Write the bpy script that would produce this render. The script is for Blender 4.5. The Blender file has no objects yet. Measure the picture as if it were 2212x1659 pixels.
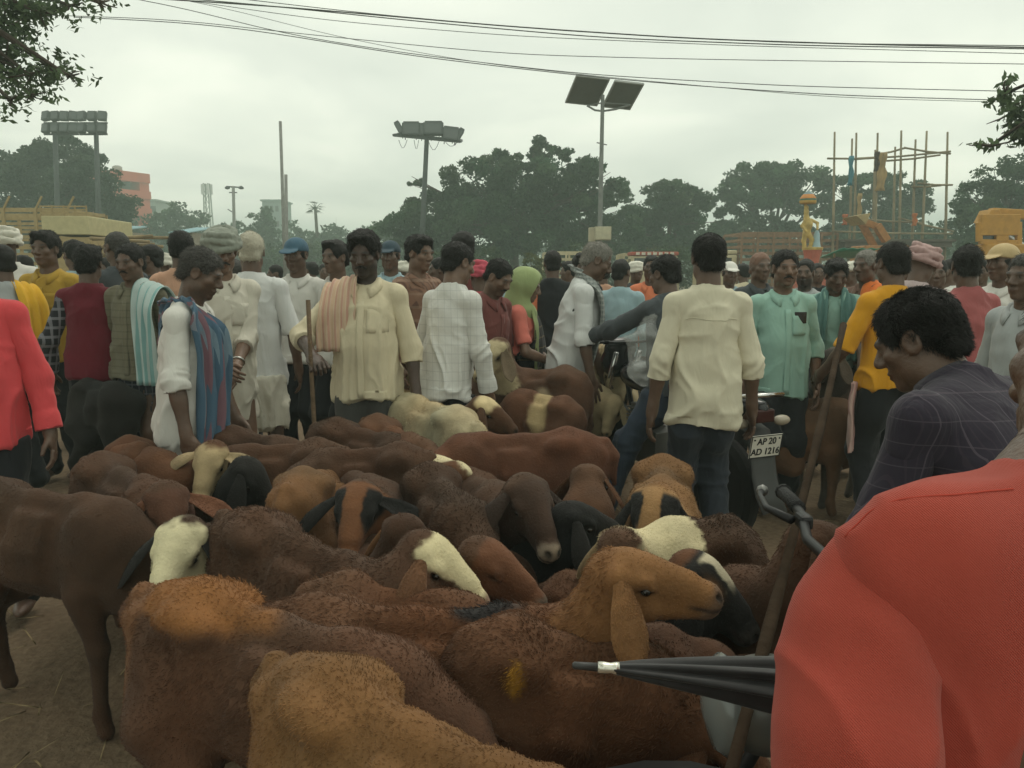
import bpy, math, random
import numpy as np
from mathutils import Vector, Matrix, Euler

SC = bpy.context.scene
# ------------------------------------------------------------------ camera
CAM_H = 1.5
PITCH = math.radians(8.2)
cam_d = bpy.data.cameras.new("camera")
cam = bpy.data.objects.new("camera", cam_d)
SC.collection.objects.link(cam)
cam.location = (0, 0, CAM_H)
cam.rotation_euler = (math.radians(90) - PITCH, 0, 0)
cam_d.sensor_width = 36.0
cam_d.lens = 27.07
cam_d.clip_start = 0.05
cam_d.clip_end = 3000
SC.camera = cam
# ------------------------------------------------------------------ world: overcast daylight sky
SUN_EL, SUN_ROT = math.radians(64), math.radians(25)
W = bpy.data.worlds.new("World")
SC.world = W
W.use_nodes = True
nt = W.node_tree
for n in list(nt.nodes):
    nt.nodes.remove(n)
def _n(t, **k):
    n = nt.nodes.new(t)
    for a, b in k.items():
        setattr(n, a, b)
    return n
out = _n("ShaderNodeOutputWorld")
bg = _n("ShaderNodeBackground"); bg.inputs[1].default_value = 0.1
sky = _n("ShaderNodeTexSky", sky_type="NISHITA", sun_disc=False)
sky.sun_elevation = SUN_EL; sky.sun_rotation = SUN_ROT; sky.dust_density = 4.0
tc = _n("ShaderNodeTexCoord")
sep = _n("ShaderNodeSeparateXYZ"); nt.links.new(tc.outputs["Generated"], sep.inputs[0])
za = _n("ShaderNodeMath", operation="ABSOLUTE"); nt.links.new(sep.outputs[2], za.inputs[0])
zb = _n("ShaderNodeMath", operation="ADD"); nt.links.new(za.outputs[0], zb.inputs[0]); zb.inputs[1].default_value = 0.22
dx = _n("ShaderNodeMath", operation="DIVIDE"); nt.links.new(sep.outputs[0], dx.inputs[0]); nt.links.new(zb.outputs[0], dx.inputs[1])
dy = _n("ShaderNodeMath", operation="DIVIDE"); nt.links.new(sep.outputs[1], dy.inputs[0]); nt.links.new(zb.outputs[0], dy.inputs[1])
cmb = _n("ShaderNodeCombineXYZ"); nt.links.new(dx.outputs[0], cmb.inputs[0]); nt.links.new(dy.outputs[0], cmb.inputs[1])
cl = _n("ShaderNodeTexNoise"); nt.links.new(cmb.outputs[0], cl.inputs["Vector"])
cl.inputs["Scale"].default_value = 1.15; cl.inputs["Detail"].default_value = 5.0; cl.inputs["Roughness"].default_value = 0.45
cl.inputs["Distortion"].default_value = 0.35
cr = _n("ShaderNodeValToRGB"); nt.links.new(cl.outputs["Fac"], cr.inputs[0])
cr.color_ramp.elements[0].position = 0.30; cr.color_ramp.elements[0].color = (7.6, 8.15, 7.1, 1)
cr.color_ramp.elements[1].position = 0.68; cr.color_ramp.elements[1].color = (11.9, 12.2, 10.3, 1)
e = cr.color_ramp.elements.new(0.5); e.color = (9.4, 9.85, 8.5, 1)
mx = _n("ShaderNodeMixRGB"); mx.inputs[0].default_value = 0.93
nt.links.new(sky.outputs[0], mx.inputs[1]); nt.links.new(cr.outputs[0], mx.inputs[2])
nt.links.new(mx.outputs[0], bg.inputs[0]); nt.links.new(bg.outputs[0], out.inputs[0])
# ------------------------------------------------------------------ sun behind the cloud
sl = bpy.data.lights.new("sun", "SUN"); sl.energy = 0.8; sl.angle = math.radians(25); sl.color = (1.0, 0.93, 0.82)
so = bpy.data.objects.new("sun", sl); SC.collection.objects.link(so)
so.rotation_euler = (math.radians(90) - SUN_EL, 0, math.pi - SUN_ROT)
so.location = (0, 0, 30)
# ------------------------------------------------------------------ exposure
SC.view_settings.view_transform = "Standard"; SC.view_settings.look = "None"
SC.view_settings.exposure = 0.1; SC.view_settings.gamma = 1.0; SC.view_settings.use_curve_mapping = False
SC.cycles.use_denoising = True
SC.cycles.max_bounces = 6
SC.cycles.volume_bounces = 0

# ------------------------------------------------------------------ helpers
FD = 770 * 2212 / 1024.0
def pix(u, v, Y):
    """world point seen at pixel (u, v) of the 2212 x 1659 view, at ground distance Y"""
    a = (u - 1106) / FD; b = (829.5 - v) / FD
    c, s = math.cos(PITCH), math.sin(PITCH)
    ry = c + b * s; rz = -s + b * c
    t = Y / ry
    return np.array([a * t, Y, CAM_H + rz * t])
def gx(u, Y):
    return float(pix(u, 700, Y)[0])
def unpix(p):
    c, s = math.cos(PITCH), math.sin(PITCH)
    y, z = p[1], p[2] - CAM_H
    f = y * c - z * s; up = y * s + z * c
    return (1106 + FD * p[0] / f, 829.5 - FD * up / f)
def V(*a):
    return np.array(a, dtype=float)
def nrm(v):
    v = np.asarray(v, float); return v / (np.linalg.norm(v) + 1e-12)

def tag(o, label=None, cat=None, group=None, kind=None):
    if label: o["label"] = label
    if cat: o["category"] = cat
    if group: o["group"] = group
    if kind: o["kind"] = kind
    return o
def empty(name, loc=(0, 0, 0), rz=0.0):
    o = bpy.data.objects.new(name, None); SC.collection.objects.link(o)
    o.location = [float(c) for c in loc]; o.rotation_euler = (0, 0, rz); o.empty_display_size = 0.1
    return o
def link_mesh(name, me, mat, parent=None):
    o = bpy.data.objects.new(name, me); SC.collection.objects.link(o)
    if mat is not None and not me.materials:
        for m_ in (mat if isinstance(mat, (list, tuple)) else [mat]):
            me.materials.append(m_)
    if parent is not None: o.parent = parent
    return o
def mesh_np(name, verts, quads=None, tris=None, smooth=True, col=None):
    me = bpy.data.meshes.new(name)
    verts = np.asarray(verts, np.float32)
    nq = 0 if quads is None else len(quads); ntr = 0 if tris is None else len(tris)
    me.vertices.add(len(verts)); me.vertices.foreach_set("co", verts.ravel())
    loops = []; starts = []; c = 0
    if nq:
        q = np.asarray(quads, np.int32); loops.append(q.ravel()); starts.append(np.arange(nq) * 4); c = nq * 4
    if ntr:
        t = np.asarray(tris, np.int32); loops.append(t.ravel()); starts.append(c + np.arange(ntr) * 3)
    loops = np.concatenate(loops).astype(np.int32); starts = np.concatenate(starts).astype(np.int32)
    me.loops.add(len(loops)); me.loops.foreach_set("vertex_index", loops)
    me.polygons.add(len(starts)); me.polygons.foreach_set("loop_start", starts)
    me.update(calc_edges=True); me.validate()
    if smooth:
        me.polygons.foreach_set("use_smooth", np.ones(len(me.polygons), bool))
    if col is not None:
        a = me.attributes.new("Col", "FLOAT_COLOR", "POINT")
        cc = np.ones((len(verts), 4), np.float32); cc[:, :3] = col
        a.data.foreach_set("color", cc.ravel())
    return me

# ---- vectorised gradient-free value noise
def _hash(ix, iy, iz, seed):
    h = (ix * 374761393 + iy * 668265263 + iz * 2147483647 + seed * 974634777) & 0xFFFFFFFF
    h = ((h ^ (h >> 13)) * 1274126177) & 0xFFFFFFFF
    h = (h ^ (h >> 16)) & 0xFFFF
    return h / 32767.5 - 1.0
def vnoise(p, scale, seed=0):
    p = np.asarray(p, float) * scale
    i = np.floor(p).astype(np.int64); f = p - i
    f = f * f * f * (f * (f * 6 - 15) + 10)
    r = 0
    for a in (0, 1):
        wx = f[:, 0] if a else 1 - f[:, 0]
        for b in (0, 1):
            wy = f[:, 1] if b else 1 - f[:, 1]
            for c in (0, 1):
                wz = f[:, 2] if c else 1 - f[:, 2]
                r = r + wx * wy * wz * _hash(i[:, 0] + a, i[:, 1] + b, i[:, 2] + c, seed)
    return r
def fbm(p, scale, seed=0, oct=3):
    r = 0; a = 1.0
    for k in range(oct):
        r = r + a * vnoise(p, scale, seed + 17 * k); a *= 0.5; scale *= 2.03
    return r

# ---- signed distance modelling, meshed with surface nets
class SDF:
    def __init__(s):
        s.ops = []
    def cone(s, p0, r0, p1, r1, k=0.03, sub=False):
        p0 = np.asarray(p0, float); p1 = np.asarray(p1, float)
        m = max(r0, r1)
        s.ops.append(("c", p0, p1, r0, r1, k, sub, np.minimum(p0, p1) - m, np.maximum(p0, p1) + m)); return s
    def chain(s, pts, rs, k=0.03):
        for i in range(len(pts) - 1):
            s.cone(pts[i], rs[i], pts[i + 1], rs[i + 1], k)
        return s
    def ell(s, c, r, fr=None, k=0.03, sub=False):
        c = np.asarray(c, float); r = np.asarray(r, float) * np.ones(3)
        fr = np.eye(3) if fr is None else np.asarray(fr, float)   # rows are axes
        ext = np.sqrt(((fr * r[:, None]) ** 2).sum(0))
        s.ops.append(("e", c, r, fr, None, k, sub, c - ext, c + ext)); return s
    def plane(s, p, n, k=0.004):
        """keep the side the normal does not point to"""
        s.ops.append(("p", np.asarray(p, float), nrm(n), None, None, k, True, None, None)); return s
    def bounds(s, pad=0.03):
        lo = np.min([o[7] for o in s.ops if o[7] is not None and not o[6]], 0) - pad
        hi = np.max([o[8] for o in s.ops if o[8] is not None and not o[6]], 0) + pad
        return lo, hi
    def eval(s, lo, n, h, fr=None, org=None):
        """distance on a grid; with fr (rows = axes) and org the grid is oriented"""
        D = np.full(n, 0.2, np.float32)
        ax = [lo[i] + h * np.arange(n[i]) for i in range(3)]
        for o in s.ops:
            kind, k, sub = o[0], o[5], o[6]
            if o[7] is not None:
                m = (2.2 * k if kind == 'e' else k) + 2.5 * h
                blo, bhi = o[7] - m, o[8] + m
                if fr is not None:
                    cs = np.array([[x, y, z] for x in (blo[0], bhi[0]) for y in (blo[1], bhi[1]) for z in (blo[2], bhi[2])])
                    q = (cs - org) @ fr.T
                    blo, bhi = q.min(0), q.max(0)
                i0 = [max(0, int(math.floor((blo[i] - lo[i]) / h))) for i in range(3)]
                i1 = [min(n[i], int(math.ceil((bhi[i] - lo[i]) / h)) + 1) for i in range(3)]
                if any(i1[i] <= i0[i] for i in range(3)): continue
            else:
                i0 = [0, 0, 0]; i1 = list(n)
            X, Y, Z = np.meshgrid(*[ax[i][i0[i]:i1[i]] for i in range(3)], indexing="ij")
            P = np.stack([X, Y, Z], -1)
            if fr is not None:
                P = P @ fr + org
            if kind == "c":
                a, b, r0, r1 = o[1:5]
                ba = b - a; pa = P - a
                t = np.clip((pa @ ba) / (ba @ ba + 1e-12), 0, 1)
                d = np.sqrt(((pa - t[..., None] * ba) ** 2).sum(-1)) - (r0 + (r1 - r0) * t)
            elif kind == "e":
                c, r, f = o[1:4]
                q = (P - c) @ f.T
                k0 = np.sqrt(((q / r) ** 2).sum(-1)); k1 = np.sqrt(((q / (r * r)) ** 2).sum(-1))
                d = k0 * (k0 - 1) / (k1 + 1e-9)
            else:
                d = -((P - o[1]) @ o[2])      # positive on the kept side, carved like a subtraction
            sl_ = tuple(slice(i0[i], i1[i]) for i in range(3))
            A = D[sl_]
            if not sub:
                hh = np.clip(0.5 + 0.5 * (A - d) / k, 0, 1)
                D[sl_] = A + (d - A) * hh - k * hh * (1 - hh)
            else:
                d = -d
                hh = np.clip(0.5 - 0.5 * (A - d) / k, 0, 1)
                D[sl_] = A + (d - A) * hh + k * hh * (1 - hh)
        return D
    def mesh(s, h, lo=None, hi=None, fr=None, org=None, pad=0.03):
        if lo is None: lo, hi = s.bounds(pad)
        n = [int(math.ceil((hi[i] - lo[i]) / h)) + 1 for i in range(3)]
        D = s.eval(np.asarray(lo, float), n, h, fr, org)
        v, q = nets(D, np.asarray(lo, float), h)
        if fr is not None and len(v): v = v @ fr + org
        if fr is not None and np.linalg.det(fr) < 0: q = q[:, ::-1]
        return v, q

def nets(D, lo, h):
    S = D < 0
    nx, ny, nz = D.shape
    cnt = np.zeros((nx - 1, ny - 1, nz - 1), np.int8)
    for a in (0, 1):
        for b in (0, 1):
            for c in (0, 1):
                cnt += S[a:nx - 1 + a, b:ny - 1 + b, c:nz - 1 + c]
    act = (cnt > 0) & (cnt < 8)
    idx = np.full(act.shape, -1, np.int64)
    I, J, K = np.nonzero(act)
    idx[I, J, K] = np.arange(len(I))
    acc = np.zeros((len(I), 3)); num = np.zeros(len(I))
    cor = [(a, b, c) for a in (0, 1) for b in (0, 1) for c in (0, 1)]
    for a in range(8):
        for ax in range(3):
            ca = cor[a]
            if ca[ax]: continue
            cb = list(ca); cb[ax] = 1
            da = D[I + ca[0], J + ca[1], K + ca[2]]; db = D[I + cb[0], J + cb[1], K + cb[2]]
            m = (da < 0) != (db < 0)
            t = np.where(m, da / np.where(m, da - db, 1), 0)
            p = np.empty((len(I), 3)); p[:] = ca; p[:, ax] += t
            acc[m] += p[m]; num[m] += 1
    v = np.stack([I, J, K], 1) + acc / np.maximum(num, 1)[:, None]
    v = v * h + lo
    Q = []
    for ax in range(3):
        o1, o2 = (ax + 1) % 3, (ax + 2) % 3
        sl0 = [slice(1, -1)] * 3; sl1 = [slice(1, -1)] * 3
        sl0[ax] = slice(0, -1); sl1[ax] = slice(1, None)
        A = S[tuple(sl0)]; B = S[tuple(sl1)]
        off = [1, 1, 1]; off[ax] = 0
        for flip, m in ((False, A & ~B), (True, ~A & B)):
            e_ = np.argwhere(m) + off
            if not len(e_): continue
            def cell(d1, d2):
                c = e_.copy(); c[:, o1] += d1; c[:, o2] += d2
                return idx[c[:, 0], c[:, 1], c[:, 2]]
            q = np.stack([cell(-1, -1), cell(0, -1), cell(0, 0), cell(-1, 0)], 1)
            if flip: q = q[:, ::-1]
            Q.append(q)
    q = np.concatenate(Q) if Q else np.zeros((0, 4), np.int64)
    q = q[(q >= 0).all(1)]
    return v, q
def vnormals(v, q):
    a = v[q[:, 2]] - v[q[:, 0]]; b = v[q[:, 3]] - v[q[:, 1]]
    fn = np.cross(a, b)
    n = np.zeros_like(v)
    for i in range(4): np.add.at(n, q[:, i], fn)
    return n / (np.linalg.norm(n, axis=1, keepdims=True) + 1e-12)
def join(parts):
    vs, qs, c = [], [], 0
    for v, q in parts:
        vs.append(v); qs.append(q + c); c += len(v)
    return np.concatenate(vs), np.concatenate(qs)
def cutq(v, q, keep):
    """drop quads whose vertices are all outside keep"""
    q = q[keep[q].any(1)]
    used = np.zeros(len(v), bool); used[q.ravel()] = True
    mp = np.cumsum(used) - 1
    return v[used], mp[q]

# ---- polygon builder for hard things
class MB:
    def __init__(s):
        s.v = []; s.f = []
    def add(s, verts, faces):
        o = len(s.v); s.v += [tuple(float(c) for c in p) for p in verts]; s.f += [tuple(i + o for i in f) for f in faces]; return s
    def box(s, c, size, rot=None):
        c = np.asarray(c, float); hx, hy, hz = [x / 2 for x in size]
        P = np.array([[x, y, z] for x in (-hx, hx) for y in (-hy, hy) for z in (-hz, hz)])
        if rot is not None: P = P @ np.asarray(rot).T
        return s.add(P + c, [(0, 1, 3, 2), (4, 6, 7, 5), (0, 4, 5, 1), (2, 3, 7, 6), (0, 2, 6, 4), (1, 5, 7, 3)])
    def bar(s, p, q, w, d=None, up=(0, 0, 1)):
        p = np.asarray(p, float); q = np.asarray(q, float); d = d or w
        t = nrm(q - p); u = np.asarray(up, float)
        if abs(t @ u) > 0.95: u = V(1, 0, 0)
        a = nrm(np.cross(t, u)); b = np.cross(a, t)
        P = [e + a * x * w / 2 + b * y * d / 2 for e in (p, q) for x, y in ((-1, -1), (1, -1), (1, 1), (-1, 1))]
        return s.add(P, [(0, 1, 2, 3), (7, 6, 5, 4), (0, 4, 5, 1), (1, 5, 6, 2), (2, 6, 7, 3), (3, 7, 4, 0)])
    def tube(s, pts, rs, n=8, cap=True, sx=1.0):
        pts = [np.asarray(p, float) for p in pts]
        if not hasattr(rs, "__len__"): rs = [rs] * len(pts)
        o = []; ref = None
        for i, p in enumerate(pts):
            t = nrm(pts[min(i + 1, len(pts) - 1)] - pts[max(i - 1, 0)])
            if ref is None:
                ref = V(0, 0, 1) if abs(t[2]) < 0.9 else V(1, 0, 0)
            a = nrm(np.cross(t, ref)); b = np.cross(a, t); ref = b
            for k in range(n):
                g = 2 * math.pi * k / n
                o.append(p + rs[i] * (a * math.cos(g) * sx + b * math.sin(g)))
        f = []
        for i in range(len(pts) - 1):
            for k in range(n):
                f.append((i * n + k, i * n + (k + 1) % n, (i + 1) * n + (k + 1) % n, (i + 1) * n + k))
        if cap:
            f.append(tuple(range(n))[::-1]); f.append(tuple((len(pts) - 1) * n + k for k in range(n)))
        return s.add(o, f)
    def lathe(s, prof, c=(0, 0, 0), n=16, fr=None):
        """prof: (radius, z) list"""
        c = np.asarray(c, float); fr = np.eye(3) if fr is None else np.asarray(fr, float)
        o = []
        for r, z in prof:
            for k in range(n):
                g = 2 * math.pi * k / n
                o.append(c + V(r * math.cos(g), r * math.sin(g), z) @ fr)
        f = []
        for i in range(len(prof) - 1):
            for k in range(n):
                f.append((i * n + k, i * n + (k + 1) % n, (i + 1) * n + (k + 1) % n, (i + 1) * n + k))
        f.append(tuple(range(n))[::-1]); f.append(tuple((len(prof) - 1) * n + k for k in range(n)))
        return s.add(o, f)
    def build(s, name, mat, parent=None, smooth=False, bevel=0.0, loc=None):
        me = bpy.data.meshes.new(name); me.from_pydata(s.v, [], s.f); me.update()
        if smooth:
            me.polygons.foreach_set("use_smooth", np.ones(len(me.polygons), bool))
        o = link_mesh(name, me, mat, parent)
        if bevel:
            m = o.modifiers.new("bevel", "BEVEL"); m.width = bevel; m.segments = 2; m.limit_method = "ANGLE"
        if loc is not None: o.location = [float(c) for c in loc]
        return o

# ---- materials
_mats = {}
def mat_leafy(m, amount=.45):
    t = m.node_tree; b = t.nodes['Principled BSDF']; o = [n for n in t.nodes if n.type == 'OUTPUT_MATERIAL'][0]
    tr = t.nodes.new('ShaderNodeBsdfTranslucent'); mx_ = t.nodes.new('ShaderNodeMixShader'); mx_.inputs[0].default_value = amount
    src = b.inputs['Base Color'].links[0].from_socket; t.links.new(src, tr.inputs[0])
    t.links.new(b.outputs[0], mx_.inputs[1]); t.links.new(tr.outputs[0], mx_.inputs[2]); t.links.new(mx_.outputs[0], o.inputs[0])
    return m
def mat(name, col, rough=0.8, var=0.12, vscale=8.0, bump=0.0, bscale=60.0, metal=0.0, attr=False, spec=0.3, alpha=1.0, trans=0.0, sheen=0.0, pattern=None, bstretch=None):
    key = name
    if key in _mats: return _mats[key]
    m = bpy.data.materials.new(name); m.use_nodes = True
    t = m.node_tree; b = t.nodes["Principled BSDF"]
    b.inputs["Roughness"].default_value = rough; b.inputs["Metallic"].default_value = metal
    b.inputs["Specular IOR Level"].default_value = spec
    if alpha < 1: b.inputs["Alpha"].default_value = alpha
    if trans: b.inputs["Transmission Weight"].default_value = trans
    if sheen: b.inputs["Sheen Weight"].default_value = sheen; b.inputs["Sheen Roughness"].default_value = 0.5
    L = t.links.new
    tcn = t.nodes.new("ShaderNodeTexCoord")
    if attr:
        c = t.nodes.new("ShaderNodeAttribute"); c.attribute_name = "Col"; csock = c.outputs["Color"]
    else:
        c = t.nodes.new("ShaderNodeRGB"); c.outputs[0].default_value = (*col, 1); csock = c.outputs[0]
    if pattern:
        csock = pattern(t, tcn, csock)
    nz = t.nodes.new("ShaderNodeTexNoise"); nz.inputs["Scale"].default_value = vscale; nz.inputs["Detail"].default_value = 4
    L(tcn.outputs["Object"], nz.inputs["Vector"])
    mr = t.nodes.new("ShaderNodeMapRange"); mr.inputs[1].default_value = 0.3; mr.inputs[2].default_value = 0.7
    mr.inputs[3].default_value = 1 - var; mr.inputs[4].default_value = 1 + var
    L(nz.outputs["Fac"], mr.inputs[0])
    mul = t.nodes.new("ShaderNodeVectorMath"); mul.operation = "SCALE"
    L(csock, mul.inputs[0]); L(mr.outputs[0], mul.inputs["Scale"])
    L(mul.outputs[0], b.inputs["Base Color"])
    if bump:
        n2 = t.nodes.new("ShaderNodeTexNoise"); n2.inputs["Scale"].default_value = bscale; n2.inputs["Detail"].default_value = 3
        if bstretch:
            mp = t.nodes.new("ShaderNodeMapping"); mp.inputs["Scale"].default_value = bstretch; L(tcn.outputs["Object"], mp.inputs[0]); L(mp.outputs[0], n2.inputs["Vector"]); n2.inputs["Distortion"].default_value = .8
        else:
            L(tcn.outputs["Object"], n2.inputs["Vector"])
        bp = t.nodes.new("ShaderNodeBump"); bp.inputs["Strength"].default_value = bump; bp.inputs["Distance"].default_value = 0.02
        L(n2.outputs["Fac"], bp.inputs["Height"]); L(bp.outputs[0], b.inputs["Normal"])
    _mats[key] = m
    return m

def stripes(axes, bands, soft=0.0):
    """cloth pattern: bands of (axis, period, width, colour, strength) in object coordinates"""
    def f(t, tcn, csock):
        sp = t.nodes.new("ShaderNodeSeparateXYZ"); t.links.new(tcn.outputs["Object"], sp.inputs[0])
        for ax, per, wid, col, st in bands:
            if ax == 3:   # diagonal-ish lateral: x + y
                ad = t.nodes.new("ShaderNodeMath"); ad.operation = "ADD"
                t.links.new(sp.outputs[0], ad.inputs[0]); t.links.new(sp.outputs[1], ad.inputs[1]); src = ad.outputs[0]
            else:
                src = sp.outputs[ax]
            d = t.nodes.new("ShaderNodeMath"); d.operation = "DIVIDE"; t.links.new(src, d.inputs[0]); d.inputs[1].default_value = per
            fr = t.nodes.new("ShaderNodeMath"); fr.operation = "FRACT"; t.links.new(d.outputs[0], fr.inputs[0])
            lt = t.nodes.new("ShaderNodeMath"); lt.operation = "LESS_THAN"; t.links.new(fr.outputs[0], lt.inputs[0]); lt.inputs[1].default_value = wid
            ms = t.nodes.new("ShaderNodeMath"); ms.operation = "MULTIPLY"; t.links.new(lt.outputs[0], ms.inputs[0]); ms.inputs[1].default_value = st
            mxn = t.nodes.new("ShaderNodeMixRGB"); t.links.new(ms.outputs[0], mxn.inputs[0]); t.links.new(csock, mxn.inputs[1])
            mxn.inputs[2].default_value = (*col, 1); csock = mxn.outputs[0]
        return csock
    return f

def rotx(a):
    c, s = math.cos(a), math.sin(a); return np.array([[1, 0, 0], [0, c, -s], [0, s, c]])
def rotz(a):
    c, s = math.cos(a), math.sin(a); return np.array([[c, -s, 0], [s, c, 0], [0, 0, 1]])
def roty(a):
    c, s = math.cos(a), math.sin(a); return np.array([[c, 0, s], [0, 1, 0], [-s, 0, c]])

# ================================================================== ground
def ground():
    rng = np.random.default_rng(3)
    xs = np.concatenate([-np.geomspace(240, 9, 22), np.linspace(-8.5, 8.5, 110), np.geomspace(9, 240, 22)])
    ys = np.concatenate([np.linspace(-30, -1, 8), np.linspace(-.5, 11, 96), np.geomspace(11.5, 240, 30)])
    X, Y = np.meshgrid(xs, ys, indexing="ij")
    P = np.stack([X.ravel(), Y.ravel(), np.zeros(X.size)], 1)
    near = np.exp(-(P[:, 1] / 14) ** 2)
    P[:, 2] = (-.012 + .012 * fbm(P, 1.1, 5, 3) + .008 * fbm(P, 5.0, 8, 2)) * near - .02
    ny = len(ys); nx = len(xs)
    i, j = np.meshgrid(np.arange(nx - 1), np.arange(ny - 1), indexing="ij")
    a = (i * ny + j).ravel()
    q = np.stack([a, a + ny, a + ny + 1, a + 1], 1)
    m = bpy.data.materials.new("trampled_earth"); m.use_nodes = True
    t = m.node_tree; b = t.nodes["Principled BSDF"]; b.inputs["Roughness"].default_value = 0.95; b.inputs["Specular IOR Level"].default_value = 0.15
    tcn = t.nodes.new("ShaderNodeTexCoord")
    n1 = t.nodes.new("ShaderNodeTexNoise"); n1.inputs["Scale"].default_value = 1.3; n1.inputs["Detail"].default_value = 8; n1.inputs["Roughness"].default_value = .65
    n2 = t.nodes.new("ShaderNodeTexNoise"); n2.inputs["Scale"].default_value = 34; n2.inputs["Detail"].default_value = 5
    r = t.nodes.new("ShaderNodeValToRGB")
    r.color_ramp.elements[0].position = .3; r.color_ramp.elements[0].color = (.080, .055, .035, 1)
    r.color_ramp.elements[1].position = .7; r.color_ramp.elements[1].color = (.215, .155, .10, 1)
    mixn = t.nodes.new("ShaderNodeMath"); mixn.operation = "MULTIPLY_ADD"; mixn.inputs[1].default_value = .45
    sb = t.nodes.new("ShaderNodeMath"); sb.operation = "MULTIPLY"; sb.inputs[1].default_value = .6
    for n in (n1, n2): t.links.new(tcn.outputs["Object"], n.inputs["Vector"])
    t.links.new(n1.outputs["Fac"], sb.inputs[0]); t.links.new(n2.outputs["Fac"], mixn.inputs[0]); t.links.new(sb.outputs[0], mixn.inputs[2])
    t.links.new(mixn.outputs[0], r.inputs[0]); t.links.new(r.outputs[0], b.inputs["Base Color"])
    bp = t.nodes.new("ShaderNodeBump"); bp.inputs["Strength"].default_value = .7; bp.inputs["Distance"].default_value = .02
    t.links.new(n2.outputs["Fac"], bp.inputs["Height"]); t.links.new(bp.outputs[0], b.inputs["Normal"])
    o = link_mesh("ground", mesh_np("ground", P, q), m); o["kind"] = "structure"
ground()

def haze():
    mb = MB(); mb.box((0, 100, 6.7), (520, 320, 16.6)); o = mb.build("haze", None); o["kind"] = "stuff"
    m = bpy.data.materials.new("market_haze"); m.use_nodes = True; t = m.node_tree
    for n in list(t.nodes): t.nodes.remove(n)
    ou = t.nodes.new("ShaderNodeOutputMaterial"); pv = t.nodes.new("ShaderNodeVolumePrincipled"); pv.inputs["Density"].default_value = .0052; pv.inputs["Color"].default_value = (.78, .95, .84, 1); pv.inputs["Anisotropy"].default_value = .2
    t.links.new(pv.outputs[0], ou.inputs["Volume"]); o.data.materials.append(m)
haze()

def litter():
    rng = np.random.default_rng(12); n = 2600; y = rng.uniform(.8, 14, n); x = rng.uniform(-1, 1, n) * (1.2 + y * .8); a = rng.uniform(0, 6.283, n); L = rng.uniform(.02, .11, n); w = rng.uniform(.0015, .004, n)
    d = np.stack([np.cos(a), np.sin(a), rng.normal(0, .08, n)], 1); sd = np.stack([-np.sin(a), np.cos(a), 0 * a], 1); c = np.stack([x, y, .004 + 0 * x], 1); up = V(0, 0, .004)
    v = np.stack([c - d * L[:, None] - sd * w[:, None], c - d * L[:, None] + sd * w[:, None], c + d * L[:, None] + sd * w[:, None], c + d * L[:, None] - sd * w[:, None], c + up], 1).reshape(-1, 3)
    i = np.arange(n) * 5; q = np.stack([i, i + 1, i + 2, i + 3], 1); t = np.concatenate([np.stack([i, i + 4, i + 1], 1), np.stack([i + 2, i + 4, i + 3], 1)])
    o = link_mesh("straw_litter", mesh_np("straw", v, q, t, smooth=False), mat("straw", (.28, .21, .11), var=.4, vscale=3)); tag(o, "bits of trampled straw on the earth", "straw", None, "stuff")
litter()
# ================================================================== trees, poles, building, wires
def ground_pt(u, Y): return V(gx(u, Y), Y, 0)
def hgt(v, Y): return float(pix(1106, v, Y)[2])
M_LEAF = mat("foliage", (.04, .07, .025), rough=.6, var=.25, vscale=.8, attr=True, spec=.2); mat_leafy(M_LEAF)
M_BARK = mat("bark", (.075, .058, .045), rough=.9, var=.3, vscale=6, bump=.8, bscale=14)
def leaf_mesh(name, C, size, cols, rng, parent, elong=1.0):
    n = len(C)
    d1 = rng.normal(size=(n, 3)); d1 /= np.linalg.norm(d1, axis=1, keepdims=True)
    d2 = rng.normal(size=(n, 3)); d2 -= (d2 * d1).sum(1, keepdims=True) * d1; d2 /= np.linalg.norm(d2, axis=1, keepdims=True)
    s = size * (.6 + .8 * rng.random((n, 1)))
    a = d1 * s * elong; b = d2 * s * .5
    v = np.stack([C - a * .5, C + b * .55, C + a * .5, C - b * .55], 1).reshape(-1, 3)
    q = np.arange(n * 4).reshape(-1, 4)
    col = np.repeat(cols, 4, 0)
    return link_mesh(name, mesh_np(name, v, q, smooth=False, col=col), M_LEAF, parent)
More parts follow.
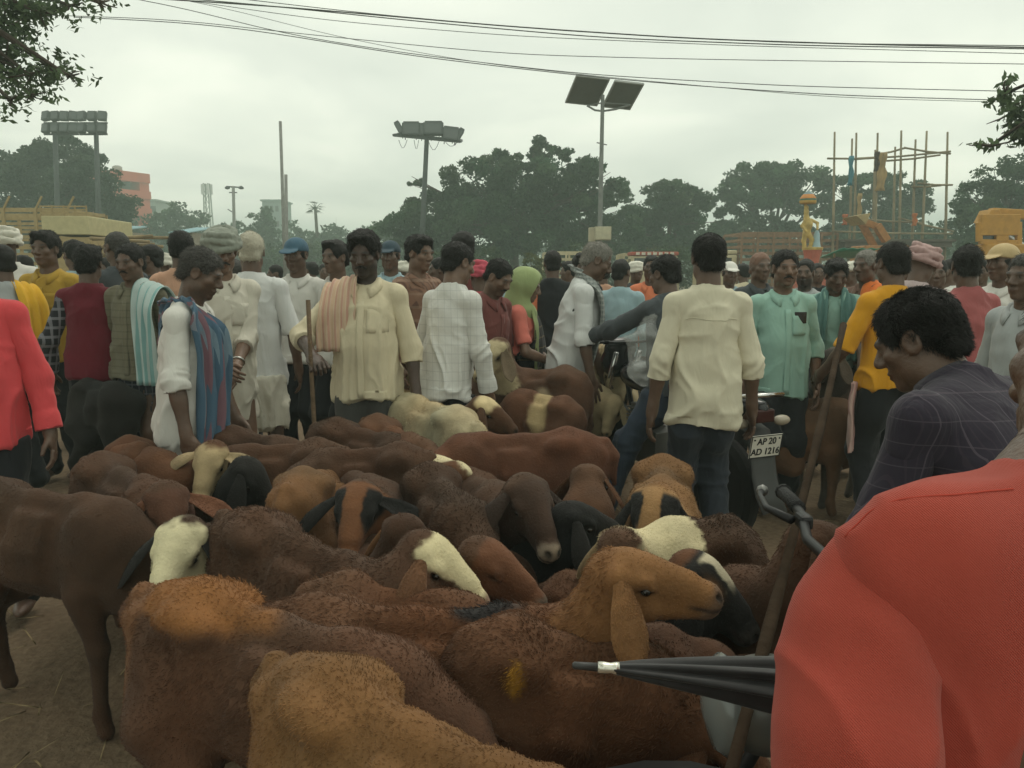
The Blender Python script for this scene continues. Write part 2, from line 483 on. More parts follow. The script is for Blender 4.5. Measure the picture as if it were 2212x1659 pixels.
def tree(label, base, trunk_h, blobs, n, size, tone=(.050, .092, .042), seed=1, tr=.25, group="trees behind the market", name="tree", cat="tree", open_=.0, limbs=True, lumps=9):
    """blobs: (centre offset, radii); leaves gather in clumps through each blob"""
    rng = np.random.default_rng(seed)
    root = empty(name, base); tag(root, label, cat, group)
    mb = MB(); top = V(0, 0, trunk_h)
    mb.tube([V(0, 0, -.2), V(.04, .03, trunk_h * .35) * 1, top], [tr * 1.3, tr, tr * .7], 8)
    Cs = []; K = []
    w = np.array([np.prod(b[1]) ** .6 for b in blobs]); w = w / w.sum()
    for (c, r), ww in zip(blobs, w):
        c = np.asarray(c, float); r = np.asarray(r, float)
        if limbs:
            m = (top + c) / 2 + rng.normal(0, .06, 3) * r
            mb.tube([top - V(0, 0, trunk_h * .12), m, c + V(0, 0, -r[2] * .2)], [tr * .55, tr * .35, tr * .12], 6)
            for _ in range(3):
                e_ = c + rng.normal(0, .5, 3) * r; mb.tube([m, (m + e_) / 2 + rng.normal(0, .05, 3) * r, e_], [tr * .22, tr * .14, tr * .05], 5)
        nl = max(4, int(lumps * (1 + 14 * ww)))
        dirs = rng.normal(size=(nl, 3)); dirs /= np.linalg.norm(dirs, axis=1, keepdims=True)
        lc = c + dirs * r * (.45 + .55 * rng.random((nl, 1)) ** .6)
        ls = np.mean(r) * (.22 + .22 * rng.random(nl))
        lt = .65 + .7 * rng.random(nl)
        lh = rng.normal(0, .10, nl)
        m = int(n * ww * 1.7)
        k = rng.integers(0, nl, m)
        off = rng.normal(size=(m, 3)); off /= np.linalg.norm(off, axis=1, keepdims=True)
        P = lc[k] + off * (ls[k] * (rng.random(m) ** .45))[:, None] * V(1.1, 1.1, .75)
        Cs.append(P)
        cc = np.array(tone) * lt[k][:, None] * (.75 + .5 * rng.random((m, 1))); cc[:, 0] *= (1 + lh[k]); K.append(cc)
    mb.build("trunk", M_BARK, root, smooth=True)
    leaf_mesh("crown", np.concatenate(Cs), size, np.concatenate(K), rng, root)
    return root
def bush(label, u, vtop, Y, wpx, seed, tone=(.050, .082, .040), n=1500, group="low trees along the far side", depth=None, name="tree", cat="tree"):
    w = wpx * Y / FD; h = hgt(vtop, Y); rng = np.random.default_rng(seed)
    bl = [((rng.uniform(-.3, .3) * w, rng.uniform(-.2, .2) * w, h * rng.uniform(.45, .7)), (w * .32, w * .32, h * .28)) for _ in range(4)]
    bl.append(((0, 0, h * .76), (w * .30, w * .3, h * .24)))
    bl.append(((0, 0, h * .28), (w * .50, w * .4, h * .26)))
    return tree(label, ground_pt(u, Y), h * .45, bl, n, max(.16, Y * .0052), tone, seed, tr=.14, group=group, lumps=5, name=name, cat=cat)

def backdrop():
    # ---- far side: large trees
    def big(label, u, Y, px, seed, n=11000, size=None, tone=(.048, .088, .040), tr=.26, trunk_v=520):
        b = ground_pt(u, Y); bl = []
        for (pu, pv, ru, rv) in px:
            c = pix(pu, pv, Y); rx = ru * Y / FD; rz = rv * Y / FD
            bl.append((c - b + V(0, (hash((pu, pv)) % 7 - 3) * .12 * rx, 0), (rx, rx * .8, rz)))
        return tree(label, b, hgt(trunk_v, Y), bl, n, size or Y * .0052, tone, seed, tr=tr)
    big("broad dark green tree with an uneven top behind the middle of the crowd", 1110, 42, [(960, 430, 75, 50), (930, 475, 80, 50), (1040, 405, 80, 55), (1085, 345, 26, 26), (1150, 335, 40, 36), (1130, 390, 80, 60), (1195, 342, 40, 28), (1220, 400, 90, 55), (1290, 400, 60, 45), (1310, 440, 50, 55), (1100, 455, 150, 40), (1250, 360, 40, 22), (900, 392, 20, 10), (1230, 470, 110, 45), (1010, 480, 120, 40), (900, 500, 70, 40), (960, 520, 90, 35), (1060, 525, 90, 35), (1160, 520, 90, 40), (1250, 520, 90, 40), (1320, 510, 70, 45)], 11, 46000, trunk_v=490)
    big("rounded dark tree behind the solar light pole", 1440, 46, [(1400, 450, 60, 50), (1450, 430, 60, 35), (1490, 455, 55, 45), (1430, 490, 100, 50), (1370, 500, 60, 45), (1400, 535, 80, 30), (1490, 530, 70, 32)], 12, 14000)
    big("spreading flat topped tree with gaps of sky, left of the scaffold", 1660, 52, [(1640, 380, 70, 24), (1700, 375, 75, 22), (1590, 405, 50, 20), (1760, 390, 60, 22), (1560, 440, 40, 22), (1620, 440, 60, 22), (1700, 430, 70, 24), (1580, 480, 50, 22), (1780, 440, 60, 24), (1660, 490, 55, 20), (1560, 520, 60, 28), (1640, 525, 70, 28), (1720, 520, 60, 26), (1790, 515, 60, 26)], 13, 17000)
    big("loose tree behind the bamboo scaffold", 1880, 50, [(1840, 400, 40, 26), (1890, 392, 45, 24), (1940, 410, 50, 30), (1860, 445, 50, 30), (1930, 455, 60, 30), (1970, 440, 36, 26), (1820, 470, 40, 30), (1900, 500, 80, 30), (1840, 525, 70, 26), (1960, 525, 80, 28)], 14, 13000)
    big("dark bushy tree at the right edge above the yellow digger", 2170, 36, [(2170, 385, 60, 40), (2220, 370, 60, 45), (2120, 430, 55, 40), (2190, 440, 80, 50), (2100, 480, 60, 40), (2240, 480, 70, 50), (2120, 525, 80, 30), (2200, 525, 80, 34)], 15, 13000)
    big("tall cone shaped dark tree behind the floodlight masts at the left", 110, 48, [(120, 305, 40, 28), (90, 345, 80, 40), (150, 350, 70, 38), (40, 370, 70, 40), (190, 385, 60, 40), (110, 400, 110, 45), (10, 420, 80, 50), (210, 430, 70, 40), (120, 450, 120, 40), (250, 460, 40, 26), (60, 500, 110, 34), (180, 505, 100, 30)], 16, 24000, tone=(.043, .068, .036))
    small = [(300, 478, 70, 60), (345, 455, 72, 90), (400, 436, 75, 100), (452, 452, 78, 70), (500, 468, 80, 70), (575, 440, 78, 70), (640, 470, 84, 80), (735, 478, 84, 90), (790, 485, 88, 90), (850, 462, 66, 80), (545, 478, 86, 80), (700, 488, 80, 80), (1520, 500, 70, 90), (2020, 500, 66, 90), (1990, 520, 44, 60), (1345, 452, 55, 120), (1540, 474, 58, 110), (815, 476, 60, 100), (2005, 462, 46, 110)]
    names = ["beside the salmon building", "with a rounded crown right of the salmon building", "tallest in the row left of the far pylon", "in front of the far mobile mast", "at the foot of the street light with two lamps", "just left of the two bare poles", "just right of the two bare poles", "under the palm", "low and wide left of the floodlight mast", "at the foot of the floodlight mast",
             "dark and low left of the bare poles", "in the gap beside the palm", "between the rounded tree and the flat topped tree", "between the scaffold and the digger", "low behind the scaffold", "filling the gap right of the solar pole", "filling the gap left of the flat topped tree", "left of the broad dark tree", "filling the gap right of the scaffold"]
    for i, ((u, v, Y, w), nm) in enumerate(zip(small, names)):
        bush("small green tree " + nm, u, v, Y, w, 40 + i, n=1700, tone=(.052, .088, .044))
    # scrub between, behind the crowd
    for i, (u, v, Y, w) in enumerate([(960, 540, 30, 120), (1060, 528, 32, 130), (1150, 545, 26, 80), (1240, 520, 34, 120), (1440, 530, 34, 160), (660, 520, 60, 120), (560, 520, 60, 120), (450, 505, 62, 120), (780, 520, 60, 140)]):
        bush("green shrub " + ["left of the far white gate posts", "in front of the broad dark tree", "pale and low beyond the woman's scarf", "by the foot of the solar pole", "low in front of the rounded tree", "far behind the bare poles", "far left of the bare poles", "far beyond the turban", "far beyond the stout man"][i], u, v, Y, w, 70 + i, tone=(.052, .082, .036) if i != 2 else (.10, .12, .045), n=1300, group="shrubs behind the crowd", name="shrub", cat="shrub")
    # far wood closing the view: one mass beyond everything else
    rng = np.random.default_rng(91); n = 26000; x = rng.uniform(-95, 95, n); top = 4.6 + 1.3 * np.interp(x, np.linspace(-95, 95, 60), rng.uniform(-1, 1, 60)) + .7 * np.interp(x, np.linspace(-95, 95, 190), rng.uniform(-1, 1, 190))
    C = np.stack([x, 104 + rng.uniform(-3, 3, n), top * rng.random(n) ** .75], 1); lump = vnoise(C, .45, 3)[:, None]
    fw = leaf_mesh("far_wood", C, .75, np.array((.05, .084, .044)) * (1 + .45 * lump) * (.8 + .4 * rng.random((n, 1))), rng, None); tag(fw, "low green wood closing the view behind everything", "wood", None, "stuff")
    # palm
    b = ground_pt(690, 80); root = empty("palm_tree", b); tag(root, "small palm tree standing above the far tree row", "palm tree")
    h = hgt(450, 80); mb = MB(); mb.tube([V(0, 0, 0), V(.1, 0, h * .6), V(0, 0, h)], [.22, .17, .15], 8); mb.build("trunk", M_BARK, root, smooth=True)
    rng = np.random.default_rng(5); mb = MB()
    for k_ in range(18):
        a = 2 * math.pi * k_ / 18; el = rng.uniform(-.3, 1.0); L = 1.15
        d = V(math.cos(a) * math.cos(el), math.sin(a) * math.cos(el), math.sin(el)); c = V(0, 0, h)
        sdv = nrm(np.cross(d, V(0, 0, 1)))
        p1 = c + d * L * .55; 
        for j in range(-3, 4):
            t = c + nrm(d + sdv * j * .16) * L + V(0, 0, -.25)
            mb.add([p1 - sdv * .05 + V(0, 0, .02), p1 + sdv * .05, t], [(0, 1, 2)])
        mb.tube([c, p1], [.03, .02], 4)
    mb.build("crown", mat("palm_fronds", (.04, .062, .03), var=.3), root)
    # ---- near branches: a tree beside the camera on the left, its lowest boughs in view
    def bough_tree(label, base, trunk_pts, tr, pxs, Y, n, size, seed, extra=()):
        rng = np.random.default_rng(seed); root = empty("tree", base); tag(root, label, "tree", "trees beside the camera")
        mb = MB(); mb.tube([np.array(p) - base for p in trunk_pts], np.linspace(tr, tr * .6, len(trunk_pts)), 10)
        top = np.array(trunk_pts[-1]) - base; Cs = []; K = []
        for (u, v, ru, rv, dens) in pxs:
            yy = Y + rng.uniform(-.6, .6); c = pix(u, v, yy) - base; r = V(ru, ru * .8, rv) * yy / FD
            mid = (top + c) / 2 + V(0, 0, .15); mb.tube([top, mid, c, c + V(r[0] * .7, 0, r[2] * .3)], [tr * .16, tr * .10, .018, .006], 6)
            for _ in range(6):
                e_ = c + rng.normal(0, .6, 3) * r; mb.tube([c + rng.normal(0, .1, 3) * r, (c + e_) / 2 + rng.normal(0, .08, 3) * r, e_], [.014, .009, .004], 4)
            nl = 10; lc = c + rng.normal(0, .65, (nl, 3)) * r; m = int(n * dens * ru * rv / 3000); kx = rng.integers(0, nl, m)
            Cs.append(lc[kx] + rng.normal(0, .30, (m, 3)) * r); K.append(np.array((.085, .125, .060)) * (.6 + .8 * rng.random((nl, 1)))[kx] * (.8 + .4 * rng.random((m, 1))))
        for c, r, m in extra:
            c = np.array(c) - base; r = np.array(r); mb.tube([top, (top + c) / 2 + V(0, 0, .3), c], [tr * .4, tr * .25, .03], 7)
            nl = 26; lc = c + rng.normal(0, .5, (nl, 3)) * r; kx = rng.integers(0, nl, m)
            Cs.append(lc[kx] + rng.normal(0, .16, (m, 3)) * r); K.append(np.array((.040, .064, .028)) * (.6 + .8 * rng.random((nl, 1)))[kx] * (.8 + .4 * rng.random((m, 1))))
        mb.build("trunk", M_BARK, root, smooth=True)
        leaf_mesh("crown", np.concatenate(Cs), size, np.concatenate(K), rng, root, elong=1.3)
        return root
    bough_tree("tree leaning in at the top left corner, its lowest leafy boughs hanging against the sky", V(-7.6, 7.5, 0), [(-7.6, 7.5, 0), (-7.3, 7.6, 1.6), (-7.0, 7.8, 3.2), (-6.6, 8.0, 4.6)], .24,
               [(10, 60, 60, 60, 1), (30, 20, 60, 40, 1), (90, 30, 50, 25, .8), (150, 12, 40, 18, .7), (10, 130, 45, 40, .9), (60, 160, 45, 20, .8), (115, 150, 45, 25, .9), (150, 165, 30, 18, .6), (70, 205, 40, 16, .8), (20, 215, 35, 25, .6), (215, 5, 30, 12, .5), (-40, 120, 60, 90, 1)], 8.2, 520, .060, 21,
               extra=[((-6.9, 4.8, 6.3), (1.6, 1.6, .7), 4000), ((-4.6, 2.5, 5.6), (2.2, 2.2, .8), 12000), ((-2.4, 0.2, 5.2), (2.2, 1.8, .8), 12000), ((-3.2, -2.5, 5.2), (2.5, 2.2, .9), 12000), ((-8.5, 8.5, 6.2), (1.5, 2, .8), 3000)])  # out-of-view crown added, spreading over the camera to shade the foreground
    bough_tree("tree out of view at the right, one thin bough reaching in at the edge", V(6.9, 8.0, 0), [(6.9, 8.0, 0), (6.8, 8.0, 1.8), (6.4, 8.0, 3.6)], .15,
               [(2175, 200, 22, 20, .5), (2190, 240, 30, 22, .7), (2215, 270, 30, 25, .8), (2140, 315, 30, 8, .25), (2240, 210, 40, 40, .7)], 8.0, 1500, .07, 22)
    # ---- steelwork
    steel = mat("galvanised_steel", (.20, .21, .20), rough=.55, metal=.4, var=.15); dsteel = mat("dark_painted_steel", (.045, .052, .052), rough=.6, var=.2); lens = mat("lamp_glass", (.085, .095, .095), rough=.25, var=.05)
    conc = mat("concrete_pole", (.24, .24, .225), rough=.9, var=.15)
    def mast(label, base, top, r, m, group=None, name="floodlight_mast", cat="floodlight"):
        root = empty(name, base); tag(root, label, cat, group); mb = MB(); mb.tube([V(0, 0, 0), np.array(top) - base], [r * 1.3, r], 10); mb.build("pole", m, root, smooth=True); return root
    Y = 38; tp = pix(922, 298, Y); b = V(pix(906, 560, Y)[0] - .05, Y, 0)
    root = mast("tall floodlight mast with a ring of square lamps in front of the broad tree", b, tp, .11, dsteel)
    mb = MB(); A = pix(850, 292, Y) - b; B = pix(994, 306, Y) - b; mb.bar(A, B, .10, .12); mb.bar(A + V(0, 1.2, .25), B + V(0, 1.2, .25), .1, .12); mb.bar(A, A + V(0, 1.2, .25), .1, .1); mb.bar(B, B + V(0, 1.2, .25), .1, .1); mb.build("lamp_frame", dsteel, root)
    for u, v, w, a, dy in ((862, 276, 12, -.5, .2), (888, 280, 38, 0, 0), (936, 279, 42, 0, .0), (973, 290, 36, .12, .1), (990, 290, 12, .5, .3), (915, 272, 34, 0, 1.3)):
        c = pix(u, v, Y) - b + V(0, dy, 0); W_ = w * Y / FD; hh = 34 * Y / FD
        R_ = roty(a) @ rotx(-.35)
        mb = MB(); mb.box((0, 0, 0), (W_, .22, hh * .8), R_); mb.box(R_ @ V(0, 0, hh * .42), (W_ * .86, .2, hh * .16), R_); mb.bar(R_ @ V(-W_ * .3, 0, -hh * .4), R_ @ V(-W_ * .3, 0, -hh * .7), .04); mb.bar(R_ @ V(W_ * .3, 0, -hh * .4), R_ @ V(W_ * .3, 0, -hh * .7), .04)
        lo = mb.build("lamp", dsteel, root, bevel=.03, loc=c); mb = MB(); mb.box(R_ @ V(0, -.115, 0), (W_ * .8, .01, hh * .6), R_); mb.build("lamp_glass", lens, lo)
    mb = MB()
    for (u0, u1, s_) in ((862, 880, 18), (895, 905, 20), (925, 950, 22), (960, 990, 14)):
        pts = [pix(u0 + (u1 - u0) * t, 300 + s_ * math.sin(math.pi * t) + 3, Y) - b + V(0, -.1, 0) for t in np.linspace(0, 1, 6)]; mb.tube(pts, .012, 4)
    mb.build("loose_cable", dsteel, root)
    Y = 44
    for lab, u0, u1, rows, px in (("left floodlight mast above the cone shaped tree", 95, 170, 2, 118), ("right floodlight mast above the cone shaped tree", 172, 232, 2, 207)):
        b = V(pix(px, 500, Y)[0], Y, 0); tp = pix(px, 262, Y); root = mast(lab, b, tp, .12, dsteel, "twin floodlight masts")
        mb = MB()
        for v in (266, 290): mb.bar(pix(u0, v, Y) - b, pix(u1, v, Y) - b, .08, .10)
        mb.bar(pix(px, 240, Y) - b, pix(px, 292, Y) - b, .1, .1); mb.build("lamp_frame", dsteel, root)
        nl = 4 if u1 - u0 > 70 else 3
        for v in (252, 278):
            for i in range(nl):
                u = u0 + 8 + (u1 - u0 - 16) * i / (nl - 1); W_ = 17 * Y / FD; c = pix(u, v, Y) - b + V(0, -.15, 0)
                R_ = rotx(-.3) @ rotz((i - (nl - 1) / 2) * .2); mb = MB(); mb.box((0, 0, 0), (W_, .25, W_ * 1.15), R_); lo = mb.build("lamp", dsteel, root, bevel=.03, loc=c)
                mb = MB(); mb.box(R_ @ V(0, -.13, -.02), (W_ * .75, .01, W_ * .8), R_); mb.build("lamp_glass", lens, lo)
    # solar light
    Y = 24; b = V(pix(1294, 560, Y)[0], Y, 0); root = empty("solar_light_pole", b); tag(root, "grey pole carrying two tilted solar panels and a cream cabinet", "solar light")
    tp = pix(1302, 205, Y) - b; mb = MB(); mb.tube([V(0, 0, 0), tp], [.085, .055], 12); mb.bar(pix(1289, 308, Y) - b, pix(1311, 313, Y) - b, .03, .03); mb.build("pole", steel, root, smooth=False)
    pan = mat("solar_panel_backing", (.085, .085, .075), rough=.5, var=.1); frm = mat("aluminium_frame", (.30, .31, .30), rough=.4, metal=.5, var=.05); cell = mat("solar_cells", (.01, .014, .03), rough=.2, var=.05, spec=.5)
    for (pc, ru) in (((1268, 196), .62), ((1345, 206), .62)):
        c = pix(pc[0], pc[1], Y) - b; ex = nrm(V(.98, .18, -.06)); ey = nrm(V(-.34, .80, -.36)); ey = nrm(ey - (ey @ ex) * ex); ez = np.cross(ex, ey); R_ = np.stack([ex, ey, ez], 1)
        wx, wy = (.98, 1.25) if pc[0] < 1300 else (.86, 1.2)
        mb = MB(); mb.box((0, 0, 0), (wx, wy, .03), R_); po = mb.build("solar_panel", pan, root, loc=c)
        mb = MB()
        for sx in (-1, 1): mb.box(R_ @ V(sx * wx / 2, 0, 0), (.04, wy + .04, .06), R_); mb.box(R_ @ V(0, sx * wy / 2, 0), (wx - .05, .04, .06), R_)
        mb.build("panel_frame", frm, po); mb = MB(); mb.box(R_ @ V(0, 0, .024), (wx - .06, wy - .06, .008), R_); mb.build("solar_cells", cell, po)
    mb = MB(); mb.tube([pix(1268, 228, Y) - b, pix(1285, 238, Y) - b, pix(1302, 240, Y) - b, pix(1330, 236, Y) - b, pix(1362, 226, Y) - b], .03, 8); mb.tube([pix(1268, 228, Y) - b, pix(1302, 222, Y) - b, pix(1362, 226, Y) - b], .02, 6); mb.build("bracket", steel, root, smooth=True)
    cab = mat("cream_cabinet_paint", (.42, .38, .27), rough=.6, var=.15, vscale=3)
    c = pix(1300, 505, Y) - b; mb = MB(); mb.box((0, 0, 0), (.50, .28, .40)); bo = mb.build("cabinet", cab, root, bevel=.015, loc=c + V(.0, -.2, 0)); mb = MB(); mb.box((.0, -.146, 0), (.44, .012, .34)); mb.build("cabinet_door", mat("pale_cabinet_door", (.47, .44, .31), rough=.6, var=.12), bo, bevel=.004)
    c = pix(1278, 507, Y) - b; mb = MB(); mb.box((0, 0, 0), (.2, .2, .42)); mb.build("meter_box", cab, root, bevel=.015, loc=c + V(0, -.05, 0))
    # bare poles, lamp post, mobile mast
    for lab, u0, v0, u1, Y in (("taller of two bare concrete poles left of the floodlight mast", 614, 560, 605.5, 30), ("shorter of two bare concrete poles left of the floodlight mast", 616, 560, 617.5, 28)):
        b = V(pix(u0, 560, Y)[0], Y, 0); root = mast(lab, b, pix(u1, 262 if u1 < 610 else 377, Y), .055, conc, "bare poles", "pole", "pole")
        mb = MB(); mb.tube([V(0, 0, 0), V(0, 0, .6)], [.13, .12], 10); mb.build("base", conc, root)
    Y = 60; b = V(pix(505, 560, Y)[0], Y, 0); root = mast("distant street light post with two lamps and a cross arm", b, pix(504, 402, Y), .11, conc, None, "street_light", "street light")
    mb = MB(); mb.bar(pix(490, 403, Y) - b, pix(522, 405, Y) - b, .08, .1); mb.bar(pix(495, 416, Y) - b, pix(512, 416, Y) - b, .07, .08); mb.bar(pix(492, 452, Y) - b, pix(505, 460, Y) - b, .06, .06); mb.build("cross_arm", dsteel, root)
    for u in (491, 521): mb = MB(); mb.lathe([(.05, .12), (.2, .0), (.18, -.1), (.03, -.14)], (0, 0, 0), 12); mb.build("lamp", dsteel, root, smooth=True, loc=pix(u, 405, Y) - b)
    Y = 160; b = V(pix(455, 560, Y)[0], Y, 0); root = empty("mobile_mast", b); tag(root, "pale mobile phone mast far beyond the tree row", "mast"); zt = hgt(396, Y); mb = MB()
    for sx, sy in ((-1, -1), (1, -1), (1, 1), (-1, 1)): mb.bar(V(sx * .9, sy * .9, 0), V(sx * .45, sy * .45, zt), .22)
    for k_ in range(9):
        z0 = zt * k_ / 9; z1 = zt * (k_ + 1) / 9; w0 = .9 - .45 * k_ / 9; w1 = .9 - .45 * (k_ + 1) / 9; mb.bar(V(-w0, -w0, z0), V(w1, -w1, z1), .1); mb.bar(V(w0, -w0, z0), V(-w1, -w1, z1), .1)
    mb.build("lattice", conc, root); mb = MB()
    for a in np.linspace(0, 2 * math.pi, 7)[:-1]: mb.box((math.cos(a) * .95, math.sin(a) * .95, zt - 1.2), (.35, .35, 2.0))
    mb.build("antenna", mat("antenna_white", (.6, .6, .58), rough=.5), root)
    # salmon building
    Y = 95; x0, x1 = gx(222, Y), gx(325, Y); zt = hgt(366, Y); b = V((x0 + x1) / 2, Y, 0); w = x1 - x0
    sal = mat("salmon_render", (.58, .12, .075), rough=.85, var=.1, vscale=.5); sal2 = mat("pale_salmon_band", (.52, .17, .11), rough=.85, var=.1); gl = mat("window_glass", (.03, .035, .04), rough=.15, var=.1, spec=.5); white = mat("white_paint", (.72, .70, .66), rough=.6, var=.05)
    root = empty("building", b, -.45); tag(root, "salmon pink building with balconies and a blank white board, behind the left trees", "building")
    mb = MB(); dep = w * .8
    for k_ in range(4):
        z0 = zt - 1.0 - k_ * 2.0; mb.box((0, 0, z0), (w, dep, .9 if k_ else 1.1))
    mb.box((-w * .30, 0, zt / 2 - .6), (w * .38, dep - .02, zt - 1.3)); mb.box((.1, .35 * dep, zt / 2 - .6), (w * .9, dep * .28, zt - 1.3)); mb.box((w * .46, -dep * .46, zt / 2 - .6), (w * .07, dep * .07, zt - 1.3)); mb.build("wall", sal, root)
    for k_ in range(3):
        z0 = zt - 2.0 - k_ * 2.0; mb = MB(); mb.box((0, 0, 0), (w * .42, .08, .95)); fr = mb.build("window", gl, root, loc=(w * .2, -dep * .02, z0)); 
        for x in (-.21, -.07, .07, .21): mb = MB(); mb.box((x * w, -.05, 0), (.08, .06, .95)); mb.build("window_frame", dsteel, fr)
    mb = MB(); mb.box((w * .3, -dep * .5 - .12, zt - 2.05), (w * .52, .12, .95)); mb.build("sign_board", white, root)
    mb = MB(); mb.lathe([(.5, 0), (.55, .1), (.55, .7), (.3, .85)], (w * .05, 0, zt - .42), 14); mb.build("water_tank", mat("grey_tank", (.30, .28, .25)), root, smooth=True)
    for lab, u0, u1, v, Y, c in (("pale flat roofed building low behind the trees right of the salmon one", 352, 372, 438, 120, (.30, .34, .31)), ("grey blue building behind the two bare poles", 590, 628, 438, 130, (.22, .28, .27))):
        x0, x1 = gx(u0, Y), gx(u1, Y); z = hgt(v, Y); root = empty("building", V((x0 + x1) / 2, Y, 0)); tag(root, lab, "building"); mb = MB(); mb.box((0, 0, z / 2), (x1 - x0, 6, z)); mb.box((0, 0, z + .12), (x1 - x0 + .5, 6.5, .25)); mb.build("wall", mat(lab[:16].replace(" ", "_"), c), root)
        for i in range(3):
            for j in range(2): mb = MB(); mb.box((0, 0, 0), (.5, .06, .9)); mb.build("window", gl, root, loc=((i - 1) * (x1 - x0) * .3, -3.04, z - 1.2 - j * 2.4))
    # ---- overhead cables
    M_W = mat("cable_rubber", (.07, .073, .07), rough=.7, var=.1)
    wires = [([(150, -14), (420, 2), (640, 17), (1106, 58), (1500, 84), (1900, 97), (2260, 103)], .020), ([(230, -16), (520, 6), (900, 46), (1300, 82), (1750, 99), (2260, 106)], .016), ([(300, -14), (700, 44), (1106, 78), (1600, 99), (2260, 117)], .010), ([(250, -10), (430, 22), (570, 66), (850, 112), (1250, 160), (1700, 186), (2260, 199)], .012),
             ([(110, 33), (400, 42), (560, 64), (760, 84), (1106, 118), (1500, 128), (2260, 139)], .011), ([(160, 37), (420, 49), (600, 72), (850, 116), (1150, 152), (1400, 178), (1800, 206), (2260, 219)], .013), ([(330, -12), (480, 14), (700, 74), (1000, 132), (1300, 166), (1800, 211), (2260, 223)], .008), ([(420, -14), (800, 30), (1200, 66), (1700, 93), (2260, 99)], .012)]
    labs = ["thickest black cable of the top bundle", "second black cable just under the thickest one", "thin cable under the top bundle", "cable dipping steeply from the top left to the upper of the lowest pair", "single cable in the gap between the top bundle and the lowest pair", "lower cable of the lowest pair at the right", "thinnest cable crossing the others at the left", "topmost cable, nearly straight"]
    for (pts, r), lab in zip(wires, labs):
        pts = np.array(pts, float); t = np.linspace(0, 1, 40); d = (pts[:, 0] - pts[0, 0]) / (pts[-1, 0] - pts[0, 0])
        us = np.interp(t, d, pts[:, 0]); vs = np.interp(t, d, pts[:, 1])
        for _ in range(6): vs[1:-1] = (vs[:-2] + 2 * vs[1:-1] + vs[2:]) / 4
        P = [pix(u, v, 13 - 2.0 * tt) for u, v, tt in zip(us, vs, t)]; base = P[0].copy(); base[2] = 0
        mb = MB(); mb.tube([p - base for p in P], r * .48, 6); o = mb.build("power_cable", M_W, None, smooth=True, loc=base); tag(o, lab, "cable", "overhead cables")
backdrop()
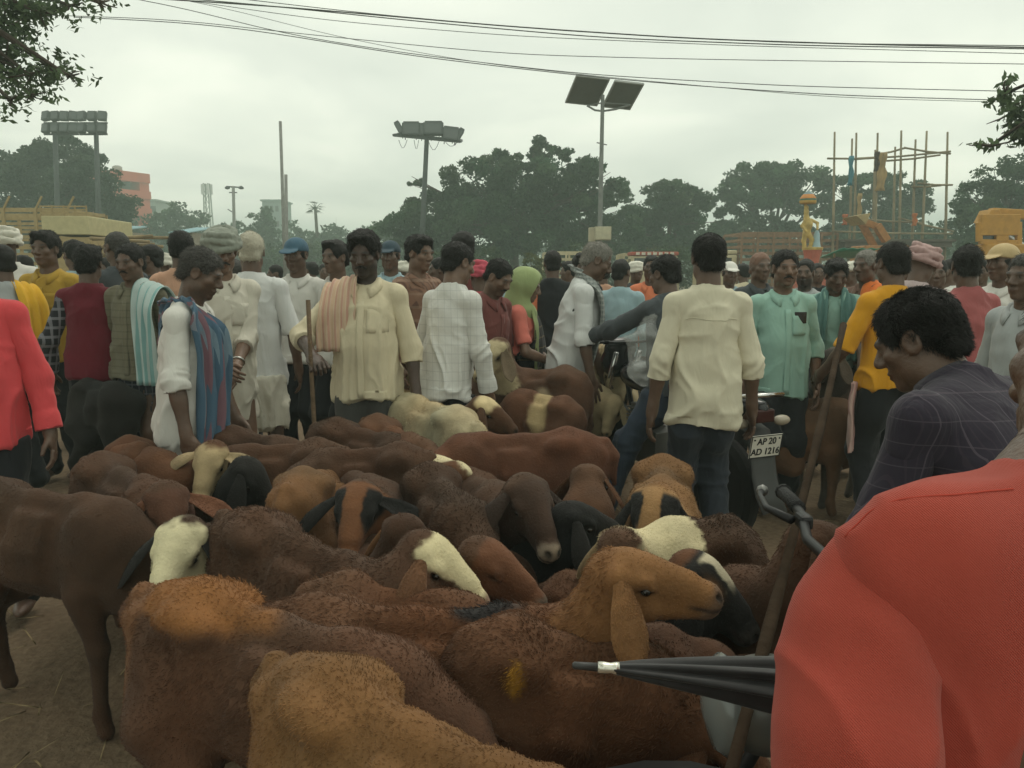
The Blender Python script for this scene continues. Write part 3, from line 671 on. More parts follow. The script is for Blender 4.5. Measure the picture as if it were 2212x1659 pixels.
# ================================================================== lorries, digger, scaffold, festival float
def market_edge():
    wood = mat("weathered_wood", (.25, .185, .10), rough=.85, var=.25, vscale=5, bump=.3, bscale=20); cream = mat("cream_vehicle_paint", (.50, .43, .27), rough=.45, var=.08); rust = mat("rusty_brown_paint", (.27, .12, .07), rough=.7, var=.25)
    tan = mat("tan_vehicle_paint", (.36, .27, .13), rough=.6, var=.15); tyre = mat("tyre_rubber", (.02, .02, .02), rough=.85, var=.2); gl = mat("vehicle_glass", (.03, .035, .035), rough=.1, var=0, spec=.6); yel = mat("digger_yellow", (.44, .225, .035), rough=.5, var=.12); dk = mat("dark_iron", (.04, .04, .038), rough=.6); blue = mat("blue_tin", (.30, .46, .50), rough=.5, var=.12); whitep = mat("white_lettering", (.6, .58, .5))
    def lorry(label, base, rz, L, H, slat_m, cab_m, n_slats=9, n_post=7, W=2.0, cab=True, stakes=False, bed=1.0, roof_m=None):
        root = empty("lorry", base, rz); tag(root, label, "lorry", "slatted lorries")
        mb = MB(); mb.box((0, 0, bed - .08), (L, W, .16)); mb.build("load_bed", slat_m, root)
        for s in (-1, 1):
            for i in range(n_post):
                x = -L / 2 + L * i / (n_post - 1); mb = MB(); mb.box((x, s * (W / 2 + .03), (bed + H) / 2), (.07, .06, H - bed)); mb.build("post", slat_m, root)
                if stakes and i % 1 == 0 and s < 0: mb = MB(); mb.bar((x, s * W / 2, H), (x + .18, s * W / 2, H + .32), .04); mb.build("stake", slat_m, root)
            for j in range(n_slats):
                z = bed + .08 + (H - bed - .1) * j / (n_slats - 1); mb = MB(); mb.box((0, s * (W / 2 - .02), z), (L, .03, .075 if j < n_slats - 1 else .11)); mb.build("slat", slat_m, root)
        for s in (-1, 1):
            for j in range(n_slats): z = bed + .08 + (H - bed - .1) * j / (n_slats - 1); mb = MB(); mb.box((s * L / 2, 0, z), (.03, W - .08, .07)); mb.build("slat", slat_m, root)
        for x in (-L * .3, L * .28):
            for s in (-1, 1): mb = MB(); mb.lathe([(.2, -.1), (.40, -.1), (.43, -.06), (.43, .06), (.40, .1), (.2, .1)], (0, 0, 0), 20, np.array([[1, 0, 0], [0, 0, 1], [0, -1, 0]])); mb.build("wheel", tyre, root, loc=(x, s * (W / 2 - .15), .43), smooth=False)
        if cab:
            x = L / 2 + .65; mb = MB(); mb.box((x, 0, 1.05), (1.1, W * .95, 1.0)); mb.box((x - .08, 0, 1.85), (.95, W * .9, .62)); co = mb.build("cab", cab_m, root, bevel=.06)
            mb = MB(); mb.box((x + .40, 0, 1.83), (.02, W * .78, .48)); mb.build("windscreen", gl, co); 
            for sy in (-1, 1): mb = MB(); mb.box((x - .05, sy * W * .452, 1.83), (.6, .02, .42)); mb.build("side_window", gl, co)
            mb = MB(); mb.box((x - .05, 0, 2.24), (1.0, W * .92, .14)); mb.build("cab_roof", roof_m or cab_m, co, bevel=.04)
            for k_ in range(7): mb = MB(); mb.box((0, 0, 0), (.012, W * .07, .10)); mb.build("roof_lettering", whitep if roof_m is not None else dk, co, loc=(x + .458, -W * .33 + k_ * W * .11, 2.24))
        return root
    b = ground_pt(60, 21); lorry("long tan slatted lorry with slanting stakes along its top rail, at the left edge", b + V(-1.0, 0, 0), .04, 5.6, hgt(458, 21), tan, cream, 10, 8, stakes=True, cab=False)
    # cream box body behind
    b = ground_pt(210, 18); root = empty("box_lorry", b, .05); tag(root, "lorry with a cream panel side and a roof rack, next to the slatted lorry", "lorry", "lorries at the left")
    z0, z1 = hgt(512, 18), hgt(474, 18); mb = MB(); mb.box((0, 0, (z0 + z1) / 2), (.98, 2.2, z1 - z0)); mb.build("panel_side", mat("pale_yellow_panel", (.48, .43, .24), rough=.6, var=.1), root, bevel=.02)
    mb = MB(); mb.box((0, 0, z0 / 2 + .2), (.96, 2.1, z0 - .5)); mb.build("lower_body", tan, root)
    for z in (z1 + .06, z1 + .13, z1 + .20): mb = MB(); mb.bar((-.48, -1.1, z), (.48, -1.1, z), .03); mb.build("rack_rail", tan, root)
    for x in (-.48, -.24, 0, .24, .48): mb = MB(); mb.bar((x, -1.1, z1), (x, -1.1, z1 + .22), .025); mb.build("rack_post", tan, root)
    # timber lorry
    b = ground_pt(305, 17); root = empty("timber_cart", b, .03); tag(root, "low cart stacked with bamboo and planks behind the peach shirt", "cart")
    mb = MB(); mb.box((0, 0, .9), (1.15, 1.6, .5)); mb.build("cart_body", mat("orange_brown_board", (.33, .17, .07), var=.25), root); rng = np.random.default_rng(8)
    for k_ in range(22): z = 1.2 + rng.random() * (hgt(502, 17) - 1.25); y = rng.uniform(-.8, .3); x = rng.uniform(-.12, .12); mb = MB(); mb.tube([V(-.62 + x, y, z), V(.62 + x, y + rng.uniform(-.1, .1), z + rng.uniform(-.08, .08))], .035, 7); mb.build("bamboo_pole", wood, root, smooth=True)
    for s in (-.4, .4): mb = MB(); mb.lathe([(.1, -.06), (.36, -.06), (.38, 0), (.36, .06), (.1, .06)], (0, 0, 0), 18, np.array([[1, 0, 0], [0, 0, 1], [0, -1, 0]])); mb.build("wheel", tyre, root, loc=(s, -.7, .38))
    for lab, u0, u1, v, Y in (("pale blue tin roof left of the peach shirt's head", 255, 302, 487, 26), ("small pale blue tin roof behind the turban", 408, 450, 490, 27)):
        x0, x1 = gx(u0, Y), gx(u1, Y); z = hgt(v, Y); root = empty("shed", V((x0 + x1) / 2, Y, 0)); tag(root, lab, "shed", "blue roofed sheds"); mb = MB(); mb.box((0, 0, (z - .2) / 2), (x1 - x0 - .1, 1.6, z - .25)); mb.build("wall", mat("shed_wall", (.28, .25, .2)), root)
        mb = MB(); nn = 9
        for k_ in range(nn):
            xa = x0 - (x0 + x1) / 2 + (x1 - x0) * k_ / nn; mb.box((xa + .04, -.1, z - .12 + (.015 if k_ % 2 else 0)), ((x1 - x0) / nn, 2.2, .03), rotx(.12))
        mb.build("roof", blue, root)
    # right side lorries
    Y = 28; b = ground_pt(1682, Y); lorry("brown slatted lorry with a cream cab behind the mint shirt", b + V(.2, 1.0, 0), math.pi + .06, 3.5, hgt(506, Y + 1), rust if False else mat("brown_slat_paint", (.22, .13, .075), rough=.75, var=.2), cream, 9, 7, W=1.9)
    Y = 31; b = ground_pt(1385, Y); lorry("cream lorry with a red roof board behind the light blue shirt", b + V(.3, 1.2, 0), -math.pi / 2, 2.2, hgt(548, Y), cream, cream, 6, 5, roof_m=mat("red_roof_board", (.36, .07, .04)))
    Y = 32; b = ground_pt(1225, Y); lorry("small cream slatted lorry far behind the black shirt", b + V(0, 0, 0), .2, 1.7, hgt(546, Y), cream, cream, 6, 4, W=1.5, cab=False)
    # green awning
    Y = 15; x0, x1 = gx(1788, Y), gx(1866, Y); z = hgt(541, Y); root = empty("awning", V((x0 + x1) / 2, Y, 0)); tag(root, "green tarpaulin awning on thin posts behind the teal scarf", "awning"); G = np.array([[V(x0 - (x0 + x1) / 2 + (x1 - x0) * i / 8, -.5 + .35 * j, z + .03 - .02 * (i % 2) - .05 * j) for j in range(4)] for i in range(9)])
    v_, q_ = grid_solid_early(G, .012); link_mesh("tarpaulin", mesh_np("tarpaulin", v_, q_), mat("green_tarpaulin", (.05, .26, .18), rough=.5), root)
    for sx in (-1, 1): mb = MB(); mb.tube([V(sx * .3, 0, 0), V(sx * .3, 0, z)], .02, 6); mb.build("post", wood, root)
    # digger
    Y = 19; b = ground_pt(2172, Y); root = empty("digger", b); tag(root, "yellow digger with an open cab frame and raised boom at the right edge", "digger")
    q = lambda u, v, dy=0: pix(u, v, Y) - b + V(0, dy, 0)
    mb = MB(); mb.bar(q(2115, 486), q(2200, 486), .14, .5); mb.bar(q(2115, 522), q(2115, 480), .12, .12); mb.bar(q(2163, 522), q(2163, 480), .12, .3); mb.bar(q(2200, 530), q(2200, 480), .12, .12); mb.bar(q(2115, 522), q(2200, 524), .1, .12); mb.build("cab_frame", yel, root, bevel=.015)
    mb = MB(); mb.add([q(2128, 480), q(2172, 480), q(2160, 452), q(2142, 452)] + [q(2128, 480, .5), q(2172, 480, .5), q(2160, 452, .5), q(2142, 452, .5)], [(0, 1, 2, 3), (7, 6, 5, 4), (0, 4, 5, 1), (1, 5, 6, 2), (2, 6, 7, 3), (3, 7, 4, 0)]); mb.build("boom_mount", yel, root, bevel=.02)
    mb = MB(); mb.bar(q(2150, 458, .2), q(2290, 466, .2), .22, .22); mb.build("boom", yel, root, bevel=.02); mb = MB(); mb.tube([q(2175, 505, .2), q(2240, 540, .2)], .07, 8); mb.build("ram", mat("ram_steel", (.4, .4, .38), metal=.8, rough=.3), root)
    mb = MB(); mb.box(q(2190, 548, .3), (1.6, 1.0, .45)); mb.box(q(2190, 575, .3), (1.9, 1.2, .35)); mb.build("body", yel, root, bevel=.03); mb = MB()
    for u in (2135, 2270): mb.lathe([(.2, -.2), (.5, -.2), (.55, -.1), (.55, .1), (.5, .2), (.2, .2)], V(q(u, 600)[0], .2, .55), 18, np.array([[1, 0, 0], [0, 0, 1], [0, -1, 0]]))
    mb.build("wheel", tyre, root); mb = MB(); mb.box(q(2139, 504, .05), (.42, .02, .36)); mb.build("cab_window", gl, root)
    # bamboo scaffold
    Y = 28; b = ground_pt(1925, Y); root = empty("scaffold", b); tag(root, "tall bamboo scaffold of bare poles lashed with cross rails, right of the flat topped tree", "scaffold"); bam = mat("bamboo", (.23, .19, .12), rough=.7, var=.3, vscale=2)
    q = lambda u, v, dy=0: pix(u, v, Y) - b + V(0, dy, 0)
    for (u0, v0, u1, dy) in ((1803, 285, 1800, 0), (1850, 287, 1845, 0), (1857, 293, 1850, .6), (1896, 287, 1890, 0), (1947, 282, 1944, 0), (1955, 310, 1950, .7), (2002, 283, 1990, 0), (1997, 295, 1988, .6), (2047, 285, 2044, 0), (1908, 318, 1900, .6)):
        p1 = q(u0, v0, dy); p0 = q(u1, 575, dy); p0[2] = 0; mid = (p0 + p1) / 2 + V(.03, 0, 0); mb = MB(); mb.tube([p0, mid, p1], [.055, .05, .035], 8); mb.build("pole", bam, root, smooth=True)
    for (a, c, dy) in (((1785, 343), (1900, 340), -.08), ((1840, 345), (2050, 328), -.1), ((1895, 333), (1960, 318), .1), ((1950, 320), (2050, 333), -.1), ((1930, 343), (2048, 330), .5), ((1980, 396), (2055, 400), -.08), ((1985, 400), (2050, 397), .5), ((1795, 500), (2055, 505), -.08), ((1850, 470), (2000, 480), .3), ((1940, 470), (2060, 500), 0)):
        mb = MB(); mb.tube([q(*a, dy), (q(*a, dy) + q(*c, dy)) / 2 + V(0, 0, -.03), q(*c, dy)], .035, 7); mb.build("rail", bam, root, smooth=True)
    for (u, v, w, h_, c, nm) in ((1834, 370, 9, 60, (.07, .24, .30), "blue_cloth"), (1900, 372, 18, 78, (.36, .25, .12), "tan_cloth"), (1890, 350, 9, 40, (.08, .06, .05), "dark_cloth"), (1822, 475, 10, 22, (.42, .13, .06), "orange_cloth"), (1971, 475, 9, 26, (.50, .17, .06), "orange_rag"), (1852, 450, 8, 60, (.42, .30, .15), "straw_wrap")):
        c0 = q(u, v, -.15); W_ = w * Y / FD; H_ = h_ * Y / FD; G = np.array([[c0 + V((i / 6 - .5) * W_ * (1 + .25 * math.sin(j * 1.7)), .05 * math.sin(i * 2.1 + j), (.5 - j / 8) * H_) for j in range(9)] for i in range(7)]); v_, q_ = grid_solid_early(G, .02); link_mesh("hanging_cloth", mesh_np("cloth", v_, q_), mat(nm, c, rough=.9, var=.2, vscale=3), root)
    mb = MB(); mb.box(q(1935, 520, .5), (4.0, 1.6, .08)); mb.box(q(1935, 528, .5), (3.8, 1.4, .2)); mb.build("platform", mat("dark_platform", (.10, .085, .07)), root)
    # orange boom leaning by the scaffold
    Y = 24; b = ground_pt(1890, Y); root = empty("loader", b); tag(root, "faded orange loader arm with its bucket raised in front of the scaffold", "loader"); q = lambda u, v, dy=0: pix(u, v, Y) - b + V(0, dy, 0); org = mat("faded_orange_paint", (.36, .16, .05), rough=.6, var=.25)
    mb = MB(); mb.bar(q(1855, 475), q(1895, 490), .10, .2); mb.bar(q(1893, 486), q(1915, 520), .26, .2); mb.bar(q(1870, 480, .3), q(1905, 545, .3), .12, .2); mb.build("arm", org, root, bevel=.01)
    mb = MB(); mb.add([q(1838, 468, -.4), q(1868, 462, -.4), q(1858, 486, -.4), q(1838, 468, .6), q(1868, 462, .6), q(1858, 486, .6)], [(0, 1, 2), (5, 4, 3), (0, 3, 4, 1), (1, 4, 5, 2), (2, 5, 3, 0)]); mb.build("bucket", tan, root); mb = MB(); mb.box(q(1915, 555, .5), (1.4, 1.0, .7)); mb.build("body", org, root, bevel=.04)
    for u in (1893, 1940): mb = MB(); mb.lathe([(.15, -.15), (.42, -.15), (.45, 0), (.42, .15), (.15, .15)], V(q(u, 600)[0], 0, .45), 16, np.array([[1, 0, 0], [0, 0, 1], [0, -1, 0]])); mb.build("wheel", tyre, root)
    # festival float: striped dome over a gilded figure on a pedestal
    Y = 17; b = ground_pt(1748, Y); root = empty("festival_float", b); tag(root, "festival float with a striped dome over a gilded statue, left of the scaffold", "float"); q = lambda u, v, dy=0: pix(u, v, Y) - b + V(0, dy, 0)
    R_ = 17 * Y / FD; z0 = q(1745, 440)[2]; cx = q(1745, 440)[0]
    cols = [("dome_blue", (.18, .26, .28), [(R_ * .05, 1.75), (R_ * .3, 1.6), (R_ * .62, 1.25)]), ("dome_orange", (.52, .22, .06), [(R_ * .62, 1.25), (R_ * .9, .85), (R_ * .98, .65)]), ("dome_green", (.05, .15, .10), [(R_ * .985, .65), (R_ * 1.0, .42)]), ("dome_gold", (.46, .28, .08), [(R_ * 1.0, .42), (R_ * .98, .1), (R_ * .9, 0)])]
    for nm, c, prof in cols: mb = MB(); mb.lathe([(r, z0 + zz * R_ * .9) for r, zz in prof], (cx, 0, 0), 18); mb.build("dome_band", mat(nm, c, rough=.6), root, smooth=False)
    gold = mat("gilded_plaster", (.50, .36, .12), rough=.5, var=.3, vscale=9)
    S = SDF(); qq = lambda u, v, dy=0: q(u, v, dy)
    S.ell(qq(1742, 458), V(.055, .05, .075), None, .03); S.chain([qq(1743, 468), qq(1746, 485), qq(1742, 505)], [.05, .085, .075], .04); S.chain([qq(1740, 475), qq(1732, 488), qq(1738, 500, -.1)], [.035, .03, .025], .02); S.chain([qq(1752, 475), qq(1766, 482), qq(1762, 496, -.1)], [.035, .03, .025], .02); S.chain([qq(1740, 505), qq(1736, 520), qq(1738, 535)], [.06, .045, .04], .03); S.chain([qq(1746, 505), qq(1754, 518), qq(1750, 535)], [.06, .045, .04], .03); S.ell(qq(1742, 448), V(.05, .045, .05), None, .02)
    v_, q_ = S.mesh(.016); link_mesh("statue", mesh_np("statue", v_, q_), gold, root)
    mb = MB(); mb.lathe([(.02, z0 + .02), (.02, q(1745, 445)[2])], (cx, .12, 0), 8); mb.tube([V(cx, .14, z0), V(cx, .14, q(1745, 540)[2])], .025, 8); mb.build("canopy_pole", gold, root)
    blu = mat("pale_blue_plaster", (.30, .42, .46), rough=.6); mb = MB(); c_ = q(1764, 515); mb.lathe([(.02, .18), (.06, .10), (.07, -.05), (.10, -.22), (.11, -.25)], c_, 14); mb.build("side_figure", blu, root, smooth=True)
    pink = mat("coral_pedestal", (.42, .13, .09), rough=.6); zt = q(1755, 540)[2]; mb = MB(); mb.lathe([(.10, zt - .55), (.13, zt - .35), (.17, zt - .12), (.20, zt)], (q(1755, 540)[0], 0, 0), 16); mb.box((q(1755, 540)[0], 0, (zt - .5) / 2), (.8, .8, zt - .5)); mb.build("pedestal", pink, root); mb = MB(); mb.lathe([(.21, zt), (.22, zt + .05), (.18, zt + .06)], (q(1755, 540)[0], 0, 0), 18); mb.build("pedestal_rim", gold, root)
def grid_solid_early(G, th):
    G = np.asarray(G, float); nu, nv = G.shape[:2]; n = np.cross(np.gradient(G, axis=0), np.gradient(G, axis=1)); n /= np.linalg.norm(n, axis=2, keepdims=True) + 1e-12
    v = np.concatenate([(G + n * th / 2).reshape(-1, 3), (G - n * th / 2).reshape(-1, 3)]); N = nu * nv; q = []
    for i in range(nu - 1):
        for j in range(nv - 1):
            a = i * nv + j; q.append((a, a + nv, a + nv + 1, a + 1)); q.append((N + a + 1, N + a + nv + 1, N + a + nv, N + a))
    bd = [j for j in range(nv)] + [i * nv + nv - 1 for i in range(1, nu)] + [(nu - 1) * nv + j for j in range(nv - 2, -1, -1)] + [i * nv for i in range(nu - 2, 0, -1)]
    for k in range(len(bd)):
        a, b = bd[k], bd[(k + 1) % len(bd)]; q.append((a, b, N + b, N + a))
    return v, np.array(q)
market_edge()
# ================================================================== sheep and goats
COAT = dict(brown=(.074, .038, .022), dark=(.060, .032, .019), red=(.102, .047, .024), gold=(.175, .090, .036), tan=(.165, .083, .036),
            cream=(.42, .35, .23), black=(.017, .016, .015), white=(.50, .44, .31), chest=(.092, .046, .027), grey=(.16, .14, .11))
M_COAT = mat("coat", (0.1, 0.05, 0.03), rough=0.8, var=0.16, vscale=14, bump=0.22, bscale=120, attr=True, spec=0.15, sheen=0.05)
M_FUR = mat("fleece_strands", (0.1, 0.05, 0.03), rough=0.65, var=0.18, vscale=9, attr=True, spec=0.2)
M_EYE = mat("animal_eye", (0.012, 0.008, 0.005), rough=0.15, var=0.0, spec=0.5)
M_HORN = mat("horn", (0.12, 0.09, 0.06), rough=0.55, var=0.3, vscale=30, bump=0.4, bscale=50)

def fur(name, v, q, col, lenf, flow, n, parent, rad=0.0011, seed=1, mat_=None, curl=0.25, lift=0.35):
    rng = np.random.default_rng(seed)
    a = v[q[:, 0]]; b = v[q[:, 1]]; c = v[q[:, 2]]; d = v[q[:, 3]]
    ar = np.linalg.norm(np.cross(c - a, d - b), axis=1)
    w = ar * np.maximum(lenf[q[:, 0]], 0) ** 0.25 * (lenf[q[:, 0]] > 0.002)
    fi = rng.choice(len(q), n, p=w / w.sum())
    s = rng.random((n, 1)); t = rng.random((n, 1))
    root = (a[fi] * (1 - s) + b[fi] * s) * (1 - t) + (d[fi] * (1 - s) + c[fi] * s) * t
    nv = vnormals(v, q)
    nn = nv[q[fi, 0]]
    fl = flow[q[fi, 0]]
    fl = fl - (fl * nn).sum(1, keepdims=True) * nn
    fl /= np.linalg.norm(fl, axis=1, keepdims=True) + 1e-9
    cl_ = np.stack([vnoise(root, 9, seed + k) for k in range(3)], 1)
    cl2 = np.stack([vnoise(root, 45, seed + 5 + k) for k in range(3)], 1)
    dirv = lift * nn + fl + 0.55 * cl_ + 0.55 * cl2 + rng.normal(0, curl, (n, 3))
    dirv /= np.linalg.norm(dirv, axis=1, keepdims=True)
    ln = lenf[q[fi, 0]][:, None] * (0.55 + 0.75 * rng.random((n, 1)))
    dn = nn * 0.4 + dirv; dn /= np.linalg.norm(dn, axis=1, keepdims=True)
    p0 = root - nn * 0.001
    p1 = root + dn * ln * 0.5
    p2 = p1 + (dirv + V(0, 0, -0.25)) * ln * 0.5
    P = np.stack([p0, p1, p2], 1).astype(np.float32)
    hc = bpy.data.hair_curves.new(name)
    hc.add_curves([3] * n)
    hc.attributes["position"].data.foreach_set("vector", P.ravel())
    R = np.tile(np.array([1.0, 0.8, 0.25], np.float32) * rad, n)
    ra = hc.attributes.get("radius") or hc.attributes.new("radius", "FLOAT", "POINT")
    ra.data.foreach_set("value", R)
    cc = np.ones((n, 4), np.float32)
    cc[:, :3] = col[q[fi, 0]] * (0.88 + 0.34 * rng.random((n, 1)))
    ca = hc.attributes.new("Col", "FLOAT_COLOR", "CURVE")
    ca.data.foreach_set("color", cc.ravel())
    hc.materials.append(mat_ or M_FUR)
    o = bpy.data.objects.new(name, hc); SC.collection.objects.link(o)
    o["kind"] = "stuff"
    if parent is not None: o.parent = parent
    return o

def ear_mesh(base, d, wdir, L, Wd, cup=0.35, droop=0.3, nl=16, nw=7, thick=0.004):
    """leaf-shaped ear: starts along d, bends down"""
    d = nrm(d); wdir = nrm(wdir - (wdir @ d) * d)
    top = []; p = np.array(base, float); dd = d.copy(); prev = 0
    rows = []
    for i in range(nl):
        t = i / (nl - 1)
        prof = float(np.interp(t, [0, .12, .35, .6, .78, .9, 1], [.42, .55, .88, 1.05, .92, .60, .10]))
        nr = np.cross(wdir, dd)
        row = []
        for j in range(nw):
            x = j / (nw - 1) * 2 - 1
            row.append(p + wdir * x * Wd * 0.5 * prof - nr * (cup * Wd * 0.5 * prof * (1 - x * x) * (1.2 - t)))
        rows.append((row, nr))
        dd = nrm(dd + V(0, 0, -droop / nl))
        p = p + dd * (L / (nl - 1))
    v = []; 
    for sgn in (0.5, -0.5):
        for row, nr in rows:
            for k, r in enumerate(row):
                e = 0.3 if k in (0, nw - 1) else 1.0
                v.append(r + nr * thick * sgn * e)
    q = []
    N = nl * nw
    for i in range(nl - 1):
        for j in range(nw - 1):
            a = i * nw + j
            q.append((a, a + 1, a + nw + 1, a + nw)); q.append((N + a + nw, N + a + nw + 1, N + a + 1, N + a))
    bd = [j for j in range(nw)] + [i * nw + nw - 1 for i in range(1, nl)] + [(nl - 1) * nw + j for j in range(nw - 2, -1, -1)] + [i * nw for i in range(nl - 2, 0, -1)]
    for k in range(len(bd)):
        a, b = bd[k], bd[(k + 1) % len(bd)]
        q.append((b, a, N + a, N + b))
    return np.array(v), np.array(q)

def sstep(a, b, x):
    t = np.clip((x - a) / (b - a), 0, 1); return t * t * (3 - 2 * t)

SHEEP_N = [0]
DBG = []
def sheep(label, R, Wt, P, Mz, coat="brown", face=None, fcol=None, patches=None, s=1.0, fl=0.014, n=9000, ears=(0.6, 0.6), ear_len=0.19, earcol=None,
          vox=0.014, hvox=0.0065, head=True, cat="sheep", name="sheep", group="sheep packed in the flock", ear_dir=None, horn=False, tail=True, legs=True, bony=1.0, muzzle=None, back=None, fat=1.0):
    """R rump top, Wt withers top, P poll (top of head), Mz a point the muzzle points at; all world points"""
    SHEEP_N[0] += 1; seed = SHEEP_N[0] * 31
    rng = np.random.default_rng(seed)
    R, Wt, P, Mz = [np.asarray(p, float) for p in (R, Wt, P, Mz)]
    org = (R + Wt) / 2; org[2] = 0
    R = R - org; Wt = Wt - org; P = P - org; Mz = Mz - org
    L = np.linalg.norm(Wt - R); bd = nrm(Wt - R); bh = nrm(V(bd[0], bd[1], 0)); sd = np.cross(bh, V(0, 0, 1)); up = np.cross(sd, bd)
    FB = np.stack([bd, sd, up])
    def pt(t, side=0.0, down=0.0):
        return R + bd * t * L + sd * side * s + up * (-down * s)
    S = SDF(); f_ = fat * .80
    kx = 0.5 + 0.5 * L / (0.56 * s)
    E = lambda t, sdv, dn, r, k=0.05, sub=False: S.ell(pt(t, sdv, dn), np.array(r) * s * V(kx, f_, 1), FB, k * s, sub)
    E(-.04, 0, .155, (.16, .112, .145))
    E(.46, 0, .205, (.31, .142, .165), .06)
    E(.90, 0, .205, (.18, .112, .185), .06)
    S.chain([pt(-.14, 0, .055), pt(.05, 0, .024), pt(.45, 0, .042), pt(.8, 0, .03), pt(1.02, 0, .035)], [.03 * s, .032 * s, .026 * s, .026 * s, .035 * s], .05 * s)
    for g in (-1, 1):
        E(.10, g * .080, .050, (.070, .034, .032), .07)
        E(-.21, g * .05, .10, (.05, .03, .035), .04)
        E(.92, g * .076, .15, (.06, .035, .12), .06)
        E(-.02, g * .07, .27, (.125, .058, .16), .05)
        if bony: E(.31, g * .150, .115, (.085, .058 * bony, .062), .04, True)
        if bony: E(.03, g * .145, .105, (.05, .045 * bony, .05), .04, True)
        if bony: E(.70, g * .158, .13, (.055, .042 * bony, .12), .065, True)
        for rb in (.44, .51, .58, .65): S.chain([pt(rb, g * .095 * f_, .07), pt(rb - .02, g * .134 * f_, .17), pt(rb - .03, g * .126 * f_, .27)], [.010 * s * bony] * 3, .03 * s)
    S.ell(pt(1.14, 0, .27), V(.10, .085, .11) * s, FB, .06 * s)
    # neck and head
    h = nrm(Mz - P)
    for _ in range(2):
        uu = V(0, 0, 1) - h[2] * h
        if np.linalg.norm(uu) < 0.25: uu = uu * 0.3 - bh
        h = nrm(Mz + nrm(uu) * .055 * s - P)
    u0 = V(0, 0, 1) - h[2] * h
    if np.linalg.norm(u0) < 0.25: u0 = u0 * 0.3 - bh
    u = nrm(u0 - (u0 @ h) * h); r_ = np.cross(h, u); HF = np.stack([h, r_, u])
    hp = lambda x, y, z: P + (h * x + r_ * y + u * z) * s
    n0 = pt(1.0, 0, .13) + bd * .03 * s; n2 = hp(0.015, 0, -.06); n1 = (n0 + n2) / 2 + bh * 0.03 * s - up * .015
    S.chain([n0, n1, n2], [.105 * s, .074 * s, .060 * s], .06 * s)
    if head:
        S.ell(hp(.045, 0, -.05), V(.078, .058, .056) * s, HF, .03 * s)
        S.cone(hp(.05, 0, -.042), .050 * s, hp(.20, 0, -.058), .030 * s, .025 * s)
        S.cone(hp(.085, 0, -.026), .030 * s, hp(.17, 0, -.038), .025 * s, .02 * s)
        S.cone(hp(.055, 0, -.100), .043 * s, hp(.205, 0, -.090), .023 * s, .022 * s)
        for g in (-1, 1): S.ell(hp(.075, g * .030, -.098), V(.042, .022, .036) * s, HF, .02 * s)
        S.ell(hp(.222, 0, -.070), V(.029, .033, .036) * s, HF, .02 * s)
        for g in (-1, 1):
            S.ell(hp(.072, g * .050, -.034), V(.026, .014, .014) * s, HF, .014 * s)
            S.ell(hp(.085, g * .062, -.054), V(.017, .012, .011) * s, HF, .010 * s, True)
            S.cone(hp(.066, g * .056, -.047), .005 * s, hp(.102, g * .052, -.047), .005 * s, .006 * s)
            S.ell(hp(.02, g * .05, -.035), V(.025, .022, .022) * s, HF, .02 * s)
            S.ell(hp(.240, g * .018, -.052), V(.012, .007, .006) * s, HF, .006 * s, True)
            S.cone(hp(.20, g * .034, -.083), .003 * s, hp(.247, g * .012, -.080), .003 * s, .005 * s, True)
        if horn:
            pass
    if legs:
        ga = rng.uniform(-.04, .04, 4)
        for i, g in enumerate((-1, 1)):
            a = pt(.90, g * .075, .30); k1 = V(*(a[:2] + bh[:2] * (.03 + ga[i])), a[2] * .62); fk = V(*(k1[:2] - bh[:2] * .01), .07); ft = fk + bh * .015; ft[2] = .012
            S.chain([a, k1, fk, ft], [.058 * s, .030 * s, .021 * s, .028 * s], .03 * s)
            a = pt(-.02, g * .075, .30); st = a + bh * .07 * s - V(0, 0, .08) * s; hk = pt(-.20, g * .07, 0); hk[2] = .30 * s
            hk = hk + bh * ga[2 + i]; fk = hk + bh * .02; fk[2] = .07; ft = fk + bh * .02; ft[2] = .012
            S.chain([a, st, hk, fk, ft], [.09 * s, .062 * s, .030 * s, .021 * s, .028 * s], .035 * s)
    if tail:
        S.chain([pt(-.30, 0, .06), pt(-.37, 0, .12), pt(-.38, 0, .25)], [.028 * s, .024 * s, .012 * s], .03 * s)
    v, q = S.mesh(vox)
    if head:
        keep = ((v - P) @ HF.T)
        inb = (keep[:, 0] > .0 * s) & (np.abs(keep[:, 1]) < .10 * s) & (keep[:, 2] > -.16 * s) & (keep[:, 2] < .05 * s) & (keep[:, 0] < .29 * s)
        v, q = cutq(v, q, ~inb)
        hv, hq = S.mesh(hvox, lo=V(-.012, -.105, -.165) * s, hi=V(.285, .105, .05) * s, fr=HF, org=P)
        v, q = join([(v, q), (hv, hq)])
    # coat colours, by anatomy
    C = np.array(COAT[coat] if isinstance(coat, str) else coat)
    col = np.tile(C, (len(v), 1))
    tint = fbm(v + seed, 3.0, seed, 3)[:, None]
    col *= (1 + 0.22 * tint) * (1 + V(.10, 0.0, -.08) * vnoise(v + 3, 5, seed + 3)[:, None])
    hc_ = (v - P) @ HF.T / s
    X, Yh, Zh = hc_[:, 0], np.abs(hc_[:, 1]), hc_[:, 2]
    isH = (X > -.03) & (np.linalg.norm(hc_ - V(.1, 0, -.05), axis=1) < .22) if head else np.zeros(len(v), bool)
    wob = vnoise(v, 28, seed + 9) * .012 + vnoise(v, 75, seed + 19) * .006
    def paint(mask, c, soft=None):
        nonlocal col
        m = (mask if mask.dtype != bool else mask.astype(float))[:, None]
        col = col * (1 - m) + np.array(COAT[c] if isinstance(c, str) else c) * m * (1 + .1 * tint)
    hd = isH.astype(float)
    bc = (v - R) @ FB.T / s * V(1, 1, -1); bc[:, 0] = bc[:, 0] * s / L
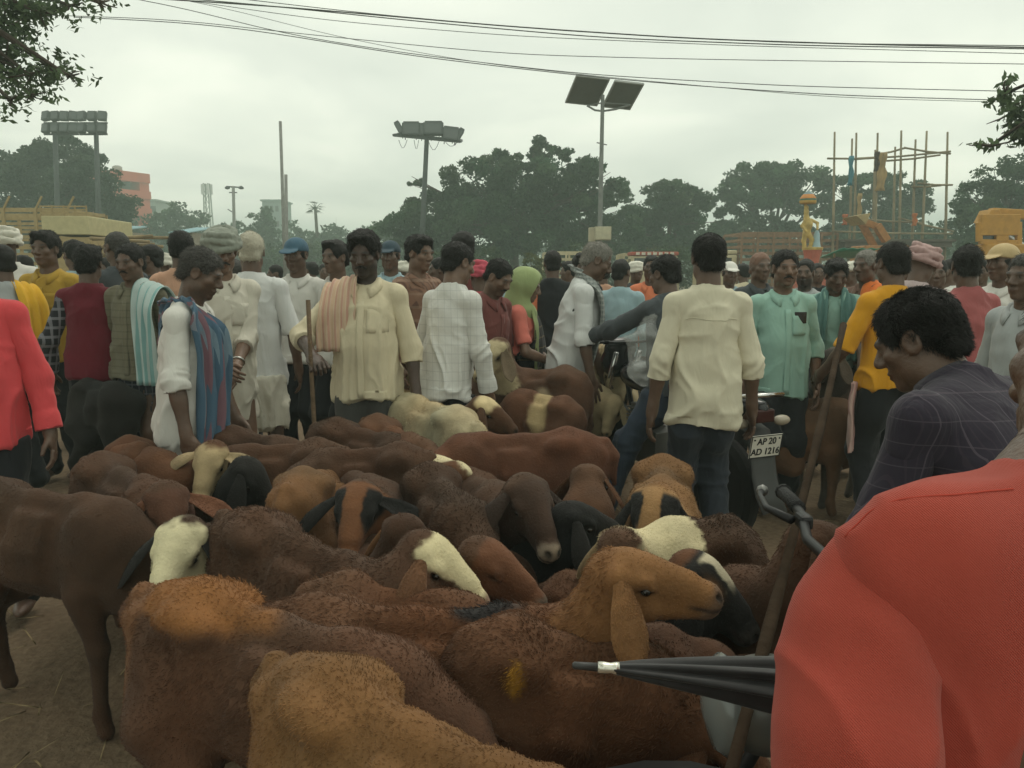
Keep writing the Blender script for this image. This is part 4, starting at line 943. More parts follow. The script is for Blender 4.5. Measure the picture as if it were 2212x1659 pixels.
    if patches: 
        for c0, rr, cname in patches:
            dd = np.linalg.norm((bc - np.array(c0)) / np.array(rr), axis=1) + .25 * fbm(v, 9, seed + 4, 3)
            paint(sstep(1.12, .70, dd) if not isinstance(cname, str) else sstep(1.05, .92, dd), cname)
    if face == "blaze":      # cream forehead and nose bridge
        paint(hd * sstep(-.060, -.040, Zh + wob + .05 * (X < .06) * 0 - .30 * np.maximum(0, Yh - .03)) * sstep(-.005, .015, X + wob) * sstep(.235, .20, X), fcol or "white")
    elif face == "white":
        paint(hd * sstep(-.02, .03, X + wob * 1.6 + .5 * np.minimum(0, Zh + .08)), fcol or "white")
        paint(hd * np.exp(-((X - .09) / .022) ** 2 - ((Yh - .057) / .02) ** 2 - ((Zh + .056) / .022) ** 2), (.10, .075, .05))
    elif face == "crown":
        paint(hd * sstep(.10, .07, X + wob) * sstep(-.055, -.03, Zh + wob) * sstep(-.03, -.01, X), fcol or "white")
    elif face == "stripes":  # black stripes through the eyes, pale between
        paint(hd * sstep(-.02, .0, X), fcol or "tan")
        paint(hd * sstep(.026, .034, Yh + wob * .6) * sstep(.0, .02, X) * sstep(.15, .11, X + wob) * sstep(-.085, -.065, Zh), "black")
    elif face == "dark":
        paint(hd * sstep(.0, .03, X + wob), fcol or "dark")
    elif face == "patchy":
        paint(hd * sstep(-.02, .0, X), "black")
        paint(hd * sstep(.13, .10, X + wob * 1.5) * sstep(.034, .022, Yh + wob) * sstep(-.045, -.03, Zh) * sstep(.0, .015, X), "white")
        paint(hd * np.exp(-((X - .075) / .03) ** 2 - ((Yh - .045) / .013) ** 2 - ((Zh + .03) / .02) ** 2), (.30, .14, .06))
    if muzzle:
        paint(hd * sstep(.195, .225, X + wob - .25 * (Zh + .075)), muzzle)
    if head:   # nose leather, mouth line, eye rims
        nost = hd * np.exp(-((X - .240) / .020) ** 2 - ((Yh - .017) / .011) ** 2 - ((Zh + .054) / .011) ** 2)
        paint(np.clip(nost * 1.2, 0, .9), (.02, .016, .014))
        paint(hd * .85 * np.exp(-((Zh + .081) / .006) ** 2) * sstep(.165, .195, X), (.03, .02, .018))
        paint(hd * .8 * np.exp(-((X - .085) / .017) ** 2 - ((Yh - .056) / .014) ** 2 - ((Zh + .053) / .010) ** 2), (.03, .02, .015))
    if back:      # tinted or dirty mark on the back
        for c0, rr, cc in back:
            dd = np.linalg.norm((bc - np.array(c0)) / np.array(rr), axis=1) + .2 * fbm(v, 14, seed + 7, 2)
            paint(sstep(1.05, .6, dd), cc)
    root = empty(name, org)
    tag(root, label, cat, group)
    link_mesh("body", mesh_np("body", v, q, col=col), M_COAT, root)
    # fur
    lenf = np.full(len(v), fl * .60)
    bdist = bc[:, 0]
    lenf *= (0.8 + 0.5 * fbm(v, 5, seed + 2, 2))
    if head:
        lenf = np.where(X > .0, np.where(isH, np.minimum(.0026 * s, fl * .3), lenf), lenf)
        lenf = np.where(isH & (X > .20), 0.0025, lenf)
    lenf = np.where(v[:, 2] < .36, np.minimum(lenf, .006), lenf)
    flow = np.tile(-bd * 0.8 + V(0, 0, -.55), (len(v), 1))
    nm = sstep(.75, 1.35, bc[:, 0])[:, None]; flow = flow * (1 - nm) + (nrm(n0 - n2) + V(0, 0, -.3)) * nm
    flow[isH & (X > 0.02)] = h * 0.9 + V(0, 0, -.2)
    if n: fur("fleece", v, q, col, lenf, flow, n, root, rad=max(.0007, vox * .075), seed=seed)
    # ears, eyes
    if head:
        ec = np.array(COAT[earcol] if isinstance(earcol, str) else (earcol if earcol is not None else C))
        for i, g in enumerate((-1, 1)):
            if not ears[i]: continue
            b_ = hp(.030, g * .064, -.036)
            dr = ears[i]
            if ear_dir is not None and ear_dir[i] is not None:
                cand = [np.asarray(e_, float) for e_ in ear_dir if e_ is not None]
                d_ = max(cand, key=lambda e_: e_ @ (r_ * g)) + r_ * g * .62 + h * .22
            else:
                d_ = r_ * g * (1.7 - dr) + V(0, 0, -dr) + h * .12
            ev, eq = ear_mesh(b_, d_, h * .9 - r_ * g * .2 + u * .15, ear_len * s, .074 * s, droop=.5)
            cc_ = np.tile(ec, (len(ev), 1)) * (1 + .2 * fbm(ev, 12, seed + i, 2)[:, None])
            eo = link_mesh("ear", mesh_np("ear", ev, eq, col=cc_), M_COAT, root)
            if n > 4000:
                fur("ear_fur", ev, eq, cc_, np.full(len(ev), .005), np.tile(nrm(d_), (len(ev), 1)), max(300, n // 12), eo, rad=.0007, seed=seed + 70 + i)
            m = MB(); c_ = hp(.085, g * .0510, -.054); m.lathe([(.0005, -.0100), (.007, -.0080), (.0115, -.0027), (.0115, .0027), (.007, .0080), (.0005, .0100)], (0, 0, 0), 10)
            eo = m.build("eye", M_EYE, root, smooth=True, loc=c_)
            if horn:
                hb = hp(-.005, g * .03, -.01); tip = r_ * g
                mb = MB(); mb.tube([hb, hb + (u * .04 - h * .03 + tip * .02) * s, hb + (u * .03 - h * .09 + tip * .05) * s], [.016 * s, .012 * s, .003 * s], 8)
                mb.build("horn", M_HORN, root, smooth=True)
    DBG.append((label[:42], round(L, 2), round(float(R[2]), 2), round(float(Wt[2]), 2), round(float(np.linalg.norm(P - Wt)), 2), round(float(P[2]), 2), len(v)))
    return root
def ph(u, v, hgt):
    """point on the view ray at a given height above the ground"""
    p = pix(u, v, 1.0); t = (hgt - CAM_H) / (p[2] - CAM_H)
    return V(p[0] * t, t, hgt)

def flock():
    S = sheep
    # ---- front row
    S("golden brown sheep closest of all, its bony hip raised at the bottom edge", ph(700, 1434, .78), ph(1190, 1705, .76), pix(1300, 1790, .98), pix(1420, 1900, .92), "gold", n=26000, vox=.011, fl=.011, head=False,
      patches=[((.25, 0, .30), (.35, .3, .16), (.30, .19, .09))], bony=1.25)
    S("large dark brown sheep with an orange ridge along its rump, left of the golden one", ph(420, 1264, .80), ph(850, 1398, .76), pix(985, 1540, 1.42), pix(1040, 1700, 1.34), "chest", n=30000, vox=.011, fl=.020,
      patches=[((.0, 0, .02), (.42, .2, .055), (.22, .095, .032)), ((-.25, 0, .15), (.12, .2, .25), (.16, .075, .035))], bony=1.2)
    S("reddish brown sheep with a yellow mark on its hip, under the tan sheep's ear", ph(1105, 1346, .755), ph(1400, 1402, .71), pix(1560, 1530, 1.5), pix(1600, 1650, 1.46), "red", n=26000, vox=.011, fl=.021,
      back=[((.10, .075, .07), (.07, .06, .05), (.40, .21, .03))], bony=.8, fat=1.08)
    S("tan headed sheep in profile, one long ear hanging, shaggy red brown back", ph(655, 1300, .76), ph(1190, 1318, .745), pix(1318, 1192, 1.60), pix(1492, 1276, 1.57), "red", n=30000, vox=.011, hvox=.005, fl=.024,
      face="dark", fcol=(.235, .115, .045), earcol=(.22, .11, .045), ears=(1, 1), ear_len=.185, ear_dir=(V(.05, -.25, -1), V(.05, -.25, -1)), muzzle=(.17, .10, .06),
      patches=[((1.35, 0, -.08), (.35, .4, .35), (.20, .095, .038))], back=[((.75, 0, .02), (.20, .05, .05), (.025, .022, .022))])
    # ---- second row
    S("sheep with a cream blaze down its brown face and a limp brown ear", ph(545, 1106, .78), ph(800, 1222, .75), pix(925, 1152, 1.95), pix(1030, 1292, 1.93), "brown", n=24000, vox=.012, hvox=.0055, fl=.018, face="blaze", fcol=(.62, .54, .33),
      earcol=(.15, .075, .04), ears=(1, 1), ear_len=.18, ear_dir=(V(-.35, -.45, -.8), V(-.45, -.5, -.85)), muzzle=(.32, .21, .15), bony=1.3)
    S("white faced sheep peering down between two brown backs at the left", pix(560, 1125, 2.85), pix(450, 1135, 2.5), pix(388, 1126, 2.28), pix(345, 1290, 2.15), "dark", n=9000, hvox=.0055, face="white", fcol=(.62, .56, .36),
      earcol="black", ears=(.7, .75), s=1.14, fl=.013, muzzle=(.48, .36, .25))
    S("thin brown sheep standing side on at the left edge, ribs and hip showing", ph(-40, 1036, .80), ph(238, 1078, .78), pix(322, 1185, 2.42), pix(318, 1330, 2.36), "dark", n=16000, vox=.012, fl=.009, bony=1.45)
    S("rusty brown sheep's head with a dark nose, right beside the cream blaze face", pix(800, 1165, 2.6), pix(950, 1195, 2.3), pix(1045, 1164, 2.06), pix(1152, 1290, 2.02), "brown", n=9000, hvox=.0055, fl=.012,
      face="dark", fcol=(.135, .058, .030), ears=(1, 0), muzzle=(.16, .13, .10))
    S("brown sheep turned away with a pale inner ear, above the cream blaze face", pix(700, 1175, 2.8), pix(800, 1180, 2.5), pix(872, 1112, 2.36), pix(925, 1185, 2.52), "brown", n=6000, fl=.012, earcol=(.30, .16, .08), ears=(1, 1), ear_dir=(None, V(-.1, -.4, -1)))
    S("reddish sheep whose low rump shows under the cream blaze sheep's chin", ph(745, 1249, .74), ph(1010, 1292, .70), pix(1100, 1330, 1.9), pix(1160, 1450, 1.86), "red", n=12000, vox=.012, fl=.018, ears=(1, 1))
    S("black headed sheep with white and orange patches, nose down at the umbrella", pix(1215, 1246, 2.3), pix(1400, 1262, 2.05), pix(1512, 1197, 1.95), pix(1630, 1368, 1.88), "red", n=16000, vox=.012, hvox=.0055, fl=.020, face="patchy",
      earcol="black", ears=(1, 1), muzzle=(.05, .045, .04))
    S("reddish sheep with its neck stretched up behind the motorcycle brake lever", pix(1470, 1235, 2.35), pix(1612, 1225, 2.05), pix(1750, 1128, 1.9), pix(1860, 1215, 1.86), "brown", n=12000, vox=.012, fl=.014, ears=(1, 1))
    S("small brown sheep under the black patched head, beside the umbrella", pix(1440, 1365, 1.70), pix(1560, 1400, 1.72), pix(1650, 1440, 1.75), pix(1700, 1560, 1.72), "chest", n=9000, fl=.02, s=.85, ears=(1, 1))
    # ---- third row
    S("dark brown sheep looking at the camera with a pale muzzle and hanging ears", pix(1005, 1018, 3.15), pix(1082, 1048, 2.78), pix(1140, 1030, 2.55), pix(1178, 1160, 2.44), "brown", n=10000, hvox=.0055, s=1.14, fl=.013,
      face="dark", fcol=(.055, .032, .022), earcol=(.035, .022, .016), ears=(1, 1), ear_dir=(V(-.75, -.25, -.85), V(.5, .1, -1)), muzzle=(.30, .24, .18))
    S("black sheep with a smooth shining head beside the dark brown face", pix(1045, 1120, 2.85), pix(1170, 1140, 2.6), pix(1228, 1086, 2.5), pix(1352, 1160, 2.52), "black", n=7000, hvox=.0055, fl=.009, ears=(1, 1), earcol="black")
    S("brown sheep with black eye patches and black ears looking out of the flock", pix(735, 1000, 3.25), pix(812, 1036, 2.85), pix(772, 1046, 2.6), pix(757, 1168, 2.5), "brown", n=10000, hvox=.0055, s=1.14, fl=.012,
      face="stripes", fcol=(.17, .075, .035), earcol="black", ears=(.6, .6), ear_dir=(V(-.85, -.1, -.75), V(.95, .1, -.35)), muzzle=(.26, .17, .13))
    S("tan brown sheep turned tail on beside the black eared face", ph(650, 1018, .77), pix(735, 1006, 3.25), pix(790, 1030, 3.45), pix(830, 1130, 3.5), "tan", n=12000, fl=.011, fat=1.1, head=False)
    S("dark woolly sheep with greyish wool, sloping towards the camera", ph(928, 1006, .78), ph(1005, 1082, .745), pix(1032, 1165, 2.38), pix(1040, 1300, 2.32), "dark", n=14000, fl=.018, fat=1.08)
    S("fawn sheep's head seen from behind with a hanging notched ear", pix(1170, 1080, 3.05), pix(1250, 1085, 2.78), pix(1272, 1004, 2.9), pix(1325, 1085, 3.05), "red", n=7000, fl=.012, ears=(1, 1), ear_dir=(V(-.4, 0, -1), V(.35, -.2, -1)))
    S("golden sheep with two black eye stripes, head bowed to the camera", pix(1432, 990, 3.15), pix(1430, 1042, 2.74), pix(1414, 1056, 2.58), pix(1398, 1180, 2.5), "gold", n=14000, hvox=.0055, s=1.14, fl=.016, face="stripes", fcol=(.30, .17, .075),
      earcol="black", ears=(1, 1), fat=1.1)
    S("curly dark red sheep with a cream crown, behind the tan head", ph(1578, 1128, .75), ph(1450, 1124, .75), pix(1345, 1142, 2.15), pix(1400, 1230, 2.28), "brown", n=16000, fl=.020, face="white", fcol=(.58, .50, .31), earcol=(.4, .3, .18), ears=(1, 1), fat=1.1)
    S("brown sheep with a drooping dark face and one ear held out sideways, at the left", ph(215, 982, .78), ph(335, 1042, .77), pix(358, 1050, 2.5), pix(372, 1185, 2.42), "brown", n=12000, fl=.012, face="dark", fcol=(.09, .042, .026),
      earcol=(.16, .07, .04), ears=(1, 1), ear_dir=(V(-.35, -.1, -1), V(1, 0, -.38)))
    S("cream headed sheep with both ears held out sideways", ph(300, 962, .76), pix(425, 1000, 3.28), pix(452, 960, 3.12), pix(430, 1075, 3.02), "red", n=9000, hvox=.0055, fl=.010, face="white", fcol=(.42, .32, .18), earcol=(.38, .29, .17),
      ears=(.1, .1), ear_len=.15, ear_dir=(V(-1, 0, -.28), V(1, 0, -.12)), muzzle=(.36, .24, .13))
    S("black goat flecked with white, behind the cream head", pix(600, 1005, 3.6), pix(525, 1010, 3.22), pix(545, 994, 3.08), pix(592, 1105, 3.06), "black", n=7000, fl=.011, ears=(1, 1), earcol="black", cat="goat", name="goat",
      patches=[((.75, .06, .03), (.05, .05, .03), "white"), ((.2, .07, .05), (.035, .04, .03), "white")])
    # ---- fourth row
    S("red brown sheep filling the middle, back level and tail to the right", ph(1236, 930, .815), ph(1000, 938, .80), pix(930, 990, 3.25), pix(880, 1090, 3.2), (.12, .05, .028), n=10000, fl=.008, bony=.9)
    S("small brown hump of a sheep at the back left of the flock", ph(275, 948, .76), ph(340, 975, .75), pix(400, 1010, 3.2), pix(420, 1100, 3.2), "red", n=4000, fl=.010, head=False)
    S("brown sheep standing against the white loincloth, only its back showing", ph(495, 926, .78), ph(620, 948, .76), pix(690, 990, 3.3), pix(720, 1080, 3.3), "brown", n=5000, fl=.010, head=False)
    S("long brown back of a sheep facing left, behind the black goat", ph(690, 953, .78), ph(505, 964, .76), pix(440, 990, 3.45), pix(400, 1060, 3.4), "brown", n=8000, fl=.009, head=False)
    S("red brown sheep nearest the legs of the man with the cane", ph(722, 908, .79), ph(868, 944, .76), pix(950, 985, 3.3), pix(980, 1080, 3.3), "brown", n=8000, fl=.013, head=False)
    S("red sheep with a small cream crown turned away among the backs", ph(812, 899, .79), ph(905, 948, .77), pix(990, 998, 3.1), pix(1030, 1080, 3.2), "red", n=9000, fl=.011, face="crown", fcol=(.6, .52, .33), ears=(1, 1))
    S("brown sheep with its back to the middle of the flock, facing left", ph(872, 962, .78), ph(690, 972, .76), pix(640, 1010, 3.1), pix(600, 1090, 3.1), "brown", n=8000, fl=.010, head=False)
    S("cream fleeced sheep at the back of the flock by the man with the cane", ph(992, 884, .84), ph(884, 850, .85), pix(845, 880, 4.4), pix(820, 960, 4.45), (.42, .35, .22), n=11000, fl=.016, fat=1.15, head=False)
    S("brown sheep with a cream forehead in profile, beside the cream fleece", pix(880, 862, 4.5), pix(965, 880, 4.1), pix(1045, 857, 3.88), pix(1100, 922, 3.85), "brown", n=6000, fl=.010, face="crown", fcol=(.55, .44, .25), ears=(1, 1))
    # ---- around the people
    S("tall spotted goat with a cream face, standing before the woman in the green scarf", pix(1225, 795, 4.75), pix(1118, 800, 4.85), pix(1070, 732, 4.72), pix(1036, 806, 4.64), (.10, .052, .032), n=7000, s=1.15, fl=.010, face="white", fcol=(.50, .42, .26),
      earcol=(.20, .15, .10), ears=(1, 1), cat="goat", name="goat", group="goats among the buyers", patches=[((.55, 0, .22), (.42, .4, .12), (.34, .27, .18)), ((-.1, .1, .15), (.12, .1, .2), (.3, .24, .17))])
    S("patchy brown and cream goat with lowered rump, in front of the spotted goat", pix(1225, 862, 4.45), pix(1130, 842, 4.6), pix(1080, 900, 4.65), pix(1050, 960, 4.6), (.11, .052, .03), n=6000, fl=.011, cat="goat", name="goat", group="goats among the buyers",
      patches=[((.45, 0, .12), (.22, .25, .16), (.40, .30, .16)), ((-.2, .08, .1), (.1, .1, .08), (.38, .3, .2))], ears=(1, 1))
    S("cream sheep with a dark lower jaw, behind the parked motorcycle", pix(1215, 795, 5.9), pix(1262, 790, 5.6), pix(1275, 732, 5.5), pix(1325, 780, 5.5), (.40, .31, .19), n=3500, fl=.010, face="white", fcol=(.40, .31, .19), ears=(1, 1), s=1.1)
    S("second cream sheep facing the camera behind the motorcycle", pix(1345, 800, 5.9), pix(1325, 800, 5.5), pix(1322, 742, 5.4), pix(1315, 812, 5.25), (.42, .34, .21), n=3500, fl=.010, face="white", fcol=(.44, .36, .22), ears=(.8, .8), s=1.1)
    S("pale yellow sheep bending down beside the motorcycle's front wheel", pix(1262, 800, 5.35), pix(1300, 840, 5.1), pix(1320, 860, 5.0), pix(1300, 960, 4.9), (.40, .32, .19), n=3500, fl=.010, face="white", fcol=(.40, .32, .19), ears=(1, 1))
    S("smooth brown sheep standing between the motorcycle and the man in mustard", pix(1690, 858, 4.85), pix(1815, 862, 4.75), pix(1880, 900, 4.7), pix(1890, 980, 4.65), (.135, .075, .042), n=7000, fl=.007, head=False, s=1.1, bony=.7, fat=1.1)
    S("grey brown goat lifting its dark face beside the bamboo staff", pix(1860, 840, 5.0), pix(1822, 800, 4.95), pix(1800, 752, 4.85), pix(1742, 838, 4.75), (.10, .085, .07), n=4000, fl=.010, face="dark", fcol=(.05, .042, .036), earcol=(.12, .1, .08), ears=(1, 1), cat="goat", name="goat", group="goats among the buyers")
    S("black goat with white feet standing among the men at the left", pix(185, 822, 4.9), pix(252, 826, 4.8), pix(300, 850, 4.85), pix(330, 930, 4.8), "black", n=4000, fl=.008, cat="goat", name="goat", group="goats among the buyers", head=False, s=.95)
    S("pale backed sheep standing behind the checked white shirt", pix(850, 800, 5.4), pix(905, 795, 5.3), pix(960, 830, 5.2), pix(980, 900, 5.2), (.36, .27, .15), n=3000, fl=.010, head=False)
flock()
# ================================================================== people
SKIN = dict(dark=(.115, .068, .046), mid=(.165, .098, .066), deep=(.070, .044, .033))
M_SKIN = mat("skin", (0.08, 0.045, 0.03), rough=0.42, var=0.14, vscale=30, bump=0.18, bscale=150, attr=True, spec=0.5)
M_HAIR = mat("black_hair", (.010, .009, .008), rough=.55, var=.3, vscale=60, bump=.6, bscale=170, spec=.3)
M_HAIRG = mat("grey_hair", (.21, .20, .18), rough=.7, var=.35, vscale=70, bump=.6, bscale=170)
M_HAIRS = mat("salt_pepper_hair", (.055, .052, .048), rough=.65, var=.5, vscale=90, bump=.6, bscale=170)
M_HSTR = mat("hair_strands", (.02, .02, .02), rough=.5, var=.1, attr=True)
M_SHOE = mat("shoe_leather", (.018, .015, .013), rough=.5, var=.2, spec=.4)
M_PHONE = mat("phone_black", (.012, .012, .013), rough=.2, var=.0, spec=.5)
M_WOOD = mat("cane_wood", (.13, .085, .05), rough=.7, var=.3, vscale=30, bump=.4, bscale=60)
def cloth(name, col, pattern=None, var=.09, bump=.42, bs=15, sheen=.1, rough=.85):
    return mat(name, col, rough=rough, var=var, vscale=5, bump=bump, bscale=bs, sheen=sheen, spec=.15, pattern=pattern, bstretch=(1, 1, .38))

def grid_solid(G, th=.004):
    """closed thin sheet from a grid of points"""
    G = np.asarray(G, float); nu, nv = G.shape[:2]
    du = np.gradient(G, axis=0); dv = np.gradient(G, axis=1)
    n = np.cross(du, dv); n /= np.linalg.norm(n, axis=2, keepdims=True) + 1e-12
    v = np.concatenate([(G + n * th / 2).reshape(-1, 3), (G - n * th / 2).reshape(-1, 3)])
    N = nu * nv; q = []
    for i in range(nu - 1):
        for j in range(nv - 1):
            a = i * nv + j
            q.append((a, a + nv, a + nv + 1, a + 1)); q.append((N + a + 1, N + a + nv + 1, N + a + nv, N + a))
    bd = [j for j in range(nv)] + [i * nv + nv - 1 for i in range(1, nu)] + [(nu - 1) * nv + j for j in range(nv - 2, -1, -1)] + [i * nv for i in range(nu - 2, 0, -1)]
    for k in range(len(bd)):
        a, b = bd[k], bd[(k + 1) % len(bd)]; q.append((a, b, N + b, N + a))
    return v, np.array(q)
def ribbon(path, wdirs, width, folds=3.0, amp=.012, seed=0, nu=40, nv=13, th=.005, taper=None):
    """scarf or towel: path of points, width direction at each, cross folds"""
    path = np.array(path, float); wd = np.array(wdirs, float)
    d = np.r_[0, np.cumsum(np.linalg.norm(np.diff(path, axis=0), axis=1))]
    t = np.linspace(0, d[-1], nu)
    # smooth interpolation (Catmull-like through numpy cubic of cumulative chord)
    def ip(A):
        o = np.stack([np.interp(t, d, A[:, k]) for k in range(3)], 1)
        for _ in range(3):
            o[1:-1] = (o[:-2] + 2 * o[1:-1] + o[2:]) / 4
        return o
    p = ip(path); w = ip(wd)
    G = np.zeros((nu, nv, 3))
    tg = np.gradient(p, axis=0)
    for i in range(nu):
        wv = nrm(w[i]); nn = nrm(np.cross(tg[i], wv))
        wid = width if taper is None else np.interp(t[i] / d[-1], [0, .5, 1], taper)
        for j in range(nv):
            x = j / (nv - 1) * 2 - 1
            f = math.sin(x * folds * math.pi + seed + .9 * math.sin(i * .23 + seed)) + .4 * math.sin(x * folds * 2.3 * math.pi + seed * 2 + i * .11)
            G[i, j] = p[i] + wv * x * wid / 2 + nn * amp * f
    return grid_solid(G, th)

def ik(a, target, l1, l2, pole):
    d = target - a; L = np.linalg.norm(d); L2 = min(L, (l1 + l2) * .995); d = d / (L + 1e-9)
    x = (l1 * l1 - l2 * l2 + L2 * L2) / (2 * L2); h = math.sqrt(max(0, l1 * l1 - x * x))
    p = nrm(pole - (pole @ d) * d)
    return a + d * x + p * h, a + d * L2

def add_hand(S, w, d, n, t, k, curl=.35, thumb=.5):
    """palm, four fingers of unequal length and a thumb; d along hand, n out of the palm, t thumb side"""
    d = nrm(d); n = nrm(n - (n @ d) * d); t = nrm(t - (t @ d) * d - (t @ n) * n)
    F = np.stack([d, t, n])
    S.ell(w + d * .048 * k, V(.052, .040, .016) * k, F, .012)
    S.cone(w - d * .03 * k, .027 * k, w + d * .02 * k, .026 * k, .015)
    S.ell(w + d * .035 * k + t * .026 * k + n * .006 * k, V(.032, .016, .016) * k, F, .012)
    for off, ln, sp in ((.030, .072, .06), (.010, .080, .01), (-.011, .074, -.03), (-.030, .058, -.09)):
        p = w + d * .088 * k + t * off * k; a = curl * (.6 + .2 * (off < 0))
        r = .0092 * k
        for s_, fr in enumerate((.46, .31, .25)):
            dv = nrm(d * math.cos(a) + n * math.sin(a) + t * sp)
            p2 = p + dv * ln * fr * k; S.cone(p, r, p2, r * .92, .003); p = p2; r *= .92; a += curl * .95
    p = w + d * .030 * k + t * .030 * k + n * .006 * k
    d1 = nrm(d * .72 + t * .62 * (1.2 - thumb) + n * (.15 + .5 * thumb)); p2 = p + d1 * .042 * k; S.cone(p, .0135 * k, p2, .0115 * k, .008)
    d2 = nrm(d1 * .8 + d * .45 + n * .2 * thumb - t * .15); S.cone(p2, .0112 * k, p2 + d2 * .032 * k, .0085 * k, .003)
    return F

PEOPLE = []
def person(label, u, vtop, Y, yaw, lean=0, hyaw=0, hpitch=0, hroll=0, armL="hang", armR="hang", shirt=None, sleeve="long", hem=-.10, bottom=None, bstyle="trousers", hair="short", hmat=None,
           skin="dark", det=1, collar=True, moustache=False, stubble=0.0, hands=(.35, .35), belly=0.0, wide=1.0, pelvis=None, legs=None, k=None, placket=False, pocket=None, vest=None, fine=(True, True),
           cuff=False, hlen=.014, hn=0, group="people at the market", palm=(None, None), seed=None, pos=None, earless=False, headw=None, capcol=None, shoes=False, extra=None, hshift=(0, 0, 0), root_z=0.0, slmat=None, lower=True, build_head=True, armhole=True, vcl=None, limb=1.0):
    """facing +Y when yaw is 0 (back to the camera); yaw turns anticlockwise"""
    pid = len(PEOPLE); seed = seed or pid * 13 + 5
    ry = math.radians(yaw)
    Rl = rotx(-math.radians(lean))
    pz = .915 if pelvis is None else pelvis
    def skel(k):
        pel = V(0, 0, pz * k if pelvis is None else pelvis)
        T = lambda x, y, z: pel + Rl @ (V(x, y, z) * k)
        nb = T(0, -.005, .50)
        Rh = rotx(-math.radians(lean * .55 + hpitch * .6)) 
        hc = nb + Rh @ ((V(0, .028, .150) + V(*hshift)) * k)
        HR = rotz(math.radians(hyaw)) @ rotx(-math.radians(lean * .3 + hpitch)) @ roty(math.radians(hroll))
        return pel, T, nb, hc, HR
    if k is None:
        pel, T, nb, hc, HR = skel(1.0)
        ztop = hc[2] + .118
        z = pix(u, vtop, Y)[2] - root_z
        k = (z / ztop) if pelvis is None else 1.0
        k = min(1.12, max(.80, k))
    pel, T, nb, hc, HR = skel(k)
    Rz = rotz(ry)
    if pos is None:
        # put the head over the wanted column
        hw = Rz @ hc
        pos = V(gx(u, Y) - hw[0], Y - hw[1], 0)
    pos = V(pos[0], pos[1], root_z)
    root = empty("person", pos, ry); tag(root, label, "person", group)
    PEOPLE.append((label[:40], round(k * 1.69, 2), round(float(pos[0]), 2), round(float(pos[1]), 2)))
    vb = (.012, .013, .017, .022)[det]; vh = (.0055, .0065, .009, .014)[det]; vhand = (.0042, .0048, .008, .012)[det]; vc = vcl or (.0085, .0105, .016, .022)[det]
    hn = max(hn, (1800, 900, 0, 0)[det]); C = np.array(SKIN[skin] if isinstance(skin, str) else skin)
    # ---------- skeleton
    sh = [T(-.160 * wide, 0, .430), T(.160 * wide, 0, .430)]
    arms = []
    for i, (spec, g) in enumerate(((armL, -1), (armR, 1))):
        pole = V(g * .45, -.8, -.2)
        if isinstance(spec, str) and spec == "hang":
            tgt = sh[i] + V(g * (.058 if bstyle == 'trousers' else .088), .05, -.52) * k; spec_n = None
        else:
            tgt = V(*spec[:3]) * (k if pelvis is None else 1.0)
            if len(spec) > 3: pole = V(*spec[3:6])
        el, wr = ik(sh[i], tgt, .290 * k, .250 * k, pole)
        arms.append((sh[i], el, wr))
    hip = [pel + V(-.076, 0, -.02) * k, pel + V(.076, 0, -.02) * k]
    lg = []
    for i, g in enumerate((-1, 1)):
        ft = V(g * .10 * k, -.02 + .05 * (i - .5), .075) if legs is None else V(*legs[i][:3])
        pole = V(0, 1, 0) if legs is None or len(legs[i]) < 6 else V(*legs[i][3:6])
        kn, an = ik(hip[i], ft, .43 * k, .425 * k, pole)
        lg.append((hip[i], kn, an))
    # ---------- body
    S = SDF()
    TF = Rl.T
    S.ell(T(0, 0, .03), V(.130, .092, .12) * k, TF, .05); S.ell(T(0, .005 + belly * .3, .19), V(.122, .088 + belly * .4, .15) * k, TF, .05)
    S.ell(T(0, .0, .33), V(.126 * wide, .094, .15) * k, TF, .05)
    S.cone(T(-.11 * wide, 0, .42), .042 * k * limb, T(.11 * wide, 0, .42), .042 * k * limb, .03)
    S.cone(nb - (nb - pel) * .06, .062 * k, hc + HR @ (V(0, -.02, -.05) * k), .054 * k, .03)
    for a, e_, w_ in arms:
        S.cone(a + (e_ - a) * .06, .040 * k * limb, e_, .036 * k * limb ** .5, .02); S.cone(e_, .038 * k, w_, .0265 * k, .02)
        S.ell(e_ + (w_ - e_) * .28, V(.035, .035, .07) * k * limb ** .5, np.stack([nrm(np.cross(w_ - e_, V(0.3, 1, .2))), nrm(np.cross(np.cross(w_ - e_, V(.3, 1, .2)), w_ - e_)), nrm(w_ - e_)]), .02)
    if lower:
        for h_, kn, an in lg:
            S.cone(h_, .066 * k, kn, .050 * k, .04); S.cone(kn, .054 * k, an, .034 * k, .02)
            S.ell(kn + (an - kn) * .28 + V(0, -.015, 0), V(.042, .046, .11) * k, None, .02)
            S.ell(an + V(0, .06, -.045) * k, V(.040, .125, .032) * k, None, .02)
    # head
    hp = lambda x, y, z: hc + HR @ (V(x, y, z) * k * (headw or .94))
    HF = HR.T; kk = k * (headw or .94)
    he = lambda c, r, kf=.02, sub=False: S.ell(hp(*c), V(*r) * kk, HF, kf, sub)
    he((0, -.014, .034), (.0745, .096, .083), .03)
    he((0, .022, -.035), (.060, .068, .082), .03)
    he((0, .066, -.100), (.024, .020, .018), .025)
    for g in (-1, 1):
        he((g * .046, .012, -.068), (.020, .032, .030), .025); he((g * .043, .060, -.020), (.022, .020, .018), .02)
        he((g * .0335, .094, .004), (.018, .014, .0105), .010, True)
        he((g * .0325, .0735, .003), (.0125, .0125, .0105), .004)
        he((g * .0785, -.004, .000), (.010, .024, .034), .006); he((g * .086, -.002, .002), (.006, .014, .022), .005, True)
        he((g * .013, .097, -.033), (.010, .011, .009), .007)
    S.cone(hp(-.038, .082, .021), .012 * kk, hp(.038, .082, .021), .012 * kk, .014)
